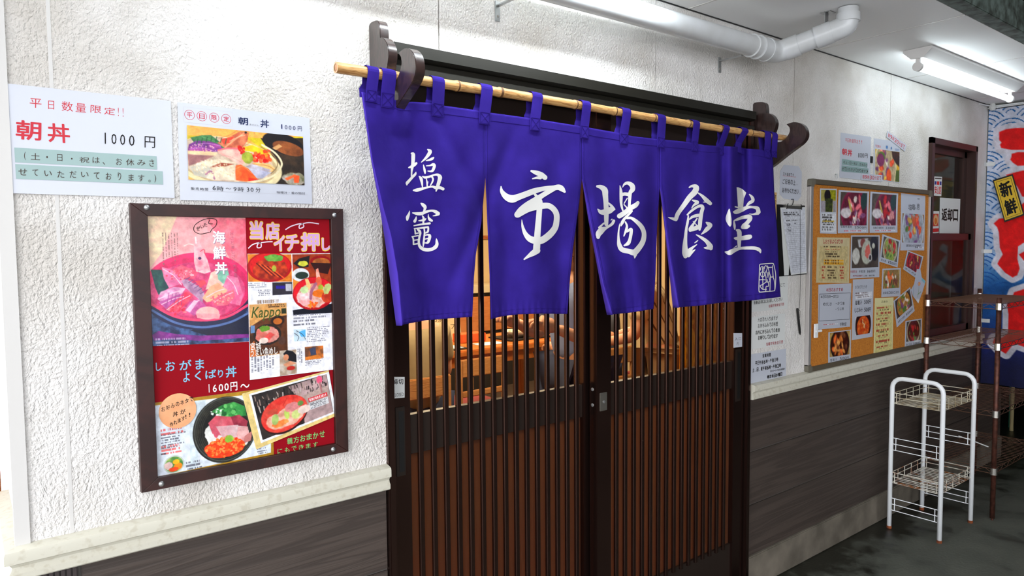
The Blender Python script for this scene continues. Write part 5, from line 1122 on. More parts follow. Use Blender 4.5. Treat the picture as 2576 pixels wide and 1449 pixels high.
def roe_page(p):    # detail at (330, 860), 3.7145
    c = p.c; c.fill((186, 150, 58), (160, 126, 44), 30, 0.6)
    p.P([(212, 596), (1035, 500), (1310, 470), (1306, 1035), (238, 1262)], (226, 232, 240)); p.P([(548, 560), (700, 540), (610, 1180), (550, 1200)], (216, 226, 232)); p.P([(600, 560), (690, 555), (690, 730), (585, 745)], (206, 216, 222))
    p.E(880, 820, 300, 310, (44, 46, 44), c2=(66, 66, 60)); p.E(885, 815, 262, 272, (30, 30, 28), c2=(58, 56, 48)); p.E(885, 815, 292, 300, (96, 98, 92), ring=0.03)
    for k in range(4): p.E(885, 815, 270 - k * 16, 280 - k * 16, (74, 74, 66), ring=0.02)
    p.E(900, 880, 205, 190, (226, 226, 222), wob=0.3); p.P([(750, 650), (850, 590), (960, 560), (1060, 600), (1080, 690), (960, 700), (860, 710)], (54, 128, 70), c2=(96, 170, 100)); p.S(900, 640, 140, 50, 26, 24, [(70, 150, 84), (120, 190, 120), (44, 104, 60)], 8); p.S(800, 660, 60, 30, 14, 12, [(226, 236, 226), (170, 210, 170)], 9)
    p.P([(720, 760), (790, 690), (950, 700), (960, 780), (870, 880), (760, 860)], (196, 96, 110), c2=(214, 130, 140)); p.P([(930, 700), (1010, 680), (1090, 740), (1080, 790), (960, 780)], (150, 60, 80), c2=(186, 90, 104)); p.P([(730, 760), (780, 890), (800, 900), (850, 820)], (206, 110, 126))
    p.P([(790, 790), (1000, 775), (1010, 830), (960, 920), (870, 920)], (226, 206, 206), c2=(214, 176, 180)); p.P([(1000, 790), (1090, 790), (1100, 860), (1060, 930), (980, 900)], (216, 160, 160), c2=(230, 190, 188)); p.P([(1060, 880), (1130, 830), (1120, 920), (1050, 950)], (200, 140, 136))
    p.E(880, 990, 190, 90, (226, 84, 40), wob=0.2); p.S(880, 980, 180, 90, 170, 13, [(240, 100, 46), (250, 136, 70), (226, 70, 36), (252, 160, 100)], 10); p.E(915, 905, 42, 34, (150, 190, 80), wob=0.3, c2=(176, 206, 104))
    p.T(272, 820, 500, 860, 2, (214, 96, 96)); p.T(276, 870, 515, 975, 6, (110, 110, 120)); p.T(278, 978, 510, 1035, 3, (222, 110, 106)); p.T(280, 1042, 360, 1056, 1, (80, 80, 90)); p.T(510, 1125, 690, 1180, 3, (110, 110, 120)); p.T(1175, 1000, 1290, 1040, 3, (130, 130, 140))
    p.E(400, 1145, 90, 82, (200, 206, 200)); p.E(400, 1145, 78, 70, (86, 140, 84), c2=(180, 196, 120)); p.E(440, 1160, 36, 30, (226, 150, 50), wob=0.4); p.E(350, 1160, 34, 34, (226, 200, 196), wob=0.4); p.E(400, 1190, 40, 20, (222, 90, 50), wob=0.4); p.E(420, 1120, 30, 22, (240, 190, 60))
a = W(384, 1014, YP); b = W(689, 1146.5, YP); tl = W(612, 984, YP)
S = Sheet([Vector((a.x, YP, a.z)), Vector((b.x, YP, a.z)), Vector((b.x, YP, b.z)), Vector((a.x, YP, b.z))], M_PAPER, thick=0.0006)
S.paint(0, 0, 1, 1, lambda c: roe_page(PM(c, S, 330, 860, 3.7145, (0, 0, 1, 1), (800, 850))), 260)
S.build('roe_bowl_print', 'gold-edged print of a dark bowl with orange roe, bottom left in the brown frame', 'print')

def tilted_photo(c):
    c.fill((226, 206, 150)); c.rect(0.07, 0.035, 1.0, 0.93, (238, 240, 244))
    c.rect(0.095, 0.07, 0.965, 0.89, (70, 62, 60), (40, 36, 38), 8)
    c.poly([(0.5, 0.1), (0.965, 0.07), (0.965, 0.89), (0.60, 0.89), (0.62, 0.5)], (170, 150, 150), (200, 176, 176), 7); r = random.Random(3)
    for i in range(90):
        u, v = r.uniform(0.1, 0.95), r.uniform(0.08, 0.34 + 0.0); c.line([(u, v), (u + r.uniform(-0.01, 0.01), v + r.uniform(0.03, 0.1))], r.uniform(0.006, 0.014), r.choice([(30, 26, 28), (96, 84, 80), (180, 160, 150), (206, 196, 190), (60, 50, 50)]))
    c.poly([(0.62, 0.36), (0.96, 0.30), (0.96, 0.55), (0.66, 0.62)], (196, 176, 170), (176, 156, 150)); c.ell(0.87, 0.14, 0.035, 0.05, (222, 110, 140)); c.line([(0.87, 0.2), (0.87, 0.4)], 0.02, (176, 130, 130))
    c.ell(0.40, 0.60, 0.275, 0.20, (60, 26, 26), rot=-0.12); c.ell(0.40, 0.57, 0.275, 0.195, (206, 70, 62), rot=-0.12, c2=(222, 104, 90)); c.ell(0.40, 0.66, 0.22, 0.10, (222, 170, 150), wob=0.4, c2=(240, 206, 190))
    c.ell(0.33, 0.72, 0.09, 0.035, (232, 140, 80), wob=0.5, c2=(240, 170, 110)); c.ell(0.28, 0.62, 0.04, 0.06, (176, 196, 130), rot=0.3); c.ell(0.42, 0.60, 0.03, 0.055, (190, 206, 120)); c.ell(0.52, 0.66, 0.05, 0.05, (206, 214, 150), rot=0.5); c.ell(0.50, 0.50, 0.09, 0.05, (214, 150, 150), wob=0.5); c.ell(0.60, 0.48, 0.035, 0.03, (120, 150, 90)); c.ell(0.63, 0.62, 0.08, 0.05, (232, 214, 206), wob=0.3)
    c.line([(0.40, 0.42), (0.46, 0.30)], 0.008, (190, 60, 50)); c.ell(0.28, 0.47, 0.06, 0.03, (196, 96, 80), wob=0.5)
    c.rect(0.70, 0.44, 0.93, 0.52, (206, 50, 64)); c.rect(0.70, 0.54, 0.93, 0.68, (214, 214, 216)); c.smalltext(0.71, 0.55, 0.92, 0.67, 4, (90, 90, 96)); c.smalltext(0.71, 0.455, 0.92, 0.505, 1, (250, 240, 240), fill=1.0)
S = Sheet(crop_quad([(608.6, 990.6), (826.7, 931.3), (847, 1045.8), (644.4, 1130.6)], YP - 0.0014), M_PAPER, thick=0.0006)
S.paint(0, 0, 1, 1, tilted_photo, 200); S.text('しおがまよくばり丼', 0.715, 0.452, 0.92, 0.512, ink((248, 240, 240)), bold=0.01)
S.build('tilted_bowl_photo', 'tilted cream-bordered photo of a red bowl, lower right in the brown frame', 'photo')

c0 = W(447.5, 1033.5, YP - 0.002)
rx = (W(494.8, 1033, YP).x - W(400, 1033, YP).x) / 2; rz = (W(447, 990, YP).z - W(447, 1077.5, YP).z) / 2
S = Sheet([c0 + Vector((-rx, 0, rz)), c0 + Vector((rx, 0, rz)), c0 + Vector((rx, 0, -rz)), c0 + Vector((-rx, 0, -rz))], None)
mb = S.mb; ORG = mat('orange_card', (238, 176, 130), rough=0.7, mottle=(30, 0.3, (230, 160, 112)))
rim = [(0.5 + 0.5 * math.cos(2 * math.pi * i / 40), 0.5 + 0.5 * math.sin(2 * math.pi * i / 40)) for i in range(40)]
mb.add([S.P(u, v, 0.0) for u, v in rim] + [S.P(u, v, -0.001) for u, v in rim], [tuple(range(40)), tuple(range(79, 39, -1))] + [(i, (i + 1) % 40, (i + 1) % 40 + 40, i + 40) for i in range(40)], ORG)
for i, ch in enumerate('お好みのネタで'): S.text(ch, 0.07 + i * 0.125, 0.33 - i * 0.03, 0.17 + i * 0.125, 0.46 - i * 0.03, INK, bold=0.015)
for i, ch in enumerate('丼が'): S.text(ch, 0.36 + i * 0.2, 0.51 - i * 0.04, 0.50 + i * 0.2, 0.65 - i * 0.04, INK, bold=0.015)
for i, ch in enumerate('作れます!!'): S.text(ch, 0.27 + i * 0.105, 0.80 - i * 0.04, (0.36 if ch != '!' else 0.30) + i * 0.105, 0.92 - i * 0.04, INK, bold=0.015)
S.build('round_note', 'round orange paper note with black handwriting stuck in the brown frame', 'note')

# ================================================================== notices, clipboard and board on the right
def sheet(name, label, cat, pts, y, m=M_PAPER, group=None, curl=0.0, thick=0.0006):
    S = Sheet(crop_quad(pts, y), m, curl=curl, thick=thick); S.meta = (name, label, cat, group); return S
def done(S): return S.build(*S.meta)
def TX(S, ox, oy, sc, rows):
    for r in rows:
        t, a, b, c, d = r[:5]; m = r[5] if len(r) > 5 else INK; k = r[6] if len(r) > 6 else {}
        S.ptext(t, (ox + a / sc, oy + b / sc), (ox + c / sc, oy + d / sc), m, **k)
DRED = ink((166, 40, 54)); BOLD = dict(bold=0.03)
# slanted text line: characters spread from left box to right box
def LINE(S, text, ox, oy, sc, x0, y0, x1, y1, h, m=INK, **k):
    """x0,y0 / x1,y1: middle of the left and right end of the line in the detail; h its height"""
    n = len(text); w = (x1 - x0) / n
    for i, ch in enumerate(text):
        if ch == ' ': continue
        cx = x0 + w * (i + 0.5); cy = lerp(y0, y1, (i + 0.5) / n); hh = h; ww = w * 0.84
        if ch in '、。・': ww *= 0.3; hh = h * 0.25; cy += h * (0.35 if ch != '・' else 0)
        elif ch in '〜ー': hh = h * 0.25
        elif ch in '1!|': ww *= 0.35
        u, v = S.uv(ox + cx / sc, oy + cy / sc); u2, v2 = S.uv(ox + (cx + ww / 2) / sc, oy + cy / sc); u3, v3 = S.uv(ox + cx / sc, oy + (cy + hh / 2) / sc)
        S.text(ch, u - abs(u2 - u), v - abs(v3 - v), u + abs(u2 - u), v + abs(v3 - v), m, **k)

S = sheet('door_notice', 'white notice right of the door, topmost of three, partly behind the curtain', 'notice', [(1888, 694), (1982, 694), (1981, 776), (1888, 785.6)], -0.0010, M_PAPER2, 'typed notices beside the door')
LINE(S, 'お食事はセルフサービスにて', 1860, 680, 4.26, 130, 190, 490, 160, 38); LINE(S, 'お願いいたします', 1860, 680, 4.26, 180, 260, 440, 240, 38)
LINE(S, '食後返却口にお返しください', 1860, 680, 4.26, 150, 350, 462, 318, 38); LINE(S, '塩竈市場食堂只野', 1860, 680, 4.26, 312, 392, 480, 376, 32, DRED); done(S)
S = sheet('door_notice', 'white notice right of the door, middle one of three, about bringing food in', 'notice', [(1888.6, 798.5), (1975, 788.5), (1973.8, 866.6), (1887.7, 879.5)], -0.0010, M_PAPER2, 'typed notices beside the door')
for t, a, b, c, d in (('大変恐れ入りますが', 196, 532, 412, 508), ('お持ち込みでの料理', 196, 596, 412, 572), ('店内に持ち込んでの飲食', 170, 668, 434, 634), ('お断りしております', 196, 724, 412, 698)): LINE(S, t, 1860, 680, 4.26, a, b, c, d, 44, bold=0.012)
LINE(S, '塩竈市場食堂只野', 1860, 680, 4.26, 282, 790, 466, 762, 34, DRED); done(S)
S = sheet('door_notice', 'white opening hours notice right of the door, lowest of three', 'notice', [(1886.3, 892), (1977.4, 877), (1977.4, 947.6), (1885, 966)], -0.0010, M_PAPER, 'typed notices beside the door')
for t, a, b, c, d, h in (('営業時間', 246, 918, 338, 904, 40), ('平日午前6時〜午後1時', 168, 998, 414, 952, 44), ('土、日、祝午前6時〜午後2時', 138, 1072, 442, 1014, 44), ('ラストオーダー午前11時30分', 322, 1082, 482, 1052, 20), ('※定休日水曜日', 290, 1142, 452, 1108, 40)): LINE(S, t, 1860, 680, 4.26, a, b, c, d, h, bold=0.035 if h > 30 else 0.01)
done(S)
# octagonal waiting notice
S = Sheet(crop_quad([(1962, 414), (2017, 417), (2016, 503), (1961, 500)], -0.0015), None); S.meta = ('waiting_notice', 'white eight-sided notice with black brush writing above the clipboard', 'notice', None)
oc = [S.uv(*q) for q in ((1972.7, 414.6), (2009, 418), (2017, 432), (2015.6, 491), (2006, 503), (1971, 498.7), (1961.6, 487.6), (1963, 430.5))]
n = len(oc); S.mb.add([S.P(u, v, 0) for u, v in oc] + [S.P(u, v, -0.0012) for u, v in oc], [tuple(range(n)), tuple(range(2 * n - 1, n - 1, -1))] + [(i, (i + 1) % n, (i + 1) % n + n, i + n) for i in range(n)], M_PAPER)
for t, a, b, c, d, h in (('只今満席です。', 345, 622, 448, 632, 26), ('ご記名の上、', 340, 680, 466, 690, 40), ('お待ちください。', 338, 748, 488, 760, 38)): LINE(S, t, 1860, 240, 3.15, a, b, c, d, h, bold=0.015)
S.line([S.uv(1860 + 343 / 3.15, 240 + 636 / 3.15), S.uv(1860 + 446 / 3.15, 240 + 646 / 3.15)], 0.001, RED); done(S)
# wooden plate half behind the curtain
S = sheet('wooden_plate', 'narrow pale wooden plate on the wall showing beside the curtain edge', 'sign', [(1930, 484), (1954, 484), (1953, 585), (1930, 585)], -0.004, mat('pale_wood', (206, 164, 104), rough=0.6), thick=0.004)
LINE(S, '食', 1860, 240, 3.15, 262, 800, 296, 800, 34); LINE(S, '堂', 1860, 240, 3.15, 262, 845, 296, 845, 34); done(S)

# clipboard with its sheets, hanging from a hook
def clipboard():
    q = crop_quad([(1954, 514), (2025, 517), (2030, 690), (1957, 696)], -0.004)
    root = empty('clipboard', ((q[0].x + q[1].x) / 2, -0.004, q[3].z), 'black clipboard with a waiting list clipped on, hanging beside the curtain', 'clipboard')
    S = Sheet(q, M_BLACK, thick=0.003); S.build('board', parent=root)
    for k, (pts, dd, cu) in enumerate(((((1973, 522), (2027, 521), (2031, 688), (1976, 690)), 0.006, 0.0), (((1963, 522), (2020, 524), (2008, 690), (1973, 692)), 0.008, 0.003))):
        S = Sheet(crop_quad(pts, -dd), M_PAPER2, thick=0.0004, curl=0.0)
        if k: # top sheets: curled list
            S = Sheet(crop_quad([(1963, 522), (2026, 521), (2029.5, 687), (1990, 692)], -dd), M_PAPER2, thick=0.0004)
            S.paint(0.02, 0.02, 0.98, 0.98, lambda c: (c.fill((214, 216, 222)), c.smalltext(0.08, 0.05, 0.9, 0.13, 3, (50, 50, 54)), c.smalltext(0.15, 0.17, 0.8, 0.20, 1, (70, 70, 74)), [c.line([(0.12, 0.22 + 0.03 * i), (0.95, 0.22 + 0.03 * i)], 0.004, (150, 152, 160)) for i in range(25)], c.line([(0.42, 0.2), (0.42, 0.95)], 0.005, (150, 152, 160)), c.smalltext(0.14, 0.225, 0.36, 0.36, 5, (80, 80, 90)), c.smalltext(0.5, 0.22, 0.6, 0.25, 1, (40, 40, 50))), 60)
        else:
            S = Sheet(crop_quad([(1963, 523), (1992, 523), (1984, 692), (1973, 693)], -dd), M_PAPER2, thick=0.0004)
        S.build('paper_sheet', parent=root)
    a = W(1976, 519, -0.006); b = W(2013, 521, -0.006); mb = MB()
    mb.prism([(-0.004, a.z + 0.012), (-0.013, a.z + 0.004), (-0.010, a.z - 0.010), (-0.004, a.z - 0.006)], 'x', a.x, b.x, M_CHROME); mb.tube([(a.x, -0.012, a.z - 0.012), (a.x, -0.014, a.z), (a.x + 0.008, -0.014, a.z + 0.012)], 0.002, M_BLACK, n=6); mb.tube([(b.x, -0.012, a.z - 0.012), (b.x, -0.014, a.z), (b.x - 0.008, -0.014, a.z + 0.012)], 0.002, M_BLACK, n=6)
    mb.build('clip', root)
    h = W(1994, 508, -0.008); mb = MB(); mb.tube([(h.x, -0.001, h.z + 0.012), (h.x, -0.012, h.z + 0.012), (h.x, -0.012, h.z), (h.x, -0.006, h.z - 0.016)], 0.0016, M_BLACK, n=6); mb.build('hook', root)
    return root
clipboard()
root = empty('hanging_pen', W(2010, 845, -0.016), 'black ballpoint pen hanging on a thin string below the clipboard', 'pen')
p0 = W(2013, 528, -0.016); p1 = W(2014, 690, -0.014); p2 = W(2011, 776, -0.006)
mb = MB(); mb.tube(catmull([tuple(p0), tuple(p1), tuple(p2)], 8), 0.0009, M_BLACK, n=5); mb.build('string', root)
a = W(2006, 776, -0.008); b = W(2013, 843, -0.008); d = (b - a)
mb = MB(); mb.tube([a, a + d * 0.05, a + d * 0.9, b], [0.0045, 0.0052, 0.0048, 0.001], M_BLACK, n=12); mb.build('barrel', root, smooth=True)
mb = MB(); mb.tube([a + Vector((0.002, -0.005, -0.004)), a + Vector((0.009, -0.008, -0.012)), a + d * 0.35 + Vector((0.003, -0.006, 0))], 0.0012, M_CHROME, n=6); mb.build('clip', root)

# ---- small plates on the door leaves (they slide with them)
def plate(pts, y, m, rows, parent, nm):
    S = Sheet(crop_quad(pts, y), m, thick=0.0015)
    for t, u0, v0, u1, v1, mm, b in rows: S.text(t, u0, v0, u1, v1, mm, bold=b)
    return S.build(nm, parent=parent)
q = [(984, 948), (1018, 948), (1018, 1000), (986, 1003)]
plate(q, YL - 0.0015, M_PAPER2, [('締', 0.12, 0.10, 0.48, 0.36, INK, 0.02), ('切', 0.52, 0.10, 0.90, 0.36, INK, 0.02), ('CLOSED', 0.08, 0.76, 0.92, 0.92, INK, 0.0)], D1, 'closed_plate')
plate([(1846, 838), (1867, 838), (1867, 872), (1846, 875)], -0.0015, M_PAPER, [('入', 0.14, 0.28, 0.44, 0.52, INK, 0.015), ('口', 0.58, 0.30, 0.86, 0.50, GREY, 0.0), ('内', 0.34, 0.62, 0.58, 0.86, GREY, 0.0)], D2, 'entrance_plate')
M_FOIL = mat('torn_tape', (150, 156, 160), rough=0.4, metal=0.4, mottle=(120, 0.2, (40, 40, 40)))
for px, pa, pb in ((1717, 876, 904), (1718, 770, 790), (1824, 862, 888), (1824, 765, 788)):
    a = W(px - 3, pa, 0.006); b = W(px + 3, pb, 0.006); mb = MB(); r = random.Random(px + pa); vs = []; n = 7
    for i in range(n):
        z = lerp(a.z, b.z, i / (n - 1)); vs += [(a.x + r.uniform(-0.003, 0.003), 0.008 - r.uniform(0, 0.004), z), (b.x + r.uniform(-0.003, 0.003), 0.009 - r.uniform(0, 0.006), z)]
    mb.add(vs, [(2 * i, 2 * i + 1, 2 * i + 3, 2 * i + 2) for i in range(n - 1)], M_FOIL); o = mb.build('tape_scrap', D2); o['label'] = 'torn silver tape'

# ---- cork notice board
def notice_board():
    x0, x1, z0, z1 = 3.073, 4.395, 0.902, 1.797; yb = -0.020
    root = empty('notice_board', ((x0 + x1) / 2, 0, z0), 'cork notice board in a silver and grey frame covered with menu papers', 'notice board')
    ALU = mat('board_aluminium', (196, 192, 190), rough=0.3, metal=0.6); GP = mat('grey_corner', (104, 100, 88), rough=0.5); OL = mat('olive_rail', (88, 78, 62), rough=0.45)
    w = 0.024
    for nm, b, m in (('side_rail', (x0, x0 + w, yb, -0.001, z0 + 0.03, z1 - 0.03), ALU), ('side_rail', (x1 - w, x1, yb, -0.001, z0 + 0.03, z1 - 0.03), ALU), ('top_rail', (x0 + 0.03, x1 - 0.03, yb, -0.001, z1 - w, z1), OL), ('bottom_rail', (x0 + 0.03, x1 - 0.03, yb, -0.001, z0, z0 + w), OL)):
        mb = MB(); mb.box(*b, m, 0.002); mb.build(nm, root)
    for cx, sx in ((x0, 1), (x1, -1)):
        for cz, sz in ((z0, 1), (z1, -1)):
            r = 0.012; e = 0.036; pts = [(cx + sx * e, cz), (cx + sx * e, cz + sz * 0.026), (cx + sx * 0.026, cz + sz * 0.026), (cx + sx * 0.026, cz + sz * e), (cx, cz + sz * e)] + [(cx + sx * (r - r * math.cos(a)), cz + sz * (r - r * math.sin(a))) for a in (0.0, 0.4, 0.8, 1.2, 1.57)]
            mb = MB(); mb.prism(pts, 'y', yb - 0.002, -0.0005, GP); mb.build('corner_cap', root)
    mb = MB(); mb.box(x0 + w, x1 - w, -0.010, -0.002, z0 + w, z1 - w, M_CORK); mb.build('cork_panel', root)
    a = W(2049, 815, -0.022); b = W(2056, 849, -0.022); mb = MB()
    mb.box(a.x, b.x, -0.026, -0.018, b.z, a.z, M_WHITEPAINT, 0.001); mb.box(a.x - 0.002, b.x + 0.022, -0.034, -0.026, (a.z + b.z) / 2 - 0.006, (a.z + b.z) / 2 + 0.004, M_WHITEPAINT, 0.001); mb.build('latch', root)
    mb = MB(); c = W(2107, 441, -0.012); mb.tube([(c.x, -0.001, c.z + 0.006), (c.x, -0.010, c.z + 0.004), (c.x, -0.010, c.z - 0.014)], 0.003, M_STEEL, n=8); mb.build('hanger', root)
    return root
notice_board()
YB = -0.0112
def dish(c, u0, v0, u1, v1, bgc, bowl, inner, foods, seed=1, rot=0.0, rx=0.40, ry=0.30, cx=0.5, cy=0.55):
    """a photographed bowl inside the rectangle"""
    W_, H_ = u1 - u0, v1 - v0; c.rect(u0, v0, u1, v1, bgc[0], bgc[1], 7); a = H_ * c.a / W_
    X = lambda u: u0 + u * W_; Y = lambda v: v0 + v * H_
    keep = c.C.copy(); r = random.Random(seed)
    c.ell(X(cx), Y(cy), rx * W_, ry * W_ * 1.0, bowl, rot=rot); c.ell(X(cx), Y(cy - 0.01), rx * 0.9 * W_, ry * 0.88 * W_, inner, rot=rot, c2=tuple(max(0, q - 30) for q in inner))
    for k in range(26):
        t = r.uniform(0, 6.28); d = math.sqrt(r.random()) * 0.72; f = r.choice(foods)
        c.ell(X(cx + rx * d * math.cos(t)), Y(cy + ry * d * math.sin(t) / a), r.uniform(0.05, 0.12) * W_, r.uniform(0.03, 0.07) * W_, f, rot=r.uniform(0, 3), wob=0.4, c2=tuple(min(255, q + 34) for q in f))
    m = (c.U >= u0) & (c.U <= u1) & (c.V >= v0) & (c.V <= v1); c.C = np.where(m[..., None], c.C, keep)
PINK, ORNG, GRN_, WHT, REDD, PURP, BRN, YLW = (214, 120, 130), (226, 120, 60), (96, 130, 60), (222, 212, 204), (176, 34, 40), (130, 84, 120), (120, 74, 48), (214, 182, 90)
BG = 'papers pinned on the cork board'
def pap(name, label, cat, pts, m=M_PAPER, dy=0.0, curl=0.0): return sheet(name, label, cat, pts, YB - dy, m, BG, curl=curl, thick=0.0005)
o5 = (2020, 420, 2.683)
S = pap('menu_slip', 'narrow sheet with a dark plant photo, top left on the cork board', 'paper', [(2062, 474), (2104, 475), (2104, 588), (2062, 587)], curl=0.002)
S.paint(0.06, 0.03, 0.95, 0.52, lambda c: (c.fill((206, 190, 130), (150, 150, 90), 5), c.ell(0.45, 0.25, 0.22, 0.2, (36, 30, 34)), c.poly([(0.25, 0.4), (0.8, 0.35), (0.75, 1), (0.3, 1)], (56, 56, 44), c2=(96, 110, 50)), c.poly([(0.6, 0), (1, 0), (1, 0.45), (0.7, 0.4)], (176, 170, 50), c2=(130, 140, 40)), c.rect(0, 0.5, 0.3, 1, (176, 170, 176)), c.rect(0.8, 0.5, 1, 1, (170, 166, 170))), 44)
S.paint(0.06, 0.55, 0.95, 0.97, lambda c: (c.fill((222, 224, 228)), c.smalltext(0.08, 0.05, 0.9, 0.95, 7, (70, 66, 66)), c.rect(0.1, 0.36, 0.9, 0.44, (206, 182, 60)), c.smalltext(0.1, 0.37, 0.9, 0.43, 1, (60, 50, 30))), 44); done(S)
for lab, pts, sd, t in (('glossy sheet with a pink sashimi bowl photo, second along the cork board top', [(2108, 478), (2185, 482), (2183, 586), (2106, 587)], 4, '塩竈特選丼 2500円'), ('glossy sheet with a magenta-rimmed bowl photo, third along the cork board top', [(2188, 482), (2258, 487), (2256, 585), (2186, 586)], 9, '塩竈の海鮮丼 2200円')):
    S = pap('dish_sheet', lab, 'paper', pts, curl=0.0035)
    S.paint(0.07, 0.04, 0.94, 0.82, lambda c: (dish(c, 0, 0, 1, 1, ((92, 84, 78), (130, 116, 104)), (150, 50, 90), (130, 60, 84), [PINK, WHT, PURP, REDD, (206, 150, 150)], sd, rx=0.5, ry=0.42, cx=0.45 + 0.02 * sd, cy=0.6), c.poly([(0.28, 0.2), (0.34, 0.22), (0.46, 0.58), (0.38, 0.6)], (206, 190, 110)), c.ell(0.22, 0.62, 0.2, 0.09, (226, 220, 222), wob=0.3), c.ell(0.88, 0.25, 0.12, 0.16, (60, 84, 84))), 56)
    LINE(S, t, *o5, 250 if sd == 4 else 470, 402 if sd == 4 else 410, 425 if sd == 4 else 615, 408 if sd == 4 else 414, 15); S.paint(0.2, 0.93, 0.92, 0.965, lambda c: (c.fill((230, 230, 236)), c.smalltext(0, 0, 1, 1, 1, (206, 110, 120), fill=1)), 50); done(S)
S = pap('set_menu_sheet', 'sheet with brush title above a plate of mixed sashimi, top right on the cork board', 'paper', [(2267, 486), (2328, 493), (2325, 630), (2265, 630)])
TX(S, *o5, [('塩', 712, 250, 735, 292), ('竈', 735, 250, 757, 290), ('の', 757, 270, 764, 285), ('恵', 768, 245, 788, 290), ('特', 772, 210, 780, 222), ('別', 780, 210, 788, 222)])
S.paint(0.06, 0.345, 0.96, 0.86, lambda c: (dish(c, 0, 0, 1, 1, ((150, 120, 90), (176, 150, 110)), (206, 216, 222), (190, 196, 204), [(226, 110, 60), PURP, (222, 150, 110), GRN_, (214, 80, 60), (130, 90, 140), (206, 170, 90)], 6, rx=0.5, ry=0.55, cy=0.52), [c.line([(0.4 + 0.05 * i, 0.05 + 0.02 * i), (0.5 + 0.03 * i, 0.4)], 0.03, (206, 110, 70)) for i in range(5)]), 52)
LINE(S, '塩竈の膳（めぐみ）2980円', *o5, 695, 530, 798, 533, 16); S.paint(0.6, 0.93, 0.97, 0.965, lambda c: (c.fill((226, 228, 232)), c.smalltext(0, 0, 1, 1, 1, (110, 110, 120), fill=1)), 30); done(S)
S = pap('price_list', 'tan paper price list headed with red brush writing, left side of the cork board', 'paper', [(2056, 597), (2138, 598), (2136, 712), (2053, 711)], M_KRAFT)
LINE(S, 'しおがまよくばり丼', *o5, 135, 502, 270, 502, 30, DRED, bold=0.02)
S.paint(0.06, 0.19, 0.94, 0.97, lambda c: (c.fill((204, 190, 150)), c.smalltext(0.15, 0.0, 0.9, 0.055, 1, (80, 66, 50)), c.smalltext(0.2, 0.075, 0.85, 0.12, 1, (190, 80, 70)), c.smalltext(0.2, 0.14, 0.8, 0.34, 3, (90, 74, 56)), c.rect(0.33, 0.21, 0.46, 0.25, (30, 28, 26)), c.rect(0.45, 0.28, 0.57, 0.32, (30, 28, 26)), c.rect(0.16, 0.375, 0.85, 0.425, (222, 176, 70)), c.rect(0.16, 0.46, 0.85, 0.515, (222, 176, 70)), c.smalltext(0.2, 0.38, 0.8, 0.42, 1, (90, 60, 40), fill=1), c.smalltext(0.2, 0.465, 0.8, 0.51, 1, (90, 60, 40), fill=1), c.smalltext(0.1, 0.58, 0.22, 0.95, 5, (176, 70, 60)), c.smalltext(0.3, 0.58, 0.65, 0.95, 5, (90, 74, 56)), c.smalltext(0.72, 0.58, 0.9, 0.95, 5, (176, 70, 60))), 70); done(S)
S = pap('set_meal_sheet', 'white sheet with a tray of white dishes, centre left on the cork board', 'paper', [(2141, 592), (2213, 592), (2212, 697), (2139, 701)], dy=0.0006)
S.paint(0.04, 0.03, 0.96, 0.76, lambda c: (c.fill((112, 100, 88), (84, 76, 70), 6), c.poly([(0.2, 0.1), (0.6, 0.05), (0.5, 0.3), (0.25, 0.35)], (206, 206, 206)), c.ell(0.4, 0.2, 0.1, 0.08, (150, 96, 90)), c.ell(0.15, 0.62, 0.14, 0.14, (214, 212, 206), wob=0.2), c.ell(0.55, 0.5, 0.2, 0.22, (196, 198, 186), rot=0.5), c.ell(0.58, 0.48, 0.1, 0.12, (216, 130, 120), wob=0.5), c.ell(0.82, 0.2, 0.15, 0.12, (60, 62, 70)), c.ell(0.86, 0.5, 0.13, 0.16, (44, 40, 40)), c.ell(0.68, 0.68, 0.07, 0.07, (214, 214, 214)), c.ell(0.68, 0.68, 0.045, 0.045, (70, 60, 60)), c.ell(0.8, 0.3, 0.06, 0.05, (206, 206, 196))), 56)
LINE(S, '数量限定', *o5, 320, 707, 365, 706, 16, DRED); LINE(S, '市場定食 1600円', *o5, 375, 705, 485, 700, 18); LINE(S, '焼き魚は週替り', *o5, 335, 735, 400, 733, 12, DRED); LINE(S, 'ご飯・香の物', *o5, 405, 733, 480, 729, 11); done(S)
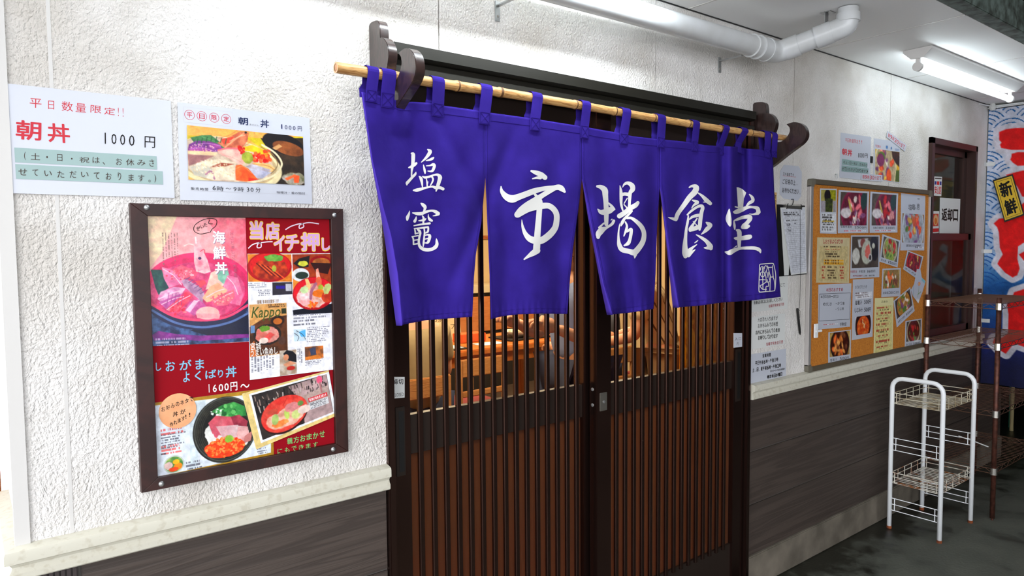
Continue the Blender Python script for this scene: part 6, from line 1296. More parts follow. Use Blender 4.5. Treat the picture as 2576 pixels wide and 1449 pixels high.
for nm, lab, pts, fo, bo, inn, sd, box, tx in (
    ('tilted_dish_photo', 'tilted photo of red tuna with green leaves, centre of the cork board', [(2220, 589), (2265, 605), (2258, 673), (2212, 658)], [REDD, (190, 50, 50), GRN_, (150, 170, 80)], (206, 204, 180), (186, 176, 140), 3, (0.08, 0.06, 0.92, 0.82), '鉄火丼 1500円'),
    ('corner_dish_photo', 'tilted photo of a red bowl with dark sauce, right edge of the cork board', [(2283, 630), (2323, 645), (2309, 703), (2272, 677)], [REDD, (110, 30, 30), (150, 40, 30), (200, 170, 90)], (214, 40, 40), (130, 30, 26), 5, (0.07, 0.05, 0.93, 0.78), 'まぐろ丼'),
    ('grilled_dish_photo', 'upright photo of an orange and green platter below the tilted tuna photo', [(2220, 676), (2266, 674), (2265, 745), (2217, 748)], [ORNG, GRN_, YLW, WHT, BRN], (150, 130, 70), (176, 150, 100), 7, (0.06, 0.05, 0.94, 0.70), '焼津加工組合ご注文'),
    ('lowered_dish_photo', 'photo tilted to the left showing a bowl on a dark table, beside the yellow menu', [(2248, 757), (2290, 722), (2301, 782), (2256, 824)], [(206, 110, 96), WHT, YLW, GRN_, PURP], (60, 40, 44), (196, 150, 80), 8, (0.06, 0.05, 0.94, 0.72), '本まぐろ丼 1500円'),
    ('roast_dish_photo', 'photo of dark red slices with green leaves, bottom right on the cork board', [(2278, 807.6), (2319, 801), (2318, 869), (2276, 875.5)], [REDD, (96, 24, 24), GRN_, (160, 60, 40)], (206, 196, 170), (110, 60, 44), 12, (0.07, 0.04, 0.93, 0.78), 'めぐろ丼 1980円'),
    ('soup_photo', 'photo of a black bowl of clear soup, bottom left on the cork board', [(2084, 836), (2141, 829), (2140, 906), (2083.4, 915)], [ORNG, (190, 120, 60), BRN, (214, 160, 96)], (40, 26, 26), (96, 50, 34), 13, (0.06, 0.03, 0.95, 0.80), '塩竈汁 500円')):
    S = pap(nm, lab, 'photo', pts, dy=0.0012 if 'tilt' in lab else 0.0)
    S.paint(*box, lambda c: dish(c, 0, 0, 1, 1, ((206, 180, 120), (150, 120, 80)) if sd in (7, 13) else ((90, 90, 84), (130, 120, 100)), bo, inn, fo, sd, rx=0.47, ry=0.40, cy=0.52), 44)
    n = len(tx); v = (box[3] + 1) / 2
    for i, ch in enumerate(tx):
        ws = 0.35 if ch == '1' else 0.85
        if ch != ' ': S.text(ch, 0.08 + (i + (0.85 - ws) / 2) * 0.84 / n, v - 0.045, 0.08 + (i + (0.85 + ws) / 2) * 0.84 / n, v + 0.045, INK)
    done(S)
S = Sheet(crop_quad([(2300, 690), (2328, 690), (2328, 765), (2290, 765)], YB - 0.002), None); S.meta = ('fish_leaflet', 'fish-shaped leaflet with a small drawn flower, right side of the cork board', 'leaflet', BG)
fl = [S.uv(2020 + a / 2.683, 420 + b / 2.683) for a, b in ((770, 690), (795, 690), (800, 745), (822, 770), (795, 840), (765, 918), (740, 870), (730, 830), (750, 790), (760, 740))]
n = len(fl); S.mb.add([S.P(u, v, 0) for u, v in fl] + [S.P(u, v, -0.0006) for u, v in fl], [tuple(range(n)), tuple(range(2 * n - 1, n - 1, -1))] + [(i, (i + 1) % n, (i + 1) % n + n, i + n) for i in range(n)], M_PAPER)
uvf = lambda a, b: S.uv(2020 + a / 2.683, 420 + b / 2.683)
for i in range(6): S.poly([tuple(np.array(uvf(780, 788)) + np.array([0.13 * math.cos(i * 1.05 + d) * q, 0.075 * math.sin(i * 1.05 + d) * q])) for d, q in ((0, 0.3), (-0.35, 1), (0.35, 1))], ink((226, 130, 120)))
u, v = uvf(780, 788); S.ring(u, v, 0.05, 0.05, ink((230, 170, 60)), n=12); S.line([uvf(778, 800), uvf(772, 840), uvf(764, 880)], 0.003, ink((110, 150, 80))); S.line([uvf(766, 860), uvf(785, 840)], 0.004, ink((110, 150, 80))); S.line([uvf(745, 800), uvf(742, 870)], 0.003, ink((90, 150, 170))); S.poly([uvf(800, 748), uvf(820, 768), uvf(812, 785), uvf(796, 765)], ink((130, 190, 206))); done(S)
S = pap('daily_menu', 'white sheet with a ruled box and red heading, lower left on the cork board', 'paper', [(2059, 716), (2142, 712.6), (2138.5, 822), (2058, 829)])
LINE(S, '本日のおすすめ', *o5, 155, 830, 272, 826, 24, DRED, bold=0.02); LINE(S, '本日の白身ーまだい', *o5, 118, 876, 245, 872, 20); LINE(S, 'めかじき', *o5, 135, 925, 195, 924, 22); LINE(S, '・かつお', *o5, 215, 920, 285, 917, 20); LINE(S, '・つぶ貝', *o5, 215, 958, 278, 954, 18); LINE(S, '市場食堂', *o5, 250, 1057, 297, 1053, 22)
cc = [S.uv(2020 + a / 2.683, 420 + b / 2.683) for a, b in ((110, 858), (322, 848), (316, 1022), (106, 1040), (110, 858))]
for i in range(4): S.line([cc[i], cc[i + 1]], 0.0016, INK)
S.paint(0.15, 0.895, 0.6, 0.915, lambda c: (c.fill((226, 226, 230)), c.smalltext(0, 0, 1, 1, 1, (190, 60, 70), fill=1)), 40); done(S)
S = pap('hot_soup_menu', 'tall white soup menu with a red-brown bowl, centre bottom of the cork board', 'paper', [(2145.6, 703), (2198, 700.7), (2195, 846.8), (2143, 856)])
LINE(S, 'あつあつでどうぞ', *o5, 352, 812, 432, 809, 20); LINE(S, '塩竈汁', *o5, 350, 917, 400, 914, 30, bold=0.01); LINE(S, '500円', *o5, 412, 912, 456, 909, 28, bold=0.01); LINE(S, 'しじみ汁', *o5, 348, 968, 402, 965, 30, bold=0.01); LINE(S, '500円', *o5, 412, 965, 456, 962, 28, bold=0.01)
S.paint(0.12, 0.22, 0.92, 0.33, lambda c: (c.fill((230, 231, 236)), c.smalltext(0, 0, 1, 0.9, 3, (120, 100, 100), fill=0.5)), 40)
def soup(c): c.fill((230, 231, 236)); c.ell(0.5, 0.5, 0.5, 0.52, (90, 60, 44)); c.ell(0.5, 0.48, 0.46, 0.47, (54, 30, 26)); c.ell(0.5, 0.6, 0.40, 0.34, (190, 80, 40), c2=(222, 130, 60)); c.specks(0.5, 0.6, 0.3, 0.2, 12, 0.05, [(226, 150, 80), (240, 200, 150), (170, 70, 40)], 3); c.line([(0.45, 0.35), (0.6, 0.5)], 0.03, (236, 226, 200))
S.paint(0.14, 0.62, 0.90, 0.93, soup, 44); done(S)
S = pap('yellow_menu', 'long pale yellow menu sheet of fine print, bottom centre of the cork board', 'paper', [(2200.8, 750), (2248, 748), (2245.5, 886), (2197.4, 896)], M_YELLOWP, dy=0.0008)
LINE(S, '品書き', *o5, 528, 910, 572, 909, 14, ink((90, 90, 60)))
S.paint(0.06, 0.14, 0.94, 0.97, lambda c: (c.fill((220, 212, 158)), [(c.smalltext(0.05, 0.02 + 0.118 * i, 0.95, 0.06 + 0.118 * i, 1, (176, 70, 60), seed=i, fill=1), c.smalltext(0.2, 0.07 + 0.118 * i, 0.8, 0.095 + 0.118 * i, 1, (120, 116, 80), seed=i + 9, fill=1)) for i in range(8)]), 50); done(S)

# ---- papers above the board
S = sheet('price_sign', 'smaller white sheet with red lettering and grey-green bands, above the cork board', 'sign', [(2115, 333.5), (2191.4, 344.6), (2189, 455), (2111.7, 446.6)], -0.0012, M_PAPER)
o4 = (2080, 300, 4.2625)
LINE(S, '平日数量限定!!', *o4, 195, 222, 385, 246, 40, RED); TX(S, *o4, [('朝', 162, 310, 212, 385, RED, BOLD), ('丼', 222, 318, 270, 398, RED, BOLD)]); LINE(S, '1000', *o4, 330, 382, 398, 385, 48); TX(S, *o4, [('円', 406, 362, 434, 412)])
def band2(s, pts, m): s.poly([s.uv(o4[0] + a / o4[2], o4[1] + b / o4[2]) for a, b in pts], m)
band2(S, [(162, 424), (432, 458), (430, 513), (160, 486)], M_TEAL); band2(S, [(158, 494), (442, 518), (440, 575), (155, 558)], M_TEAL)
LINE(S, '(土・日・祝は、お休みさ', *o4, 175, 458, 432, 486, 30, BI); LINE(S, 'せていただいております)', *o4, 158, 528, 436, 550, 34, BI); done(S)
S = sheet('menu_photo_sheet', 'narrow white sheet with a seafood bowl photo, above the cork board', 'sign', [(2198.5, 348), (2264, 357), (2263, 460), (2197, 450)], -0.0014, M_PAPER)
LINE(S, '平日限定', *o4, 518, 285, 580, 295, 26, CR); TX(S, *o4, [('朝', 632, 278, 655, 318, ink((50, 110, 170)), BOLD), ('丼', 682, 290, 700, 326, ink((50, 110, 170)), BOLD)]); LINE(S, '1000円', *o4, 726, 320, 776, 326, 24, ink((50, 110, 170)))
S.paint(0.05, 0.25, 0.985, 0.985, lambda c: (dish(c, 0, 0, 1, 1, ((222, 180, 50), (190, 170, 60)), (226, 216, 180), (206, 190, 160), [ORNG, PURP, WHT, (232, 180, 60), (226, 150, 130), (210, 90, 50)], 21, rx=0.46, ry=0.52, cx=0.42, cy=0.56), c.poly([(0.66, 0.0), (1, 0), (1, 0.5), (0.85, 0.4), (0.7, 0.2)], (50, 36, 30), c2=(96, 60, 40)), c.ell(0.25, 0.22, 0.15, 0.08, GRN_, wob=0.5), c.ell(0.22, 0.35, 0.15, 0.12, (140, 70, 110)), c.ell(0.56, 0.86, 0.1, 0.14, (232, 110, 50)), c.poly([(0.86, 0.62), (1, 0.6), (1, 1), (0.82, 1)], (90, 110, 40))), 56); done(S)
for lab, pts, dy in (('white strip of red writing, slanting at the top right above the cork board', [(2232.5, 329), (2280.6, 364.5), (2276.6, 381.6), (2230, 344.6)], 0.0034), ('level white strip of red writing across the two sheets above the cork board', [(2167, 436), (2220, 440.8), (2219.6, 456.7), (2166, 452.5)], 0.0034)):
    S = sheet('time_strip', lab, 'paper strip', pts, -dy, M_PAPER, 'strips with the morning hours')
    for i, ch in enumerate('朝9時30分まで'): S.text(ch, 0.06 + i * 0.112, 0.2, 0.06 + (i + 0.82) * 0.112, 0.82, RED, bold=0.01)
    done(S)
S = sheet('black_tag', 'small black tag on the wall between the two sheets above the cork board', 'tag', [(2190.7, 392.7), (2196.5, 393.5), (2195.5, 410.5), (2190.2, 409.5)], -0.004, M_BLACK, thick=0.003); done(S)

# ---- papers on the window panes
yW = 0.039
S = sheet('return_counter_sign', 'white sheet with three large black characters on the upper window pane', 'sign', [(2364.6, 497), (2416, 500.6), (2413, 590), (2363, 588.6)], yW, M_PAPER2)
for ch, a, b, c, d in (('返', 1232, 952, 1290, 1088), ('却', 1294, 955, 1348, 1092), ('口', 1356, 962, 1408, 1092)): S.ptext(ch, (o4[0] + a / o4[2], o4[1] + b / o4[2]), (o4[0] + c / o4[2], o4[1] + d / o4[2]), INK, bold=0.04)
done(S)
S = sheet('safety_sticker', 'rounded white sticker with red and blue print, high on the window pane', 'sticker', [(2350, 444), (2370, 445), (2368, 493.5), (2349, 492)], yW, M_PAPER2)
S.text('安', 0.08, 0.48, 0.38, 0.90, ink((206, 40, 40)), bold=0.03); S.text('心', 0.38, 0.48, 0.62, 0.90, ink((206, 40, 40)), bold=0.03); S.text('宣言', 0.62, 0.48, 0.95, 0.90, ink((206, 40, 40)), bold=0.03)
S.rect(0.08, 0.24, 0.30, 0.42, ink((50, 60, 140))); S.rect(0.36, 0.24, 0.66, 0.42, ink((206, 40, 40))); S.rect(0.72, 0.24, 0.94, 0.42, ink((50, 60, 140))); S.rect(0.1, 0.06, 0.92, 0.12, ink((70, 60, 60))); done(S)
S = sheet('round_emblem_sticker', 'white sticker with an orange and red patch, left of the three-character sign', 'sticker', [(2346, 531), (2362.7, 531), (2361.5, 586), (2345, 587.4)], yW, M_PAPER2)
S.rect(0.08, 0.12, 0.92, 0.68, ink((196, 70, 50))); S.ring(0.5, 0.40, 0.34, 0.34, ink((214, 170, 120)), n=20); S.ring(0.5, 0.45, 0.2, 0.2, ink((206, 110, 40)), n=20); S.rect(0.02, 0.78, 0.98, 0.94, ink((196, 40, 40))); done(S)

# ================================================================== racks, banner, things at the ends
def white_rack():
    A, B = 3.80, 4.205; Y0, Y1 = -0.325, -0.083; root = empty('white_rack', ((A + B) / 2, (Y0 + Y1) / 2, 0), 'white tubular rack with two wire shelves standing on the ground', 'rack')
    r = 0.0115; H = 0.80; c = 0.05
    for x in (A, B):
        pts = [(x, Y0, 0.006), (x, Y0, H - c)] + [(x, Y0 + c - c * math.cos(a), H - c + c * math.sin(a)) for a in (0.4, 0.8, 1.2)] + [(x, Y0 + c, H), (x, Y1 - c, H)] + [(x, Y1 - c + c * math.sin(a), H - c + c * math.cos(a)) for a in (0.4, 0.8, 1.2)] + [(x, Y1, H - c), (x, Y1, 0.006)]
        mb = MB(); mb.tube(pts, r, M_WHITEPAINT, n=14); o = mb.build('end_frame', root, smooth=True)
        for y in (Y0, Y1): mb = MB(); mb.tube([(x, y, 0.0), (x, y, 0.014)], r + 0.0008, M_RUST, n=14); f = mb.build('foot', o)
        # three bars low down and three at mid height
        for nm, z0 in (('lower_rails', 0.10), ('middle_rails', 0.42)):
            mb = MB(); w = 0.0022
            for dz in (0, 0.032, 0.064): mb.tube([(x, Y0, z0 + dz), (x, Y1, z0 + dz)], w, M_WHITEPAINT, n=6)
            for y in (Y0 + 0.024, Y1 - 0.024): mb.tube([(x, y, z0), (x, y, z0 + 0.064)], w, M_WHITEPAINT, n=6)
            mb.build(nm, root)
    WR = mat('white_wire', (214, 210, 196), rough=0.4, mottle=(26, 0.16, (146, 88, 44)))
    for z0, wm in ((0.665, mat('cream_wire', (206, 200, 180), rough=0.4, mottle=(20, 0.2, (160, 140, 104)))), (0.245, WR)):
        mb = MB(); w = 0.0021; Z1 = z0 + 0.055
        for z in (z0, z0 + 0.032, Z1):
            mb.tube([(A, Y0 + 0.004, z), (B, Y0 + 0.004, z)], w, wm, n=6); mb.tube([(A, Y1 - 0.004, z), (B, Y1 - 0.004, z)], w, wm, n=6)
            mb.tube([(A + 0.004, Y0, z), (A + 0.004, Y1, z)], w, wm, n=6); mb.tube([(B - 0.004, Y0, z), (B - 0.004, Y1, z)], w, wm, n=6)
        for i in range(15): x = A + 0.012 + i * (B - A - 0.024) / 14; mb.tube([(x, Y0 + 0.004, z0 + 0.004), (x, Y1 - 0.004, z0 + 0.004)], w * 0.9, wm, n=5)
        for i in range(1, 5):
            x = A + i * (B - A) / 5
            for y in (Y0 + 0.004, Y1 - 0.004): mb.tube([(x, y, z0), (x, y, Z1)], w, wm, n=5)
        for y in (Y0 + 0.02, Y1 - 0.02): 
            for x in (A + 0.004, B - 0.004): mb.tube([(x, y, z0), (x, y, Z1)], w, wm, n=5)
        mb.tube([(A, (Y0 + Y1) / 2, z0), (B, (Y0 + Y1) / 2, z0)], w * 1.2, wm, n=6)
        mb.build('wire_shelf', root)
    return root
white_rack()
def brown_rack():
    x0, x1, y0, y1 = 4.335, 5.12, -0.385, -0.035; root = empty('wire_shelving', ((x0 + x1) / 2, (y0 + y1) / 2, 0), 'tall brown rusty wire shelving unit standing under the far window', 'shelving')
    M_WIRE = mat('brown_wire', (112, 82, 66), rough=0.4, metal=0.5)
    for x in (x0, x1):
        for y in (y0, y1):
            mb = MB(); mb.tube([(x, y, 0.012), (x, y, 1.205)], 0.0125, M_BROWNRACK, n=14); o = mb.build('post', root, smooth=True)
            mb = MB(); mb.lathe((x, y, 0), [(0.006, 0), (0.006, 0.02), (0.010, 0.022)], M_BROWNRACK, n=10); mb.build('foot', o)
    for z in (1.17, 0.955, 0.592, 0.28):
        mb = MB(); w = 0.0021
        for y in (y0, y1):
            for dz in (0, -0.026): mb.tube([(x0, y, z + dz), (x1, y, z + dz)], w, M_WIRE, n=6)
            n = 16; zz = [(lerp(x0, x1, i / n), y, z if i % 2 else z - 0.026) for i in range(n + 1)]
            for a, b in zip(zz[:-1], zz[1:]): mb.tube([a, b], w * 0.7, M_WIRE, n=5)
        for x in (x0, x1):
            for dz in (0, -0.026): mb.tube([(x, y0, z + dz), (x, y1, z + dz)], w, M_WIRE, n=6)
            n = 8; zz = [(x, lerp(y0, y1, i / n), z if i % 2 else z - 0.026) for i in range(n + 1)]
            for a, b in zip(zz[:-1], zz[1:]): mb.tube([a, b], w * 0.7, M_WIRE, n=5)
        for i in range(1, 22): x = lerp(x0, x1, i / 22); mb.tube([(x, y0, z + 0.002), (x, y1, z + 0.002)], w * 0.6, M_WIRE, n=5)
        for y in (lerp(y0, y1, 0.33), lerp(y0, y1, 0.66)): mb.tube([(x0, y, z), (x1, y, z)], w * 0.9, M_WIRE, n=5)
        s_ = mb.build('wire_shelf', root)
        for x in (x0, x1):
            for y in (y0, y1): mb = MB(); mb.lathe((x, y, z - 0.030), [(0.0165, 0), (0.0155, 0.036)], M_CHROME, n=14); mb.build('collar', s_, smooth=False)
    return root
brown_rack()
mb = MB(); sa, sb = XP(2412, 1097, 4.16), XP(2486, 1124, 4.33); mb.tube([sa, (sa + sb) / 2 + Vector((0, 0, 0.002)), sb], 0.003, M_PAPER2, n=6)
o = mb.build('thin_stick'); tag(o, 'thin pale stick lying across from the white rack into the brown shelving', 'stick')

# big fishing-port banner hung across the end of the wall
XB = 5.27
def banner():
    root = empty('banner', (XB, -0.3, 0.56), 'large blue wave banner with red brush characters hung at the far right', 'banner')
    y0, y1, z0, z1 = 0.0 - 0.006, -0.72, 0.575, 2.352
    q = [Vector((XB, y0, z1)), Vector((XB, y1, z1)), Vector((XB, y1, z0)), Vector((XB, y0, z0))]
    S = Sheet(q, None, normal=Vector((-1, 0, 0)))
    reds = [[(2513, 332), (2530, 325), (2555, 322), (2576, 322), (2620, 330), (2620, 372), (2576, 377), (2545, 377), (2518, 372), (2515, 364), (2519, 358), (2513, 352)],
            [(2545, 387), (2560, 383), (2600, 383), (2620, 400), (2600, 416), (2560, 417), (2548, 409), (2541, 401), (2544, 396)],
            [(2530, 440), (2560, 432), (2620, 420), (2640, 470), (2600, 500), (2572, 494), (2560, 470), (2545, 450)],
            [(2499, 562), (2512, 550), (2535, 548), (2576, 510), (2620, 500), (2640, 600), (2600, 640), (2577, 610), (2562, 620), (2560, 650), (2566, 676), (2560, 692), (2548, 698), (2528, 686), (2508, 664), (2512, 655), (2522, 640), (2514, 622), (2512, 585), (2508, 572)],
            [(2552, 735), (2600, 720), (2640, 740), (2640, 880), (2600, 880), (2560, 866), (2548, 868), (2530, 890), (2512, 880), (2496, 862), (2500, 852), (2520, 850), (2536, 838), (2537, 790), (2533, 765), (2545, 752)],
            [(2564, 640), (2600, 620), (2640, 660), (2610, 690), (2585, 665)]]
    def paint(c):
        y = y0 + (y1 - y0) * c.U; z = z1 + (z0 - z1) * c.V
        d = np.zeros(y.shape); r = 0.125; best = np.full(y.shape, 99.0); cov = np.zeros(y.shape, bool); rowmax = int(2.0 / (r * 0.52)) + 3
        # overlapping rings of the wave pattern: lower rows lie in front
        for k in range(rowmax):
            cz = z1 + 0.02 - k * r * 0.52; off = (k % 2) * r
            cy = np.round((y - off) / (2 * r)) * 2 * r + off; dd = np.hypot((y - cy), (z - cz)) / r
            m = (dd < 1) & (z > cz - r * 0.5 + 0 * z); best = np.where(m, dd, best)
        white = ((best * 5.0) % 1.0 > 0.30) & (best < 1.0); white |= best < 0.17
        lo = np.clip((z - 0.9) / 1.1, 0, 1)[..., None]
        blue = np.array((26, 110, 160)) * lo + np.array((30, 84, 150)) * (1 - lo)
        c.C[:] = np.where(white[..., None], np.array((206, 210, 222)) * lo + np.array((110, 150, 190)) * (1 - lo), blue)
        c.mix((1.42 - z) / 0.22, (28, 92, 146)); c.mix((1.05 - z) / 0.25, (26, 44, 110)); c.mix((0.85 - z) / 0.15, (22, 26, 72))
        conv = lambda P: [((XP(a, b, XB).y - y0) / (y1 - y0), (XP(a, b, XB).z - z1) / (z0 - z1)) for a, b in P]
        for P in reds: c.poly(conv(P), (208, 206, 214), grow=0.034 / 0.714 * 1.0)
        for P in reds: c.poly(conv(P), (206, 26, 26))
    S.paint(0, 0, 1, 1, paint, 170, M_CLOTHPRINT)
    mb = S.mb
    V = np.array(mb.v); w = (y0 - V[:, 1])
    V[:, 0] += 0.010 * np.sin(w * 22) * (0.3 + (z1 - V[:, 2]) / 2) ; mb.v = [tuple(p) for p in V]
    o = S.build('cloth', parent=root); so = o.modifiers.new('thickness', 'SOLIDIFY'); so.thickness = 0.0008
    mb = MB(); mb.tube([(XB, 0.0, 2.362), (XB, -0.74, 2.362)], 0.005, M_WHITEPAINT, n=8); mb.build('hanging_rod', root)
    for pa in ((2478, 413), (2465, 632), (2460, 806)):     # white tapes to the wall
        a = XP(pa[0] + 9, pa[1], XB - 0.004); mb = MB(); mb.box(XB - 0.045, XB + 0.004, -0.0035, -0.0015, a.z - 0.012, a.z + 0.012, M_PAPER2); mb.box(XB - 0.0045, XB - 0.003, -0.05, -0.002, a.z - 0.012, a.z + 0.012, M_PAPER2); mb.build('tape', root)
    mb = MB(); a = XP(2497, 270, XB - 0.02); mb.lathe((XB - 0.02, a.y, a.z - 0.02), [(0.012, 0.0), (0.022, 0.02), (0.012, 0.045)], M_PAPER2, n=8); mb.tube([(XB - 0.16, -0.004, 2.372), (XB - 0.02, -0.03, 2.368), (XB - 0.02, -0.20, 2.366)], 0.004, M_WHITEPAINT, n=6); mb.build('cloth_knot', root)
    return root
banner()
q = [XP(a, b, XB - 0.030) for a, b in ((2497, 453), (2547, 438), (2577, 541), (2527, 559))]
S = Sheet(q, mat('black_card', (26, 24, 22), rough=0.6), normal=Vector((-1, 0, 0)), thick=0.006); S.rect(0.05, 0.035, 0.95, 0.965, mat('gold_card', (214, 176, 40), rough=0.5))
for pa, pb in (((0.13, 0.07), (0.87, 0.07)), ((0.87, 0.07), (0.87, 0.93)), ((0.87, 0.93), (0.13, 0.93)), ((0.13, 0.93), (0.13, 0.07))): S.line([pa, pb], 0.0022, INK)
S.text('新', 0.20, 0.11, 0.80, 0.47, INK, bold=0.04); S.text('鮮', 0.20, 0.53, 0.80, 0.89, INK, bold=0.04)
S.build('fresh_plaque', 'yellow plaque with two black characters tilted on the blue banner', 'plaque')

# far end beyond the banner
mb = MB(); mb.tube([(6.54, 0.18, 0.0), (6.54, 0.18, 0.55)], 0.014, mat('yellowed_pole', (150, 136, 96), rough=0.6), n=12)
o = mb.build('yellow_pole'); tag(o, 'short yellowed pole standing on the ground below the banner', 'pole')
mb = MB(); mb.box(6.62, 7.4, 0.2, 0.24, 0.42, 0.60, mat('green_board', (22, 92, 70), rough=0.6), 0.002); mb.box(6.64, 6.67, 0.21, 0.23, 0, 0.42, MATS['green_board']); mb.box(7.35, 7.38, 0.21, 0.23, 0, 0.42, MATS['green_board'])
o = mb.build('green_board'); tag(o, 'dark green board behind the yellow pole at the right edge', 'board')
mb = MB(); mb.box(6.35, 6.47, 0.24, 0.5, 0, 0.62, mat('blue_grey_box', (50, 60, 68), rough=0.7), 0.004); o = mb.build('grey_locker'); tag(o, 'blue-grey box standing beside the yellow pole', 'box')

# wooden counter end past the left corner
M_OW = wood('orange_wood', (150, 84, 40), (186, 112, 62), scale=(1, 1, 6), rough=0.5, wscale=4)
root = empty('timber_counter', (-0.02, 0.75, 0), 'varnished wooden counter end just past the left corner', 'counter')
mb = MB(); mb.box(-0.25, 0.062, 0.46, 0.9, 0.885, 1.02, M_OW, 0.004); mb.build('top_board', root)
mb = MB(); mb.box(-0.22, 0.04, 0.50, 0.9, 0.0, 0.885, mat('counter_dark', (34, 28, 26), rough=0.7)); mb.build('base', root)
mb = MB(); mb.box(-0.25, 0.058, 0.60, 0.75, 1.02, 1.30, mat('counter_grey', (110, 100, 88), rough=0.7), 0.003); mb.build('back_board', root)

# ================================================================== the dining room behind the doors
RX0, RX1, RY1, RZ = 0.30, 5.64, 4.6, 2.48
M_WALLIN = mat('room_wall', (206, 180, 138), rough=0.8)
mb = MB(); mb.box(RX0, RX1, RY1, RY1 + 0.05, 0, RZ, M_WALLIN); struct(mb, 'wall_room_back')
mb = MB(); mb.box(RX0 - 0.05, RX0, 0.12, RY1, 0, RZ, M_WALLIN); struct(mb, 'wall_room_left')
mb = MB(); mb.box(RX1, RX1 + 0.04, 0.12, RY1, 0, RZ, M_WALLIN); struct(mb, 'wall_room_right')
mb = MB(); mb.box(RX0 - 0.05, RX1 + 0.04, 0.12, RY1 + 0.05, RZ, RZ + 0.04, M_WALLIN); struct(mb, 'ceiling_room')
mb = MB(); mb.box(RX0, RX1, 0.1, RY1, 0.001, 0.012, mat('room_floor', (74, 60, 50), rough=0.5)); struct(mb, 'floor_room')
mb = MB(); mb.box(RX0, RX1, RY1 - 0.02, RY1, 1.58, 1.62, M_OW); struct(mb, 'trim_5')
M_CH = wood('chair_wood', (196, 138, 82), (206, 148, 92), scale=(2, 2, 14), rough=0.4, wscale=3, coat=0.2)
M_CUSH = mat('chair_cushion', (120, 34, 34), rough=0.8)
def chair(x, y, rz):
    root = empty('dining_chair', (x, y, 0.012), None, None, rz=rz); T = root.matrix_basis.copy()
    def bx(nm, *a, m=M_CH, bev=0.006):
        mb = MB(); mb.box(*a, m, bev); M4 = Matrix.Translation((x, y, 0.012)) @ Matrix.Rotation(rz, 4, 'Z'); mb.v = [tuple(M4 @ Vector(v)) for v in mb.v]; return mb.build(nm, root)
    for sx in (-1, 1):
        bx('leg', sx * 0.18 - 0.017, sx * 0.18 + 0.017, 0.34, 0.374, 0, 0.42); bx('leg', sx * 0.18 - 0.017, sx * 0.18 + 0.017, -0.02, 0.014, 0, 0.768)
    bx('seat', -0.2, 0.2, 0.0, 0.38, 0.40, 0.43); bx('cushion', -0.185, 0.185, 0.02, 0.37, 0.43, 0.455, m=M_CUSH, bev=0.01)
    bx('back_rail', -0.165, 0.165, -0.012, 0.008, 0.65, 0.765); bx('lower_rail', -0.165, 0.165, -0.010, 0.006, 0.52, 0.56)
    for i in (-1, 0, 1): bx('spindle', i * 0.08 - 0.010, i * 0.08 + 0.010, -0.008, 0.004, 0.56, 0.65)
    return root
for (x, y, lab) in ((1.97, 1.62, 'light wooden chair behind the left door, under the person in beige'), (2.66, 1.99, 'light wooden chair with its top rail showing in the middle of the left door'), (3.62, 1.72, 'light wooden chair under the person in grey, behind the right door'), (4.42, 1.85, 'light wooden chair farthest right, seen through the right door')):
    c = chair(x, y, 0.0); tag(c, lab, 'chair', 'dining chairs')
M_TB = wood('table_wood', (196, 110, 46), (208, 122, 56), scale=(3, 12, 3), rough=0.3, wscale=2, coat=0.4)
def table(x0, x1, y0, y1, lab):
    root = empty('dining_table', ((x0 + x1) / 2, (y0 + y1) / 2, 0.012), lab, 'table')
    mb = MB(); mb.box(x0, x1, y0, y1, 0.672, 0.72, M_TB, 0.008); mb.build('tabletop', root)
    mb = MB(); mb.box(x0 + 0.06, x1 - 0.06, y0 + 0.05, y0 + 0.07, 0.59, 0.672, M_TB); mb.box(x0 + 0.06, x1 - 0.06, y1 - 0.07, y1 - 0.05, 0.59, 0.672, M_TB); mb.build('apron', root)
    for a in (x0 + 0.05, x1 - 0.11):
        for b in (y0 + 0.05, y1 - 0.11): mb = MB(); mb.box(a, a + 0.06, b, b + 0.06, 0.012, 0.672, M_TB, 0.004); mb.build('leg', root)
    return root
table(2.35, 4.10, 2.62, 3.35, 'orange-brown wooden dining table beyond the chairs')

def thing_mb(mb, name, label, cat, group=None): return tag(mb.build(name), label, cat, group)
# on the table
mb = MB(); mb.box(3.52, 3.98, 2.78, 3.10, 0.721, 0.732, M_BLACK, 0.004); thing_mb(mb, 'serving_tray', 'black serving tray near the right end of the table', 'tray')
mb = MB(); mb.lathe((3.72, 2.94, 0.733), [(0.05, 0), (0.11, 0.03), (0.13, 0.05), (0.12, 0.05), (0.05, 0.01)], mat('plate_white', (226, 222, 212), rough=0.3), n=24); thing_mb(mb, 'plate', 'white plate of food on the black tray', 'plate')
mb = MB(); r = random.Random(5)
for i in range(9):
    bm = bmesh.new(); bmesh.ops.create_icosphere(bm, subdivisions=2, radius=1)
    cx, cy = 3.72 + r.uniform(-0.07, 0.07), 2.94 + r.uniform(-0.06, 0.06)
    for v in bm.verts: v.co = Vector((cx + v.co.x * 0.035, cy + v.co.y * 0.03, 0.785 + v.co.z * 0.018))
    mb.bm(bm, mat('food_%d' % (i % 3), [(206, 190, 150), (190, 130, 70), (226, 214, 190)][i % 3], rough=0.6))
o = mb.build('food'); tag(o, 'pale fried food heaped on the plate', 'food', kind='stuff')
mb = MB(); mb.box(2.78, 3.05, 2.68, 2.86, 0.721, 0.727, M_BLACK, 0.002); thing_mb(mb, 'menu_folder', 'black menu folder lying at the front edge of the table', 'menu')
mb = MB(); mb.box(2.80, 3.02, 2.72, 2.92, 0.7275, 0.731, M_PAPER2, 0.001); thing_mb(mb, 'napkin', 'white paper lying on the black menu folder', 'paper')
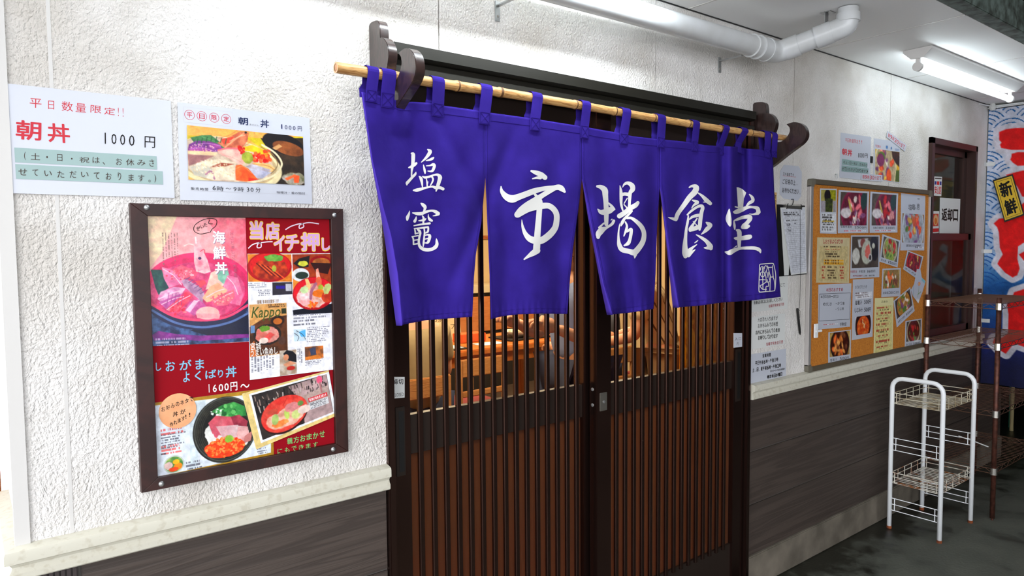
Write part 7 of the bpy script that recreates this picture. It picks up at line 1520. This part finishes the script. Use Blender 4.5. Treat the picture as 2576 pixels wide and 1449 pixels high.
mb = MB(); mb.box(3.20, 3.44, 2.74, 2.88, 0.721, 0.724, M_PAPER2, 0.001); thing_mb(mb, 'place_card', 'white paper lying alone in the middle of the table', 'paper')
mb = MB(); mb.box(3.16, 3.40, 2.96, 3.10, 0.721, 0.79, mat('orange_box', (206, 92, 40), rough=0.5), 0.004); thing_mb(mb, 'condiment_box', 'orange condiment box standing on the table', 'box')
mb = MB(); mb.lathe((2.98, 3.12, 0.721), [(0.04, 0), (0.065, 0.03), (0.07, 0.06), (0.062, 0.06), (0.03, 0.012)], mat('red_lacquer', (160, 24, 28), rough=0.25), n=24); thing_mb(mb, 'soup_bowl', 'red lacquer bowl standing on the table', 'bowl')
q = [Vector((3.02, 3.24, 0.96)), Vector((3.32, 3.24, 0.96)), Vector((3.32, 3.20, 0.722)), Vector((3.02, 3.20, 0.722))]
S = Sheet(q, M_KRAFT, thick=0.004); S.text('お茶は', 0.12, 0.15, 0.6, 0.35, INK); S.text('セルフ', 0.3, 0.45, 0.8, 0.62, INK); S.build('menu_stand', 'tan card with black writing standing on the table', 'sign')

# back wall: blackboard, paper, shelf
BBX = 3.30
q = [Vector((BBX, RY1 - 0.012, 2.10)), Vector((BBX + 0.75, RY1 - 0.012, 2.10)), Vector((BBX + 0.75, RY1 - 0.012, 1.52)), Vector((BBX, RY1 - 0.012, 1.52))]
S = Sheet(q, M_BLACK, thick=0.01)
for t, v, m, u0, u1 in (('本日の魚', 0.05, ink((190, 210, 90)), 0.1, 0.8), ('まぐろ', 0.22, ink((230, 200, 90)), 0.1, 0.7), ('の旬の味', 0.42, WHITEINK, 0.2, 0.9), ('品切れの際は', 0.63, RED, 0.1, 0.95), ('ご容赦下さい。', 0.80, RED, 0.1, 0.95)): S.text(t, u0, v, u1, v + 0.12, m, bold=0.01)
S.build('menu_blackboard', 'blackboard with coloured writing on the back wall, seen between the first two curtain panels', 'blackboard')
q = [Vector((BBX, RY1 - 0.02, 1.50)), Vector((BBX + 0.75, RY1 - 0.02, 1.50)), Vector((BBX + 0.75, RY1 - 0.02, 1.20)), Vector((BBX, RY1 - 0.02, 1.20))]
S = Sheet(q, M_PAPER2, thick=0.002)
S.paint(0.01, 0.01, 0.99, 0.99, lambda c: (c.fill((226, 206, 160), (206, 176, 120), 6), [c.line([(0.1 * i, 0.1), (0.1 * i + 0.06, 0.45)], 0.01, (130, 96, 60)) for i in range(10)], [c.ell(0.1 + 0.16 * i, 0.72, 0.05, 0.06, (170, 110, 50), ring=0.3) for i in range(6)]), 60)
S.build('fish_chart', 'crumpled tan chart of fish pinned under the blackboard', 'poster')
M_OW2 = wood('smooth_orange_wood', (190, 112, 60), (202, 124, 70), scale=(1, 1, 6), rough=0.5, wscale=2, bump=0.02)
root = empty('wall_counter', (3.8, RY1 - 0.25, 0), 'back wall counter with a cream shelf edge and orange wooden front', 'counter')
mb = MB(); mb.box(2.6, 5.6, RY1 - 0.42, RY1 - 0.02, 1.02, 1.10, mat('cream_edge', (206, 190, 156), rough=0.5), 0.004); mb.build('shelf', root)
mb = MB(); mb.box(2.62, 5.6, RY1 - 0.40, RY1 - 0.02, 0.62, 0.98, M_OW2, 0.003); mb.build('front', root)
mb = MB(); mb.box(2.64, 5.6, RY1 - 0.38, RY1 - 0.02, 0.012, 0.62, MATS['counter_dark']); mb.build('plinth', root)
mb = MB(); mb.box(2.62, 5.6, RY1 - 0.38, RY1 - 0.02, 0.98, 1.02, M_BLACK); mb.build('shadow_gap', root)
# amber varnished screen and side panel near the right leaf
M_AMB = wood('amber_pine', (200, 104, 14), (246, 166, 36), scale=(3, 3, 0.7), rough=0.15, wscale=5, coat=1.0)
root = empty('pine_screen', (3.0, 0.52, 0.012), 'glossy amber pine screen just inside the right door', 'screen')
mb = MB(); mb.box(2.84, 3.12, 0.50, 0.54, 0.012, 1.35, M_AMB, 0.006); mb.build('panel', root)
mb = MB(); mb.box(3.12, 3.26, 0.49, 0.55, 0.012, 1.35, mat('orange_post', (176, 84, 40), rough=0.4), 0.004); mb.build('post', root)
mb = MB(); mb.box(1.15, 2.80, 0.20, 1.2, 0.012, 0.022, mat('bounce_red', (150, 26, 24), rough=0.9), 0.003); thing_mb(mb, 'red_bounce_mat', 'red mat glowing through the lower frosted panes', 'mat')  # added for its red bounce, standing in for a reflection on the panes

# ------------------------------------------------------------------ people
def skin_obj(name, joints, bones, root_joint, m, parent, T, sub=2):
    names = list(joints); me = bpy.data.meshes.new(name)
    me.from_pydata([tuple(T @ Vector(joints[n][0])) for n in names], [(names.index(a), names.index(b)) for a, b in bones], [])
    o = bpy.data.objects.new(name, me); COL.objects.link(o); me.materials.append(m)
    o.modifiers.new('skin', 'SKIN'); o.modifiers['skin'].use_smooth_shade = True
    for i, n in enumerate(names):
        s = me.skin_vertices[0].data[i]; r = joints[n][1]; s.radius = r if isinstance(r, tuple) else (r, r); s.use_root = (n == root_joint)
    o.modifiers.new('sub', 'SUBSURF').levels = sub; o.modifiers['sub'].render_levels = sub
    o.parent = parent; o.matrix_parent_inverse = PINV(parent)
    return o
def hand(parent, wrist, direction, m, T):
    w = Vector(wrist); d = Vector(direction).normalized(); sd = d.cross(Vector((0, 0, 1))).normalized(); up = sd.cross(d)
    mb = MB(); mb.tube([w, w + d * 0.03, w + d * 0.085], [0.024, 0.038, 0.034], m, n=12)
    for i, L_ in enumerate((0.066, 0.076, 0.070, 0.055)):
        b = w + d * 0.078 + sd * (0.026 - i * 0.0175); mb.tube(catmull([tuple(b), tuple(b + d * L_ * 0.5 - up * 0.006), tuple(b + d * L_ * 0.8 - up * 0.026), tuple(b + d * L_ * 0.78 - up * 0.044)], 3), [0.0092] * 9 + [0.0075], m, n=8)
    b = w + d * 0.028 + sd * 0.034; mb.tube([b, b + (d * 0.5 + sd * 0.8) * 0.035, b + (d * 0.9 + sd * 0.5) * 0.055 - up * 0.012], [0.012, 0.010, 0.008], m, n=8)
    mb.v = [tuple(T @ Vector(v)) for v in mb.v]; return mb.build('hand', parent, smooth=True)
def person(loc, rz, label, shirt, trousers, hair, pose, sleeves='short', extra=None):
    root = empty('person', loc, label, 'person'); T = Matrix.Translation(loc) @ Matrix.Rotation(rz, 4, 'Z')
    SK = mat('skin', (206, 146, 112), rough=0.5); J = pose
    R_ = dict(pelvis=(0.150, 0.105), waist=(0.135, 0.098), chest=(0.160, 0.112), upper=(0.150, 0.09), neck=0.052, jaw=(0.062, 0.072), head=(0.074, 0.092), crown=(0.060, 0.075), sh=0.058, el=0.040, wr=0.027, hip=0.088, kn=0.060, an=0.040, toe=0.036)
    def g(k, f=1.0, add=0.0):
        base = R_[k.rstrip('LR')] if k.rstrip('LR') in R_ else R_[k]
        return tuple(b * f + add for b in base) if isinstance(base, tuple) else base * f + add
    names = list(J); joints = {n: (J[n], g(n)) for n in names}
    bones = [('pelvis', 'waist'), ('waist', 'chest'), ('chest', 'upper'), ('upper', 'neck'), ('neck', 'jaw'), ('jaw', 'head'), ('head', 'crown')]
    for s in 'LR': bones += [('upper', 'sh' + s), ('sh' + s, 'el' + s), ('el' + s, 'wr' + s), ('pelvis', 'hip' + s), ('hip' + s, 'kn' + s), ('kn' + s, 'an' + s), ('an' + s, 'toe' + s)]
    skin_obj('body', joints, bones, 'pelvis', SK, root, T)
    sj = {n: (J[n], g(n, 1.0, 0.016)) for n in ('pelvis', 'waist', 'chest', 'upper')}
    for s in 'LR':
        a, b = Vector(J['sh' + s]), Vector(J['el' + s]); sj['sh' + s] = (J['sh' + s], 0.074); sj['sl' + s] = (tuple(a.lerp(b, 0.72)), 0.066)
    skin_obj('shirt', sj, [('pelvis', 'waist'), ('waist', 'chest'), ('chest', 'upper')] + [(a, b + s) if a == 'upper' else (a + s, b + s) for s in 'LR' for a, b in (('upper', 'sh'), ('sh', 'sl'))], 'pelvis', shirt, root, T)
    tj = {'pelvis': (J['pelvis'], g('pelvis', 1.0, 0.010))}
    for s in 'LR': tj['hip' + s] = (J['hip' + s], 0.102); tj['kn' + s] = (J['kn' + s], 0.074); tj['an' + s] = (J['an' + s], 0.060)
    skin_obj('trousers', tj, [('pelvis', 'hip' + s) for s in 'LR'] + [('hip' + s, 'kn' + s) for s in 'LR'] + [('kn' + s, 'an' + s) for s in 'LR'], 'pelvis', trousers, root, T)
    for s in 'LR':
        a, t = Vector(J['an' + s]), Vector(J['toe' + s]); mb = MB(); mb.tube([a + Vector((0, -0.05, -0.03)), a + Vector((0, 0.02, -0.035)), t + Vector((0, 0, -0.01)), t + Vector((0, 0.04, -0.015))], [0.040, 0.045, 0.042, 0.024], M_BLACK, n=10); mb.v = [tuple(T @ Vector(v)) for v in mb.v]; mb.build('shoe', root, smooth=True)
        hand(root, J['wr' + s], Vector(J['wr' + s]) - Vector(J['el' + s]), SK, T)
    # head detail: face, ears, hair
    hd, cr, jw = Vector(J['head']), Vector(J['crown']), Vector(J['jaw']); upv = (cr - jw).normalized(); fw = Vector((0, 1, 0)); fw = (fw - upv * fw.dot(upv)).normalized(); rt = fw.cross(upv)
    def blob(c, r, m, nm, sc=(1, 1, 1), cut=None):
        bm = bmesh.new(); bmesh.ops.create_uvsphere(bm, u_segments=16, v_segments=12, radius=1)
        for v in bm.verts: q = v.co.copy(); v.co = c + rt * q.x * r * sc[0] + fw * q.y * r * sc[1] + upv * q.z * r * sc[2]
        mb = MB(); mb.bm(bm, m); mb.v = [tuple(T @ Vector(v)) for v in mb.v]; return mb.build(nm, root, smooth=True)
    blob(hd + upv * 0.035 - fw * 0.012, 0.098, hair, 'hair', (0.92, 1.08, 0.92)); blob(hd - fw * 0.045 - upv * 0.02, 0.07, hair, 'hair', (0.95, 0.8, 1.25))
    blob(hd + fw * 0.100 - upv * 0.012, 0.016, SK, 'nose', (0.8, 1, 1.5))
    for sx in (-1, 1): blob(hd + fw * 0.086 + rt * 0.03 * sx + upv * 0.006, 0.009, M_BLACK, 'eye', (1.3, 0.6, 0.7)); blob(hd + rt * 0.082 * sx, 0.022, SK, 'ear', (0.4, 0.8, 1.3))
    blob(hd + fw * 0.086 - upv * 0.052, 0.012, mat('lips', (170, 80, 74), rough=0.5), 'mouth', (1.8, 0.5, 0.5))
    return root
def pose_sit(arm=0):
    J = dict(pelvis=(0, 0, 0.55), waist=(0, -0.01, 0.70), chest=(0, 0.02, 0.87), upper=(0, 0.03, 0.99), neck=(0, 0.05, 1.07), jaw=(0, 0.09, 1.13), head=(0, 0.09, 1.19), crown=(0, 0.085, 1.24))
    for s, x in (('L', -1), ('R', 1)):
        J.update({'sh' + s: (0.175 * x, 0.03, 0.99), 'el' + s: (0.235 * x, 0.06, 0.72), 'wr' + s: (0.17 * x, 0.28, 0.74), 'hip' + s: (0.095 * x, 0.05, 0.54), 'kn' + s: (0.12 * x, 0.44, 0.53), 'an' + s: (0.12 * x, 0.44, 0.10), 'toe' + s: (0.12 * x, 0.56, 0.05)})
    return J
def pose_stand(lean=0.0, raise_=0.0, h=1.0):
    J = dict(pelvis=(0, 0, 0.90), waist=(0, lean * 0.3, 1.04), chest=(0, lean * 0.65, 1.20), upper=(0, lean * 0.9, 1.31), neck=(0, lean * 1.05, 1.39), jaw=(0, lean * 1.1 + 0.03, 1.44), head=(0, lean * 1.1 + 0.03, 1.50), crown=(0, lean * 1.1 + 0.025, 1.56))
    for s, x in (('L', -1), ('R', 1)):
        J.update({'sh' + s: (0.175 * x, lean * 0.9, 1.31), 'el' + s: (0.24 * x, lean + 0.02, 1.03), 'wr' + s: (0.17 * x, lean + 0.22, 0.98 + raise_), 'hip' + s: (0.09 * x, 0, 0.86), 'kn' + s: (0.10 * x, 0.02, 0.48), 'an' + s: (0.10 * x, 0, 0.10), 'toe' + s: (0.10 * x, 0.13, 0.05)})
    return {k: (v[0] * h, v[1] * h, v[2] * h) for k, v in J.items()}
M_BEIGE = mat('beige_shirt', (160, 140, 104), rough=0.9, bump=(40, 0.3, 4, 0.004)); M_DENIM = mat('denim', (140, 158, 204), rough=0.9, bump=(60, 0.3, 4, 0.003)); M_GREYC = mat('slate_shirt', (92, 94, 108), rough=0.9)
M_JEANS = mat('dark_jeans', (58, 66, 92), rough=0.9); M_TANT = mat('tan_trousers', (150, 122, 86), rough=0.9); M_HAIR = mat('dark_hair', (34, 24, 20), rough=0.5)
def plaid():
    m = mat('tan_check_shirt', (206, 180, 136), rough=0.9); nt, b, L = nodes_of(m); tc = nt.nodes.new('ShaderNodeTexCoord'); mp = nt.nodes.new('ShaderNodeMapping'); mp.inputs['Rotation'].default_value = (0.5, 0.4, 0.3); L(tc.outputs['Object'], mp.inputs[0])
    w = nt.nodes.new('ShaderNodeTexWave'); w.inputs['Scale'].default_value = 5; w.inputs['Distortion'].default_value = 0.4; L(mp.outputs[0], w.inputs[0])
    r = nt.nodes.new('ShaderNodeValToRGB'); r.color_ramp.elements[0].position = 0.03; r.color_ramp.elements[1].position = 0.06; r.color_ramp.elements[0].color = tuple(lin((96, 70, 46))) + (1,); r.color_ramp.elements[1].color = tuple(lin((206, 180, 136))) + (1,)
    L(w.outputs['Fac'], r.inputs[0]); L(r.outputs[0], b.inputs['Base Color']); return m
person((2.04, 1.76, 0.012), 0.0, 'person in a beige short-sleeved top seated with back to the door, behind the left leaf', M_BEIGE, M_JEANS, M_HAIR, pose_sit())
person((2.50, 0.92, 0.023), 1.5, 'person in a blue denim shirt standing with one forearm raised, beside the meeting stile', M_DENIM, M_JEANS, M_HAIR, pose_stand(0.06, 0.14, 0.97))
person((3.34, 1.04, 0.012), 0.6, 'person in a tan checked shirt standing bowed, seen through the right door', plaid(), M_TANT, mat('brown_hair', (74, 42, 28), rough=0.5), pose_stand(0.14, 0.0, 0.93))
person((3.58, 1.86, 0.012), 0.0, 'person in slate grey seated with back to the door, behind the right leaf', M_GREYC, M_JEANS, M_HAIR, pose_sit())
